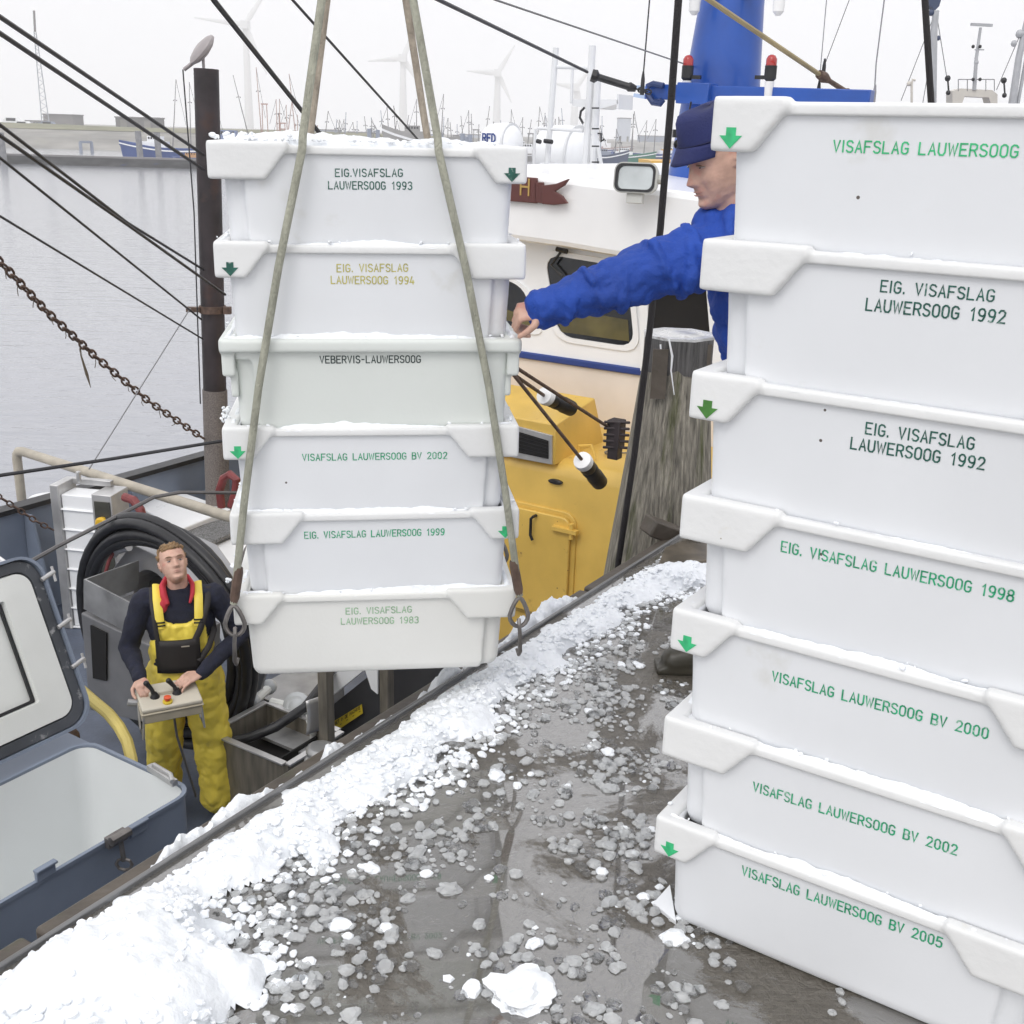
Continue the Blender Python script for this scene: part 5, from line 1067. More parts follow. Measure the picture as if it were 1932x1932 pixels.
mb = MB(); mb.prism([(rt*1.16*math.cos(R(45*i+17)), rt*1.16*math.sin(R(45*i+17))) for i in range(8)], .05, .062, Matrix.Translation(c)); mb.ball(c+Z*.05, (rt*.9, rt*.9, .025), 16); part(mb, 'top_cap', mat('wet_pile_top', (.5, .5, .5), .25, var=.3, vscale=9, col2=(.2, .19, .18), c2t=.58, c2scale=9), pl_)
mb = MB(); c = V(1243, 712, 5.12); mb.bar(c+Z*.13, c-Z*.1, .012, .07, up=(1, 0, 0)); part(mb, 'iron_strap', M_timber, pl_); mb = MB(); c2 = V(1330, 690, 5.2); mb.bar(c2+Z*.1, c2-Z*.1, .012, .05, up=(1, 0, 0)); part(mb, 'iron_strap', M_timber, pl_)
mb = MB(); tv = [V(1262, 640, 5.13), V(1268, 672, 5.125), V(1266, 700, 5.12), V(1272, 745, 5.11)]; mb.tube(tv, [.004, .006, .004, .002], 5); mb.tube([V(1246, 650, 5.13), V(1248, 680, 5.125), V(1243, 700, 5.12)], .004, 5); part(mb, 'gull_streak', M_wpaint, pl_)
mb = MB(); p = V(1262, 1005, 4.75); mb.bar(V(1222, 990, 4.8), V(1330, 1032, 4.9), .12, .08); one(mb, 'timber_beam', M_timber, 'wet dark timber at the foot of the mooring pile', 'timber', bevel=.01)
mb = MB(); mb.ext([U(1255, 1032, .035), U(1345, 1000, .035), U(1345, 1055, .035), U(1240, 1068, .035)], (0, 0, -.05)); one(mb, 'steel_plate', mat('muddy_plate', (.12, .1, .075), .3, var=.5, vscale=12, metal=.3), 'muddy wet plate on the quay edge beside the mooring pile', 'plate', bevel=.004)
# ================================================================= THE HARBOUR BEYOND
M_bank = mat('stone_bank', (.27, .26, .24), .9, var=.25, vscale=.15, stretch=(1, 1, 4), col2=(.3, .29, .24), c2t=.55, c2scale=.08)
M_grass = mat('winter_grass', (.21, .205, .13), .9, var=.25, vscale=.1, col2=(.26, .24, .17), c2t=.55, c2scale=.05)
M_shed = mat('shed_grey', (.22, .21, .21), .8, var=.08, vscale=.3); M_shedb = mat('shed_blue_grey', (.27, .3, .37), .7, var=.08)
M_twood = mat('jetty_wood', (.075, .075, .075), .8, var=.4, vscale=.6, stretch=(1, 1, 3), col2=(.04, .06, .16), c2t=.62, c2scale=.4)
def yb(px, py, z=WZ): return U(px, py, z).y
YB = yb(200, 284)
mb = MB(); prof = [(YB-.5, WZ-.4), (YB+9, -1.2), (YB+16, -.6), (YB+22, .1), (YB+60, .25), (1500, .25)]
rows = []
for y_, z_ in prof: rows.append([Vector((x_, y_+(0 if y_ > 1000 else min(230, max(0, (x_+42)*4))), z_)) for x_ in range(-700, 701, 20)])
mb.grid(rows); tag(mb.build('far_shore', M_bank, smooth=None), kind='structure')
mb = MB(); rows = []
for i in range(9):
    y_ = YB+24+i*4; rows.append([Vector((x_, y_, .2+1.3*math.sin(math.pi*i/8)*(.75+.3*noise.noise(Vector((x_*.03, 0, 0)))))) for x_ in range(-260, -14, 3)])
mb.grid(rows); tag(mb.build('grass_dike', M_grass, smooth=60), kind='structure')
# timber jetty
j0, j1 = U(-60, 307, WZ), U(400, 320, WZ); mb = MB(); jd = (j1-j0).normalized(); n_ = Vector((-jd.y, jd.x, 0)); z1 = V(200, 296, j0.y).z
mb.ext([j0-jd*60+Z*0, j1+jd*14, Vector(((j1+jd*14).x, (j1+jd*14).y, z1-.15)), Vector(((j0-jd*60).x, (j0-jd*60).y, z1-.15))], n_*.5)
jt = thing('timber_jetty', 'long low dark timber jetty crossing the harbour basin at left', 'jetty', M=Matrix.Translation((j0+j1)/2))
part(mb, 'boarding', M_twood, jt, smooth=None)
mb = MB(); mb.ext([j0-jd*60+Z*(z1-WZ-.15), j1+jd*14+Z*(z1-WZ-.15), j1+jd*14+Z*(z1-WZ-.15)+n_*1.6, j0-jd*60+Z*(z1-WZ-.15)+n_*1.6], Z*.2); part(mb, 'walkway', M_shed, jt, smooth=None)
for px, top in ((262, 247), (297, 250), (4, 250)):
    b_ = U(px+4, 310, WZ); mb = MB(); tz = V(px, top, b_.y).z; mb.tube([b_-Z*.5, Vector((b_.x-.1, b_.y, tz))], .42, 10); one(mb, 'mooring_dolphin', mat('pale_pile', (.24, .24, .25), .8, var=.2), {262: 'pale round pile in front of the blue trawler, left of a second one', 297: 'pale round pile in front of the blue trawler, right of another', 4: 'pale round pile in the basin at the left edge'}[px], 'pile', 'piles standing at the timber jetty')
mb = MB(); b0, b1 = U(153, 288, WZ), U(174, 288, WZ); h_ = V(153, 268, b0.y).z
for b_ in (b0, b1): mb.tube([b_-Z, Vector((b_.x, b_.y, h_))], .3, 8)
mb.bar(Vector((b0.x, b0.y, h_)), Vector((b1.x, b1.y, h_)), .4, .4); one(mb, 'pile_trestle', M_shedb, 'dark blue-grey pile frame at the foot of the far bank', 'frame')
def shed(x0, x1, y0, y1, Y, m, lb, roof=None, doors=2):
    a, b = V(x0, y1, Y), V(x1, y0, Y); zb = min(.25, a.z); t = thing('harbour_shed', lb, 'shed', M=Matrix.Translation(((a.x+b.x)/2, Y+4, zb)))
    m_ = MB(); m_.box((0, 0, (b.z-zb)/2), (b.x-a.x, 8, b.z-zb)); m_.build('wall', m, t, smooth=None)
    m_ = MB(); m_.box((0, 0, b.z-zb+.15), (b.x-a.x+.4, 8.4, .3)); m_.build('roof', roof or M_shed, t, smooth=None)
    for i in range(doors): m_ = MB(); m_.box(((b.x-a.x)*(-.3+.6*i/max(1, doors-1)), -4.03, 1.2), ((b.x-a.x)*.16, .05, 2.4)); m_.build('door', M_bank, t, smooth=None)
shed(84, 137, 218, 248, 330, M_shed, 'plain grey-brown block building on the far bank, the largest one')
shed(50, 68, 229, 246, 345, mat('pale_shed', (.5, .5, .52), .7), 'pale shed left of the grey-brown block on the far bank')
shed(68, 83, 231, 247, 340, M_shedb, 'blue-grey shed between the pale shed and the grey-brown block')
shed(219, 292, 224, 243, 300, mat('dull_shed', (.17, .165, .16), .8, var=.2), 'long low dark building behind the blue trawler')
shed(1, 24, 248, 262, 290, M_shedb, 'low blue-grey hut at the left edge of the far bank')
shed(1165, 1191, 224, 268, 520, mat('ice_works', (.55, .58, .64), .6), 'tall pale block building behind the green and blue hulls')
shed(865, 905, 255, 280, 480, mat('ice_works', (.55, .58, .64), .6), 'pale harbour building behind the fence of masts in the middle')
def car(px, py, Y, L, H, m, lb):
    p = V(px, py, Y); p.z = .25; t = thing('parked_car', lb, 'car', M=Matrix.Translation(p), group='vehicles parked on the far bank')
    m_ = MB(); m_.ext([(-L/2, -.85, .25), (L/2, -.85, .25), (L/2, -.85, H*.55), (L*.28, -.85, H*.6), (L*.16, -.85, H), (-L*.36, -.85, H), (-L/2, -.85, H*.6)], (0, 1.7, 0)); m_.build('body', m, t, smooth=None)
    m_ = MB(); m_.box((-L*.1, -.87, H*.77), (L*.44, .03, H*.28)); m_.build('window', M_glass, t, smooth=None)
    for s_ in (-.3, .3): m_ = MB(); m_.lathe([(.33, -.1), (.33, .1)], 12, Matrix.Translation((L*s_, -.85, .33)) @ Matrix.Rotation(R(90), 4, 'X')); m_.build('wheel', M_black, t)
car(31, 262, 268, 4.8, 2.2, M_wpaint, 'white van parked on the far bank'); car(50, 264, 266, 4.4, 1.4, M_wpaint, 'white car parked in front of the van on the far bank'); car(97, 262, 275, 4.2, 1.5, M_shedb, 'blue-grey car by the foot of the lattice mast')
# leaning lattice mast
M_lat = mat('lattice_grey', (.4, .42, .46), .6)
lm = thing('lattice_mast', 'tall slim leaning lattice mast on the far bank', 'mast', M=Matrix.Translation(V(88, 252, 300)))
mb = MB(); a0, a1 = V(88, 250, 300), V(66, 60, 300); a2 = V(64, 20, 300)
for k in (-1, 1): mb.tube([a0+Vector((k*1.0, 0, 0)), a1+Vector((k*.25, 0, 0))], .13, 5)
for i in range(26):
    p, q = a0.lerp(a1, i/26), a0.lerp(a1, (i+1)/26); w_ = 1.0-.75*i/26; k = 1 if i % 2 else -1; mb.tube([p+Vector((k*w_, 0, 0)), q-Vector((k*w_, 0, 0))], .06, 4)
part(mb, 'lattice', M_lat, lm); mb = MB(); mb.tube([a1, a2], .3, 6); part(mb, 'top_section', M_shed, lm)
# wind turbines
M_turb = mat('turbine_white', (.8, .8, .8), .6, var=.02)
def turbine(hx, hy, Y, bx, rl, ang, lb):
    h = V(hx, hy, Y); b_ = Vector((h.x, h.y+1, .2)); t = thing('wind_turbine', lb, 'wind turbine', M=Matrix.Translation(b_), group='wind turbines on the horizon')
    m_ = MB(); m_.tube([b_, Vector((h.x, h.y+1, h.z))], [Y*.0038, Y*.0022], 12); part(m_, 'tower', M_turb, t)
    m_ = MB(); m_.box((h.x, h.y+1, h.z), (Y*.006, Y*.012, Y*.006)); m_.lathe([(Y*.003, -1), (Y*.003, 1)], 10, Matrix.Translation(h) @ Matrix.Rotation(R(90), 4, 'X')); part(m_, 'nacelle', M_turb, t)
    for k in range(3):
        A = R(ang+120*k); d = Vector((math.cos(A), 0, math.sin(A))); L = rl/2125*Y; m_ = MB(); m_.tube([h-Vector((0, 1.5, 0)), h-Vector((0, 1.5, 0))+d*L*.2, h-Vector((0, 1.5, 0))+d*L], [Y*.0012, Y*.0024, Y*.0004], 6, sq=.3, up=(0, 1, 0)); part(m_, 'blade', M_turb, t)
turbine(462, 47, 1150, 0, 88, 174, 'largest wind turbine, between the king post and the left sling ropes')
turbine(760, 110, 1250, 0, 62, 186, 'middle wind turbine, its hub beside the right sling ropes')
turbine(939, 138, 1330, 0, 55, 178, 'wind turbine between the sling ropes and the white antenna frame')
turbine(1086, 165, 1400, 0, 42, 172, 'faint small wind turbine behind the white antenna frame')
# trawlers: hull > stripe, house > windows, masts, booms
def hmat(n, c): return mat(n, c, .5, var=.15, vscale=.5)
def trawler(x0, x1, ybase, hull_c, lb, house_c=None, hh=10, house=(.15, .42, 12), masts=(), frame=None, bow=1, hidden=False):
    c = U((x0+x1)/2, ybase, WZ); L = (U(x1, ybase, WZ)-U(x0, ybase, WZ)).length; k = c.y/2125. ; Hh = hh*k; W_ = L*.24
    t = thing('trawler', lb, 'trawler', M=Matrix.Translation(c), group='trawlers moored across the harbour')
    rows = []
    for i in range(13):
        u = i/12; x = (-.5+u)*L*bow; wv = W_/2*(1-max(0, (u-.6)/.4)**2.2)*(1 if u > .08 else .85); sh = Hh*(.8+.55*max(0, u-.45)**1.5*2+.12*max(0, .3-u)*3)
        rk = 1+.05*(u > .8)
        rows.append([Vector((x*rk, -wv, sh)), Vector((x, -wv*.92, Hh*.3)), Vector((x*.97, -wv*.6, -.4)), Vector((x*.97, wv*.6, -.4)), Vector((x, wv*.92, Hh*.3)), Vector((x*rk, wv, sh)), Vector((x*rk, wv*.93, sh)), Vector((x*rk, 0, sh*.72)), Vector((x*rk, -wv*.93, sh)), Vector((x*rk, -wv, sh))])
    m_ = MB(); m_.grid(rows); m_.f.append(tuple(range(0, 9))); m_.build('hull', hull_c, t, smooth=40)
    m_ = MB(); m_.grid([[r_[0]+Vector((0, -.06, -.15*Hh)) for r_ in rows[1:]], [r_[0]+Vector((0, -.06, -.24*Hh)) for r_ in rows[1:]]]); m_.build('hull_stripe', M_wpaint, t, smooth=None)
    hx0, hx1, hp = house; hp = hp*k; hc = house_c or M_wpaint; xa, xb = sorted(((-.5+hx0)*L*bow, (-.5+hx1)*L*bow)); m_ = MB()
    m_.box(((xa+xb)/2, 0, Hh*.7+hp*.3), (xb-xa, W_*.7, hp*.6)); m_.box(((xa+xb)/2, 0, Hh*.7+hp*.8), ((xb-xa)*.6, W_*.5, hp*.42)); ho = m_.build('wheelhouse', hc, t, smooth=None)
    for i in range(5): m_ = MB(); m_.box(((xa+xb)/2+(xb-xa)*.11*(i-2), -W_*.25-.04, Hh*.7+hp*.86), ((xb-xa)*.07, .06, hp*.16)); m_.build('window', M_glass, ho, smooth=None)
    for mu, mh, lean in masts:
        x = (-.5+mu)*L*bow; z1 = mh*k; top = Vector((x+lean*k, 0, z1)); m_ = MB(); r_ = 1.05*k
        m_.tube([Vector((x, 0, Hh*.6)), top], [r_, r_*.5], 6); m_.ball(top, .9*k, 6); mo = m_.build('mast', frame or M_shed, t)
        m_ = MB(); zc = .72; c_ = Vector((x, 0, Hh*.6)).lerp(top, zc); m_.bar(c_-Vector((3.2*k, 0, 0)), c_+Vector((3.2*k, 0, 0)), .5*k, .6*k)
        for q in (-3, 3): m_.ball(c_+Vector((q*k, 0, -1*k)), .9*k, 6)
        m_.build('mast_gear', M_black, mo)
        if mu == masts[0][0] and frame:
            m_ = MB(); gx = x+6*k; m_.bar((gx-5*k, 0, Hh*.6), (gx-4*k, 0, mh*k*.6), 1.3*k, 1.3*k); m_.bar((gx+5*k, 0, Hh*.6), (gx+4*k, 0, mh*k*.6), 1.3*k, 1.3*k); m_.bar((gx-6*k, 0, mh*k*.6), (gx+6*k, 0, mh*k*.6), 1.8*k, 2.2*k); m_.build('gantry', frame, t)
        for sgn in ((rnd.choice((-1, 1)),) if hidden is False else ((rnd.choice((-1, 1)),) if rnd.random() < .35 else ())):
            m_ = MB(); e = top+Vector((sgn*13*k, 0, -abs(mh)*k*rnd.uniform(.35, .6))); m_.tube([top, e], .3*k, 4); m_.build('stay', M_wire, mo)
    return t
BLUEH, GRNH, GREYH, RUSTH, NAVYH = hmat('far_blue_hull', (.03, .07, .24)), hmat('far_green_hull', (.03, .17, .11)), hmat('far_grey_hull', (.3, .29, .28)), hmat('far_rusty_hull', (.3, .19, .16)), hmat('far_navy_hull', (.04, .06, .12))
PINK = hmat('far_pink_frame', (.42, .27, .23)); ORNG = hmat('far_orange_house', (.6, .33, .14))
trawler(246, 390, 302, BLUEH, 'blue trawler with a white hull stripe moored beyond the timber jetty', None, 26, (.5, .75, 22), [(.25, 132, 4), (.45, 136, 14)], bow=-1)
trawler(330, 420, 309, BLUEH, 'small blue workboat with an orange cabin beside the king post', ORNG, 13, (.2, .6, 9), [(.8, 60, -6)])
trawler(402, 520, 300, NAVYH, 'dark blue trawler seen just right of the king post', hmat('blue_house', (.2, .25, .4)), 26, (.1, .5, 30), [(.2, 92, -3), (.6, 140, -28), (.05, 100, 2)])
trawler(478, 560, 297, RUSTH, 'rusty beam trawler with a pinkish gantry, left one of two', PINK, 22, (.3, .6, 22), [(.3, 150, -6), (.55, 98, 0), (.68, 96, 14)], frame=PINK)
trawler(520, 625, 300, RUSTH, 'rusty beam trawler with a pinkish gantry, right one of two', PINK, 26, (.3, .55, 22), [(.2, 100, 2), (.42, 142, -10), (.5, 96, 12)], frame=PINK)
trawler(640, 715, 300, BLUEH, 'pale trawler just right of the left sling ropes', hmat('blue_house', (.2, .25, .4)), 20, (.2, .6, 18), [(.25, 66, 0), (.7, 58, 8)])
trawler(705, 765, 296, ORNG, 'orange and white trawler with a dark blue roof', M_wpaint, 24, (.1, .9, 16), [(.5, 84, -4), (.15, 60, 0)])
trawler(752, 850, 300, GREYH, 'broad grey-brown trawler with a high bow behind the right sling ropes', GREYH, 46, (.5, .8, 24), [(.3, 110, 4), (.6, 100, 0), (.85, 88, -4)], bow=-1)
trawler(845, 925, 298, NAVYH, 'dark trawler left of the first life raft canister', GREYH, 18, (.3, .6, 20), [(.2, 66, 0), (.5, 80, -2), (.8, 62, 4)])
trawler(955, 1040, 304, GREYH, 'grey trawler between the life raft canisters', None, 16, (.3, .6, 18), [(.25, 86, 0), (.6, 92, 3), (.9, 76, -3)])
trawler(1030, 1112, 310, NAVYH, 'dark trawler seen through the white antenna frame', ORNG, 14, (.3, .6, 12), [(.3, 76, 0), (.7, 60, 3)])
trawler(1118, 1168, 312, NAVYH, 'dark navy trawler left of the green hull', M_shedb, 22, (.2, .6, 12), [(.3, 66, 2), (.8, 50, 0)])
trawler(1150, 1212, 309, GRNH, 'green-hulled trawler above the floodlight', M_wpaint, 18, (.3, .6, 14), [(.3, 58, 0), (.6, 84, -2), (.8, 74, 2)])
trawler(1192, 1290, 310, BLUEH, 'long blue-hulled trawler left of the blue mast', M_wpaint, 22, (.5, .75, 14), [(.2, 88, 2), (.45, 76, 0), (.7, 66, -3)])
HC = [NAVYH, GREYH, RUSTH, BLUEH, hmat('far_red_hull', (.25, .06, .05)), GRNH]
for i in range(17):
    x_ = 548+i*37+rnd.uniform(-8, 8); wd_ = rnd.uniform(36, 64); k_ = rnd.uniform(70, 112)
    trawler(x_-wd_/2, x_+wd_/2, 283+x_*.008+rnd.uniform(-3, 3), HC[(i*5) % 6], 'small distant trawler in the packed hazy row behind the nearer trawlers', rnd.choice((None, M_shed, ORNG, M_shedb)), rnd.uniform(9, 15), (.25, .6, rnd.uniform(11, 17)), [(.2, k_*.62, rnd.uniform(-8, 8)), (.45, k_*.75, rnd.uniform(-10, 10)), (.75, k_*.6, rnd.uniform(-4, 8))][:rnd.choice((2, 3, 3))], hidden=True, frame=rnd.choice((M_shed, PINK, M_shedb)))
for i, (x0_, x1_, y0_) in enumerate(((590, 640, 246), (655, 690, 250), (930, 985, 252), (1048, 1110, 250), (1205, 1262, 258))):
    shed(x0_, x1_, y0_, 276, 540+i*9, (M_shedb, M_shed)[i % 2], 'low hazy harbour building behind the row of trawlers, %s' % ('right of the left sling ropes', 'near the middle of the top crate', 'above the first life raft canister', 'behind the antenna frame', 'left of the blue mast')[i])
for i, (px, tp, Y_) in enumerate(((697, 243, 210), (713, 245, 212), (944-0, 0, 0), (872, 252, 190), (879, 258, 190), (886, 254, 190), (1150-28, 255, 190), (530, 248, 180))):
    if tp == 0: continue
    b_ = V(px, 300, Y_); mb = MB(); mb.tube([Vector((b_.x, Y_, WZ-.5)), Vector((b_.x, Y_, V(px, tp, Y_).z))], .38, 8); one(mb, 'mooring_dolphin', M_shedb, 'tall grey mooring pile among the far trawlers', 'pile', 'grey piles among the far trawlers')
# near orange-yellow cabin right of the floodlight and the ship far right
yc = thing('yellow_cabin', 'orange-yellow cabin with a rail glimpsed between the floodlight and the blue mast', 'cabin', M=Matrix.Translation((V(1262, 330, 24).x, 24, WZ)))
a_, b_ = V(1226, 345, 24), V(1300, 306, 24); m_ = MB(); m_.ext([(a_.x, 24, WZ), (b_.x, 24, WZ), (b_.x, 24, b_.z), (a_.x, 24, b_.z)], (0, 2.5, 0)); part(m_, 'cabin_wall', hmat('cabin_orange', (.68, .4, .08)), yc, smooth=None)
m_ = MB(); z_ = b_.z
for q in range(4): x_ = a_.x+.25+q*.2; m_.tube([(x_, 24.1, z_), (x_, 24.1, z_+.22)], .012, 6)
m_.tube([(a_.x+.2, 24.1, z_+.22), (b_.x, 24.1, z_+.24)], .012, 6); part(m_, 'rail', hmat('cabin_orange', (.68, .4, .08)), yc)
YS = 34; sp_ = thing('moored_ship', 'white fishing ship whose wheelhouse top, radar mast and derricks rise behind the top standing crate', 'ship', M=Matrix.Translation((V(1840, 190, YS).x, YS, WZ)))
def SV(x, y, d=0): return V(x, y, YS+d)
cx_ = V(1840, 190, YS).x
mb = MB(); rows = []
for i in range(11):
    u = i/10; x = cx_-7+u*16; wv = 2.8*(1-max(0, (u-.65)/.35)**2); rows.append([(x, YS-wv+1, -1.4+.9*max(0, u-.5)), (x, YS-wv*.7+1, WZ-.4), (x, YS+wv*.7+1, WZ-.4), (x, YS+wv+1, -1.4+.9*max(0, u-.5)), (x, YS+1, -1.6), (x, YS-wv+1, -1.4+.9*max(0, u-.5))])
mb.grid(rows); part(mb, 'hull', M_navy, sp_)
M_ivw = mat('ivory_paint', (.6, .57, .52), .5, var=.06)
p_, q_ = SV(1806, 172), SV(1880, 176); mb = MB(); mb.box((cx_, YS+1.2, -.0), (2.6, 2.2, 3.4)); mb.build if False else None; part(mb, 'wheelhouse', M_ivw, sp_, bevel=.05)
mb = MB(); mb.ext([SV(1797, 190), SV(1797, 172), SV(1812, 167), SV(1872, 170), SV(1882, 178), SV(1882, 205), SV(1872, 205), SV(1866, 184), SV(1820, 182), SV(1812, 205), SV(1797, 205)], (0, .5, 0)); part(mb, 'gantry', M_ivw, sp_, smooth=None)
mb = MB(); mb.tube([SV(1838, 170), SV(1842, 110), SV(1850, 52)], [.06, .05, .04], 8); mb.bar(SV(1832, 46), SV(1872, 48), .1, .07); mb.ball(SV(1842, 118), .07, 8); mb.bar(SV(1840, 94), SV(1856, 94), .08, .03); part(mb, 'radar_mast', mat('mast_grey', (.42, .43, .45), .5), sp_)
for x_, y_ in ((1834, 88), (1847, 88), (1834, 150), (1847, 150)): mb = MB(); mb.ball(SV(x_+2, y_, -.1), .05, 8); part(mb, 'signal_lamp', M_black, sp_)
mb = MB(); mb.tube([SV(1758, 210), SV(1762, 60), SV(1766, 20)], [.13, .1, .09], 8); part(mb, 'derrick_post', mat('mast_grey', (.42, .43, .45), .5), sp_)
mb = MB(); mb.ext([SV(1752, -8), SV(1778, -8), SV(1772, 12), SV(1764, 20), (SV(1754, 10))], (0, .3, 0)); mb.ball(SV(1757, 24), .09, 8); mb.ball(SV(1770, 72), .07, 8); part(mb, 'derrick_head', NAVYH, sp_)
mb = MB(); mb.tube([SV(1908, 210), SV(1922, 110), SV(1940, 30)], [.12, .1, .09], 8); mb.tube([SV(1918, 210), SV(1950, 30)], .05, 6); mb.ball(SV(1913, 82), .09, 8); mb.ball(SV(1924, 64), .12, 8); part(mb, 'boom', mat('mast_grey', (.42, .43, .45), .5), sp_)
mb = MB(); mb.tube([SV(1720, 210), SV(1720, 160), SV(1722, 150), SV(1727, 152)], .035, 6); mb.ball(SV(1715, 158), .07, 8); part(mb, 'lamp_pole', M_ivw, sp_)
for x_, y0, y1 in ((1788, 148, 175), (1894, 152, 180)):
    mb = MB(); mb.ball(SV(x_, y0, -.2), .085, 8); mb.tube([SV(x_, y0, -.2), SV(x_+2, y1, -.2)], .025, 6); mb.ball(SV(x_+1, y1, -.2), .07, 8); part(mb, 'hook_block', M_black, sp_)
mb = MB()
for x0_, y0_, x1_, y1_ in ((1766, 20, 1700, 190), (1766, 20, 1790, 170), (1940, 30, 1880, 170), (1766, 50, 1740, 200)): mb.tube([SV(x0_, y0_), SV(x1_, y1_)], .012, 4)
mb.tube([SV(1808, 150), SV(1876, 150)], .012, 4); 
for x_ in (1808, 1825, 1860, 1876): mb.tube([SV(x_, 150), SV(x_, 172)], .012, 4)
part(mb, 'rigging', mat('grey_line', (.2, .2, .21), .6), sp_)

# haze
HZD = .00075
mb = MB(); mb.box((0, 700, (WZ-1+215)/2), (2400, 1560, 215-(WZ-1))); hz = mb.build('haze', bpy.data.materials.new('haze_air'), smooth=None)
hm = hz.data.materials[0]; hm.use_nodes = True; hn = hm.node_tree; hn.nodes.clear(); ho_ = hn.nodes.new('ShaderNodeOutputMaterial'); pv = hn.nodes.new('ShaderNodeVolumePrincipled')
pv.inputs['Color'].default_value = (1, 1, 1, 1); pv.inputs['Density'].default_value = HZD; hn.links.new(pv.outputs[0], ho_.inputs['Volume']); hz['kind'] = 'stuff'; hz['label'] = 'pale winter haze over the harbour'
# ================================================================= PEOPLE
M_skin = mat('skin', (.58, .36, .275), .48, var=.14, vscale=30, bump=.18, bscale=120, col2=(.56, .27, .21), c2t=.54, c2scale=18)
M_navyk = mat('navy_sweater', (.012, .014, .03), .85, var=.3, vscale=30, bump=.5, bscale=180)
M_yov = mat('yellow_oilskin', (.84, .66, .085), .46, var=.1, vscale=5, bump=.15, bscale=30, col2=(.64, .5, .1), c2t=.6, c2scale=6)
M_work = mat('royal_blue_cotton', (.012, .06, .35), .75, var=.2, vscale=5, bump=.35, bscale=160)
M_cap = mat('navy_cap', (.02, .026, .105), .85, var=.25, vscale=8, bump=.3, bscale=200)
M_hair = mat('sandy_hair', (.25, .155, .075), .7, var=.35, vscale=60, bump=.8, bscale=120, stretch=(1, 1, .3))
M_hairg = mat('grey_brown_hair', (.15, .11, .085), .75, var=.3, vscale=60, bump=.6, bscale=120)
M_boot = mat('rubber_boot', (.045, .04, .028), .4, var=.25)
M_lip = mat('lips', (.46, .24, .2), .5); M_eye = mat('eye_white', (.4, .35, .33), .3); M_iris = mat('iris', (.06, .07, .08), .2); M_brow = mat('brow', (.2, .12, .06), .8)
def lerpt(T, z):
    if z >= T[0][0]: return T[0][1]
    for (a, va), (b, vb) in zip(T, T[1:]):
        if z >= b: t = (z-b)/(a-b); t = t*t*(3-2*t)*.5+t*.5; return vb+(va-vb)*t
    return T[-1][1]
YF = [(.12, -.005), (.113, -.045), (.095, -.072), (.06, -.088), (.03, -.093), (.012, -.086), (-.01, -.086), (-.03, -.088), (-.05, -.09), (-.062, -.087), (-.078, -.084), (-.095, -.089), (-.108, -.08), (-.116, -.05)]
YK = [(.12, .005), (.113, .045), (.095, .078), (.06, .098), (.03, .102), (0, .098), (-.03, .086), (-.06, .066), (-.09, .052), (-.116, .04)]
WD = [(.12, .006), (.113, .042), (.095, .062), (.06, .074), (.03, .077), (0, .075), (-.03, .069), (-.055, .062), (-.078, .052), (-.098, .039), (-.108, .03), (-.116, .018)]
def g(x, c, w_): return math.exp(-((x-c)/w_)**2)
AGE = [0.]
def face_y(x, z, y):
    d = 0
    if y < 0:
        nz = max(0, min(1, (.018-z)/.05)) if z > -.034 else max(0, 1-(-.034-z)/.012)
        d += g(x, 0, .0095+.006*nz)*(.006+.02*nz)*(1 if z < .024 else g(z, .024, .012))*(nz > 0 or z > .018)
        d += (g(x, .014, .007)+g(x, -.014, .007))*.008*g(z, -.03, .009)
        for s_ in (-1, 1):
            d -= .011*g(x, s_*.032, .017)*g(z, .006, .012); d += .0045*g(x, s_*.032, .014)*g(z, .006, .0065)
            d += .004*g(x, s_*.03, .022)*g(z, .026, .008); d += .005*g(x, s_*.046, .02)*g(z, -.022, .018); d -= .003*g(x, s_*.03, .008)*g(z, -.042, .016)
        d += .0045*g(x, 0, .021)*(g(z, -.0565, .0045)+1.1*g(z, -.067, .005)); d -= .003*g(x, 0, .024)*g(z, -.0615, .002)
        d += .005*g(x, 0, .018)*g(z, -.095, .012); d -= .003*g(x, 0, .02)*g(z, -.079, .006)
    if y < 0 and AGE[0]:
        for s_ in (-1, 1):
            d -= AGE[0]*.0045*g(x, s_*(.02+(-.028-z)*.42), .0032)*(1 if -.07 < z < -.026 else 0)+AGE[0]*.003*g(z, -.012-.12*(abs(x)-.03), .0028)*g(x, s_*.034, .012)+AGE[0]*.004*g(x, s_*.05, .014)*g(z, -.05, .016)
        d -= AGE[0]*.0025*(g(z, .05, .0022)+g(z, .042, .002))*g(x, 0, .05)
    return -d
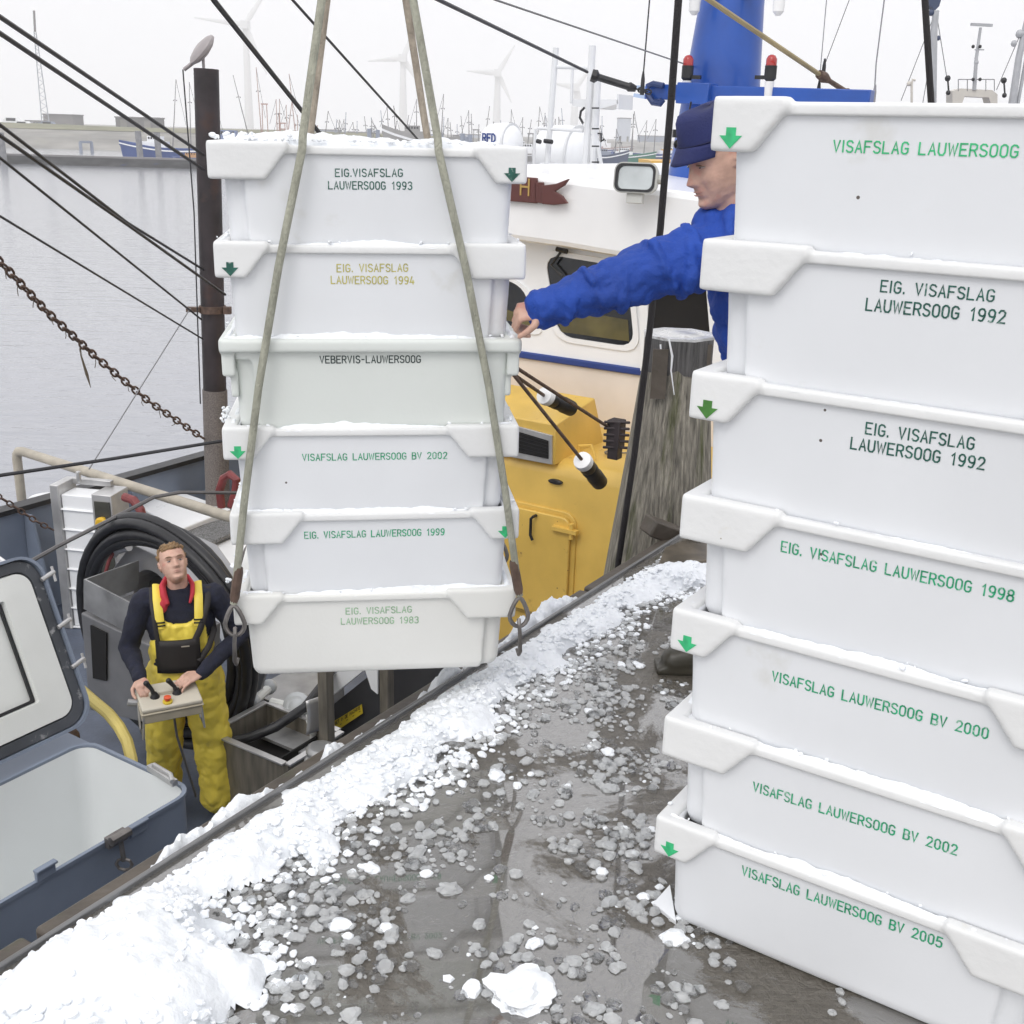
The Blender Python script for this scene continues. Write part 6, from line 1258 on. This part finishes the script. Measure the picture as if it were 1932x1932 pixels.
def head_mb(Mh, nz=64, na=72, chinw=1.):
    mb = MB(); rows = []
    for i in range(nz+1):
        u = i/nz; z = .12-.236*(.5-.5*math.cos(math.pi*u)) ; f, b, w_ = lerpt(YF, z), lerpt(YK, z), lerpt(WD, z); row = []
        cy = (f+b)/2; ry = (b-f)/2; cyw = cy+.005
        for j in range(na):
            A = 2*math.pi*j/na; c_, s_ = math.cos(A), math.sin(A); e = .9
            x = w_*math.copysign(abs(c_)**e, c_); y = cy+ry*math.copysign(abs(s_)**(e if s_ > 0 else .82), s_)
            y += face_y(x, z, s_)*max(0, -s_)**.5 if s_ < 0 else 0
            row.append(Vector((x, y, z)))
        rows.append(row+[row[0]])
    for r_ in rows: pass
    vs = [tuple(p) for r_ in rows for p in r_[:-1]]; fs = []
    for i in range(nz):
        for j in range(na): a, b = i*na+j, i*na+(j+1) % na; fs.append((a, b, b+na, a+na))
    fs.append(tuple(range(na))[::-1]); fs.append(tuple(range(nz*na, nz*na+na))); mb.add(vs, fs, Mh)
    for s_ in (-1, 1):
        for k in range(7): A = k/6*math.pi*1.25-.5; mb.ball((s_*(.079+.004*math.sin(A)), .014+.014*math.cos(A), -.004+.026*math.sin(A)), .0065, 8, Mh)
        mb.ball((s_*.076, .012, -.004), (.006, .013, .024), 10, Mh)
    return mb
def eyes(Mh, root, browm, squint=.55):
    for s_ in (-1, 1):
        m_ = MB(); m_.ball((s_*.032, -.0735, .006), (.0125, .0095, .0125*squint), 12, Mh); part(m_, 'eye', M_eye, root)
        m_ = MB(); m_.ball((s_*.032+.001, -.080, .006), (.0052, .0042, .0052*min(1, squint*1.6)), 10, Mh); part(m_, 'iris', M_iris, root)
        m_ = MB(); m_.tube([Mh @ Vector((s_*(.032+q), -.086+abs(q)*.25+.0*s_, .0125*(1-abs(q)*8)+.001)) for q in (-.013, -.006, 0, .006, .013)], .0016, 5); part(m_, 'eyelid', M_lip if False else M_brow, root)
        m_ = MB(); m_.tube([Mh @ Vector((s_*(.014+q), -.0965+q*q*9, .025+.005*math.sin(q*70))) for q in (0, .01, .02, .03, .038)], [.001, .0026, .003, .0024, .001], 6); part(m_, 'eyebrow', browm, root)
    m_ = MB(); 
    for z_, r_ in ((-.0570, .0017), (-.0655, .0021)): m_.tube([Mh @ Vector((q, -.0945+q*q*16, z_+(-.0012 if abs(q) > .015 else 0))) for q in (-.022, -.012, -.004, 0, .004, .012, .022)], [.0005, r_*.8, r_, r_*.9, r_, r_*.8, .0005], 6)
    part(m_, 'lips', M_lip, root)
def hand(mb, w0, d, n, side, curl=(.9, .9, .7), L=.185, spread=.0):
    """w0 wrist, d towards the knuckles, n the back of the hand; side +1 puts the thumb on d x n"""
    d = Vector(d).normalized(); n = (Vector(n)-d*Vector(n).dot(d)).normalized(); t = d.cross(n)*side; k = L/.185; w0 = Vector(w0)
    mb.tube([w0-d*.03, w0, w0+d*.03*k, w0+d*.085*k], [.027*k, .026*k, .036*k, .04*k], 12, sq=.42, up=n); mb.ball(w0+d*.085*k, .016*k, 8)
    for i in range(4):
        off = (.030-.0205*i)*k; ln = (.042, .046, .043, .034)[i]*k; b = w0+d*(.086-.003*abs(i-1.3))*k+t*off; a = 0; P = [b-d*.03*k, b]; p = b
        for s_, c_ in enumerate(curl):
            a += c_; dir_ = (d*math.cos(a)-n*math.sin(a)+t*spread*(1.5-i)*.1).normalized(); p = p+dir_*ln*(1, .7, .55)[s_]; P.append(p)
        r_ = (.0092, .0094, .009, .008)[i]*k; mb.tube(P, [r_*1.05, r_*1.05, r_, r_*.92, r_*.8], 8); mb.ball(P[-1], r_*.8, 8); mb.ball(b, r_*1.1, 8)
    b = w0+d*.022*k+t*.026*k; q = b+(d*.55+t*.8-n*.25).normalized()*.038*k; r2 = q+(d*.85+t*.25-n*.45).normalized()*.032*k; r3 = r2+(d*.9-t*.1-n*.5).normalized()*.026*k
    mb.tube([b-t*.01, b, q, r2, r3], [.015*k, .015*k, .012*k, .0105*k, .0085*k], 8); mb.ball(r3, .0085*k, 8)

# man in yellow overalls -----------------------------------------------------
YM = Matrix.Translation((-1.83, 5.86, -2.3)) @ Matrix.Rotation(R(17), 4, 'Z') @ Matrix.Diagonal((.985, .985, .985, 1))
ym = thing('person', 'man in yellow bib overalls on the boat deck, looking up and working a control box', 'person', M=YM)
def Y_(*p): return YM @ Vector(p)
def yp(mb, name, m, voxel=.01, smooth=3, disp=0, dsize=.1, hard=False): 
    return solid(mb, name, m, ym, voxel, smooth, disp, dsize, hard=hard)
Hh_ = Matrix.Translation((-.015, -.03, 1.655)) @ Matrix.Scale(.95, 4) @ Matrix.Rotation(R(9), 4, 'Z') @ Matrix.Rotation(R(-33), 4, 'X') @ Matrix.Rotation(R(-4), 4, 'Y')
mb = head_mb(Hh_); mb.caps([(-.0, .03, 1.62), (0, .03, 1.54), (0, .03, 1.44)], [.056, .057, .068], 14)
mb.ball((0, .02, 1.3), (.15, .1, .2), 16); mb.ball((0, .01, 1.0), (.13, .1, .2), 16)
SL, SR = Vector((-.19, .02, 1.43)), Vector((.2, .02, 1.43)); EL, ER = Vector((-.29, .0, 1.15)), Vector((.33, .02, 1.16)); WL, WR = Vector((-.235, -.24, 1.075)), Vector((.1, -.27, 1.08))
for a, b, c in ((SL, EL, WL), (SR, ER, WR)): mb.caps([a, b, c], [.045, .036, .024], 12)
mb.caps([(-.08, .02, .95), (-.11, .05, .5), (-.13, .1, .12)], [.07, .05, .04], 12); mb.caps([(.09, 0, .95), (.12, -.02, .5), (.15, -.04, .12)], [.07, .05, .04], 12)
hand(mb, WL+Vector((0, -.02, 0)), (.18, -.93, -.05), (-.35, -.1, .9), 1, (.75, .95, .6), .19)
hand(mb, WR+Vector((-.01, -.01, 0)), (-.85, -.45, -.08), (.0, -.2, .95), 1, (.35, .45, .4), .19, .4)
body = yp(mb, 'body', M_skin, .0042, 2); eyes(YM @ Hh_, ym, M_brow, .42)
# hair
mb = MB(); Hd = Hh_
for i in range(500):
    th = rnd.uniform(0, 2*math.pi); z = rnd.uniform(-.03, .118); w_, f, b = lerpt(WD, z), lerpt(YF, z), lerpt(YK, z)
    x = w_*math.cos(th); y = (f+b)/2+(b-f)/2*math.sin(th)
    if y < -.02 and z < .075: continue
    if y < .03 and z < .03+.0: continue
    p = Vector((x, y, z)); n = Vector((x*1.1, y*.8, max(.02, z)*.9)).normalized(); q = p+n*rnd.uniform(.008, .016)+Vector((rnd.uniform(-.006, .006), -.006, rnd.uniform(-.004, .006)))
    mb.tube([Hd @ p, Hd @ q], [.0095, .004], 5)
mb.ball((0, .012, .045), (.078, .094, .082), 16, Hd) ; mb.v = [v for v in mb.v]
hr_ = yp(mb, 'hair', M_hair, .0042, 1, .004, .01)
mb = MB(); mb.ball((0, .02, 1.28), (.192, .128, .2), 18); mb.ball((0, .01, 1.08), (.172, .128, .2), 18); mb.caps([(-.19, .02, 1.415), (0, .025, 1.44), (.2, .02, 1.415)], [.072, .075, .072], 14)
mb.caps([SL, SL.lerp(EL, .5)+Vector((-.01, 0, 0)), EL, EL.lerp(WL, .5), WL+Vector((0, -.005, 0))], [.066, .062, .055, .047, .037], 14); mb.caps([SR, SR.lerp(ER, .5)+Vector((.01, 0, 0)), ER, ER.lerp(WR, .5), WR], [.068, .064, .058, .049, .039], 14)
mb.tube([(0, .03, 1.44), (0, .03, 1.5)], [.085, .066], 16); yp(mb, 'sweater', M_navyk, .008, 3, .02, .14, True)
mb = MB(); 
for s_ in (-1, 1):
    P = [(s_*.012, .095, 1.525), (s_*.058, .06, 1.54), (s_*.083, .0, 1.515), (s_*.078, -.055, 1.475), (s_*.06, -.09, 1.435)]; mb.tube(P, [.012, .016, .02, .022, .014] if s_ < 0 else [.012, .014, .014, .014, .008], 8, sq=1.4)
mb.ball((-.09, -.075, 1.42), (.03, .02, .04), 10)
yp(mb, 'red_collar', mat('red_collar', (.5, .03, .05), .7, var=.15), .006, 2)
mb = MB(); mb.ball((0, .01, .98), (.19, .148, .17), 18); mb.ball((0, .01, 1.12), (.183, .142, .16), 18)
mb.caps([(-.095, .015, .93), (-.135, .03, .55), (-.155, .09, .3), (-.16, .12, .15)], [.12, .107, .1, .102], 16); mb.caps([(.1, .0, .93), (.135, -.03, .55), (.15, -.045, .3), (.155, -.05, .15)], [.123, .112, .106, .112], 16)
for i in range(9):
    for j in range(9):
        x = -.125+.25*i/8; z = 1.16+.18*j/8; zz = z-.035*math.sin(math.pi*i/8)*(j/8); mb.ball((x*(1-.1*j/8), -.112*math.sqrt(max(.05, 1-(x/.2)**2))-.008, zz), .021, 6)
yp(mb, 'overalls', M_yov, .0085, 3, .035, .16, True)
for s_, x0 in ((-1, -.105), (1, .1)):
    mb = MB(); P = [(x0, -.128, 1.31), (x0*1.05, -.115, 1.38), (x0*1.1, -.07, 1.465), (x0*1.1, .03, 1.515), (x0*.9, .11, 1.45), (x0*.5, .15, 1.3)]; mb.tube(P, [.024]*6, 8, sq=.3, up=(0, -.7, .7)); mb.build('brace', M_yov, ym)
    mb = MB(); 
    for q in (0, .018): mb.box((x0*1.01, -.131+q*.2, 1.33+q), (.052, .012, .006))
    mb.build('buckle', M_black, ym)
# chest pad and harness of the control box
mb = MB(); 
rows = [[(-.14+.24*i/8, -.15*math.sqrt(max(.05, 1-((-.14+.24*i/8)/.24)**2))-.006, 1.04+.2*j/5) for i in range(9)] for j in range(6)]; mb.grid(rows); o = mb.build('chest_pad', mat('black_nylon', (.016, .013, .012), .6, var=.3), ym); so_ = o.modifiers.new('t', 'SOLIDIFY'); so_.thickness = .015; so_.offset = 0
mb = MB(); mb.box((.02, -.166, 1.205), (.045, .004, .006)); mb.build('pad_tag', mat('tag_grey', (.4, .35, .28), .5), ym)
for P in ([(.07, -.15, 1.22), (.11, -.145, 1.3), (.155, -.085, 1.42), (.17, .0, 1.49), (.15, .1, 1.45)], [(-.125, -.14, 1.22), (-.135, -.135, 1.33), (-.145, -.07, 1.45), (-.145, .02, 1.505), (-.12, .11, 1.44)], [(.09, -.155, 1.1), (.15, -.115, 1.17), (.185, -.05, 1.24), (.18, .05, 1.28)]):
    mb = MB(); mb.tube(P, .018 if P[0][0] > 0 else .013, 8, sq=.3, up=(0, -1, .3)); mb.build('harness_strap', mat('black_nylon', (.016, .013, .012), .6), ym)
for P in ([(-.14, .12, .2), (-.14, .11, .07), (-.14, .06, .035), (-.14, -.03, .03)], [(.155, -.05, .2), (.155, -.06, .08), (.16, -.11, .04), (.165, -.2, .032)]):
    mb = MB(); mb.caps(P, [.062, .055, .045, .036], 12); mb.box((P[3][0], (P[2][1]+P[3][1])/2-.01, .012), (.09, .22, .024)); solid(mb, 'boot', M_boot, ym, .008, 3)
# control box held in front
CBM = YM @ Matrix.Translation((-.085, -.37, 1.0)) @ Matrix.Rotation(R(10), 4, 'Z') @ Matrix.Rotation(R(8), 4, 'X')
cbx = thing('crane_control_box', 'beige control box with joysticks and a red stop button held by the man in yellow', 'control box', M=CBM)
M_cb = mat('beige_box', (.46, .41, .31), .5, var=.15, vscale=8, col2=(.3, .24, .16), c2t=.68)
mb = MB(); mb.box((0, 0, -.045), (.32, .21, .06)); mb.box((0, 0, -.012), (.335, .225, .012)); mb.build('housing', M_cb, cbx, bevel=.008)
mb = MB(); mb.box((0, 0, .008), (.325, .215, .026)); mb.box((-.02, .05, .03), (.17, .09, .03)); mb.build('lid', mat('box_lid', (.55, .51, .42), .45, var=.08), cbx, bevel=.008)
for x_, l_ in ((-.075, .09), (.045, .08)):
    mb = MB(); mb.tube([(x_, .0, .02), (x_-.015, .0, .02+l_*.6), (x_-.04, .015, .02+l_)], [.014, .011, .015], 10); mb.ball((x_-.04, .015, .02+l_), .016, 10); mb.lathe([(.028, .02), (.02, .035), (.012, .05)], 12, Matrix.Translation((x_, 0, 0))); mb.build('joystick', M_black, cbx)
mb = MB(); mb.lathe([(.027, .02), (.027, .03), (.018, .034)], 14, Matrix.Translation((-.02, -.07, 0))); mb.build('stop_collar', M_ylab, cbx); mb = MB(); mb.lathe([(.014, .032), (.014, .042), (.02, .045), (.02, .055), (.01, .058)], 14, Matrix.Translation((-.02, -.07, 0))); mb.build('stop_button', mat('stop_red', (.65, .09, .03), .35), cbx)
for s_ in (-1, 1): mb = MB(); mb.tube([(s_*.155, -.1, -.03), (s_*.165, -.115, -.16), (s_*.165, -.02, -.16), (s_*.155, .08, -.03)], .006, 6); mb.build('side_bar', M_ss, cbx)
mb = MB(); mb.tube([(-.165, .03, -.02), (-.215, .04, -.01)], .02, 10); mb.build('antenna_stub', M_ssd, cbx)
mb = MB(); mb.tube([(.02, .02, -.07), (.04, .04, -.3), (.1, .06, -.6), (.14, .08, -.8)], .007, 6); mb.build('cable', mat('grey_cable', (.12, .115, .115), .5), cbx)

# man in blue behind the standing stack ---------------------------------------
BM = Matrix.Translation((.76, 3.36, 0)); bm = thing('person', 'man in royal blue work jacket and navy cap reaching left to steady the hanging crates', 'person', M=BM)
def wv(x, y, Y): return V(x, y, Y)
Rh = Matrix.Rotation(R(-70), 4, 'Z') @ Matrix.Rotation(R(21), 4, 'X') @ Matrix.Diagonal((1.0, 1.0, 1.0, 1))
hc_ = wv(1292, 353, 3.08)-Rh.to_3x3() @ Vector((0, -.12, -.032)); HM = Matrix.Translation(hc_) @ Rh
nk = hc_+Vector((.04, .03, -.13)); sh = wv(1398, 462, 3.1); shB = sh+Vector((.1, .36, -.0)); el = wv(1195, 522, 3.02); wr = wv(1022, 583, 3.0)
AGE[0] = 1.; mb = head_mb(HM); nb = hc_+Vector((.085, .045, -.22)); mb.caps([hc_+Vector((.025, .02, -.07)), nk, nb], [.058, .06, .072], 14)
pv_ = Vector((.95, 3.34, .95)); ch_ = Vector((.78, 3.22, 1.2))
mb.caps([pv_, ch_, nb], [.12, .14, .09], 14); mb.caps([sh, el, wr], [.05, .038, .026], 12); mb.caps([shB, Vector((1.05, 3.65, 1.1)), Vector((1.1, 3.5, .9))], [.05, .038, .026], 12)
fL, fR = Vector((.74, 3.36, .1)), Vector((.95, 3.5, .1))
for f_, o_ in ((fL, -.06), (fR, .08)): mb.caps([pv_+Vector((0, o_, 0)), (pv_+f_)/2+Vector((-.03, o_*.5, 0)), f_], [.08, .058, .042], 12)
hd = (wv(985, 605, 3.0)-wr).normalized(); hand(mb, wr+Vector((.012, 0, .004)), (-1, .02, -.22), (-.15, -.55, .8), -1, (1.1, 1.0, .6), .165)
hand(mb, Vector((1.1, 3.5, .9)), (-.1, -.2, -.9), (0, -1, .2), 1, (.4, .5, .4), .18)
Mi_ = BM.inverted(); mb.v = [tuple(Mi_ @ Vector(v)) for v in mb.v]; solid(mb, 'body', M_skin, bm, .0042, 2); eyes(HM, bm, M_hairg, .2)
def bp_(mb, name, m, voxel=.009, smooth=3, disp=0, dsize=.1, hard=False): mb.v = [tuple(Mi_ @ Vector(v)) for v in mb.v]; return solid(mb, name, m, bm, voxel, smooth, disp, dsize, hard=hard)
mb = MB(); rows = []
for i in range(260):
    th = rnd.uniform(.1, math.pi-.1); z = rnd.uniform(-.045, .05); w_, f, b = lerpt(WD, z), lerpt(YF, z), lerpt(YK, z); x = w_*math.cos(th); y = (f+b)/2+(b-f)/2*math.sin(th)
    if y < .025: continue
    p = Vector((x, y, z)); n = Vector((x, y, 0)).normalized(); mb.tube([HM @ p, HM @ (p+n*.006-Vector((0, 0, .008)))], [.008, .004], 5)
bp_(mb, 'hair', M_hairg, .005, 2)
mb = MB(); rows = []
for z, s_, dy in ((.04, 1.05, 0), (.062, 1.05, 0), (.095, 1.03, .002), (.12, 1.0, .004), (.132, .93, .006), (.137, .7, .006), (.138, .1, .006)):
    row = []
    zz = min(z, .06)
    for j in range(33):
        A = 2*math.pi*j/32; w_, f, b = .077*s_, -.094*s_, .104*s_; tilt_ = 0; row.append(HM @ Vector((w_*math.cos(A), (f+b)/2+(b-f)/2*math.sin(A)+dy, z+.004*math.sin(A*3+z*50)-.012*(math.sin(A) > 0)*math.sin(A))))
    rows.append(row)
m_ = MB(); m_.grid(rows); m_.v = [tuple(Mi_ @ Vector(v)) for v in m_.v]; cp = m_.build('cap', M_cap, bm, smooth=60); so3 = cp.modifiers.new('t', 'SOLIDIFY'); so3.thickness = .005; so3.offset = 1
m_ = MB(); rows = []
for k in range(6):
    u = k/5; rows.append([HM @ Vector(((.081-.012*u)*math.sin(a_), -.012-(.09+.034*u)*math.cos(a_), .062-.036*u)) for a_ in [-1.25+2.5*i/16 for i in range(17)]])
m_.grid(rows); m_.v = [tuple(Mi_ @ Vector(v)) for v in m_.v]; pk = m_.build('cap_peak', M_cap, cp, smooth=60); so4 = pk.modifiers.new('t', 'SOLIDIFY'); so4.thickness = .005
m_ = MB(); m_.tube([HM @ Vector((.0865*math.cos(A), .005+.1105*math.sin(A), .066-.012*(math.sin(A) > 0)*math.sin(A))) for A in [2*math.pi*i/32 for i in range(32)]], .0018, 5, closed=True); part(m_, 'cap_seam', mat('cap_seam', (.008, .01, .05), .8), cp)
# jacket: torso, near sleeve with gathered folds, collar
mb = MB(); mb.caps([pv_+Vector((0, 0, -.05)), ch_, nb+Vector((.02, .02, -.04))], [.2, .22, .13], 18); mb.caps([sh+Vector((-.01, .0, .015)), wv(1352, 425, 3.12)], [.09, .055], 14); mb.caps([sh+Vector((.02, 0, 0)), (sh+shB)/2+Vector((.03, 0, .03)), shB], [.085, .1, .08], 14)
mid1 = sh.lerp(el, .5)
mb.caps([sh, sh.lerp(el, .25)+Vector((0, 0, -.005)), mid1, sh.lerp(el, .8), el, el.lerp(wr, .35), el.lerp(wr, .7), wr], [.094, .09, .082, .074, .07, .063, .054, .047], 18)
ax_ = (el-sh).normalized()
for k, (t_, sg, am_) in enumerate(((.18, .5, .02), (.38, .9, .017), (.55, .3, .016), (.75, 1.2, .014), (1.15, .2, .013), (1.4, .8, .012), (1.7, .4, .01))):
    c = sh.lerp(el, t_) if t_ <= 1 else el.lerp(wr, t_-1); r_ = .098-.03*min(1, t_)-(.018*(t_-1) if t_ > 1 else 0); P = []
    for i in range(9):
        A = -2.2+i/8*3.0+sg; u = Vector((0, -1, 0)); v_ = ax_.cross(u).normalized(); P.append(c+(u*math.cos(A)+v_*math.sin(A))*r_*1.06+ax_*(.06*(i/8-.5)*(1 if k % 2 else -1)))
    mb.tube(P, [.003, .009, am_*.7, am_*.85, am_*.9, am_*.85, am_*.7, .009, .003], 8)
mb.caps([shB, Vector((1.05, 3.66, 1.12)), Vector((1.1, 3.5, .93))], [.085, .075, .052], 14); mb.tube([wr-Vector((.0, 0, 0)), wr-(el-wr).normalized()*.012], .052, 14)
bp_(mb, 'jacket', M_work, .006, 1, .045, .13, True)
mb = MB(); ccn = nb+Vector((-.005, -.01, .01)); mb.tube([ccn+Vector((.1*math.cos(a_), .095*math.sin(a_), .015-.03*max(0, -math.cos(a_)))) for a_ in [2*math.pi*i/20 for i in range(20)]], .02, 8, closed=True, sq=1.5); bp_(mb, 'jacket_collar', M_work, .006, 2, .006, .04)
mb = MB()
for f_, o_ in ((fL, -.07), (fR, .09)): mb.caps([pv_+Vector((0, o_, -.05)), (pv_+f_)/2+Vector((-.03, o_*.5, 0)), f_+Vector((0, 0, .16))], [.12, .09, .075], 16)
bp_(mb, 'trousers', M_work, .009, 3, .02, .07)
for f_ in (U(1290, 1262, 0)+Vector((.06, .0, 0)), fR):
    mb = MB(); mb.caps([Vector((f_.x+.06, f_.y, .26)), Vector((f_.x+.05, f_.y, .1)), Vector((f_.x-.02, f_.y-.01, .055)), Vector((f_.x-.1, f_.y-.02, .042))], [.062, .058, .052, .042], 14); mb.box((f_.x-.03, f_.y-.01, .012), (.25, .095, .024)); bp_(mb, 'boot', M_boot, .007, 3)
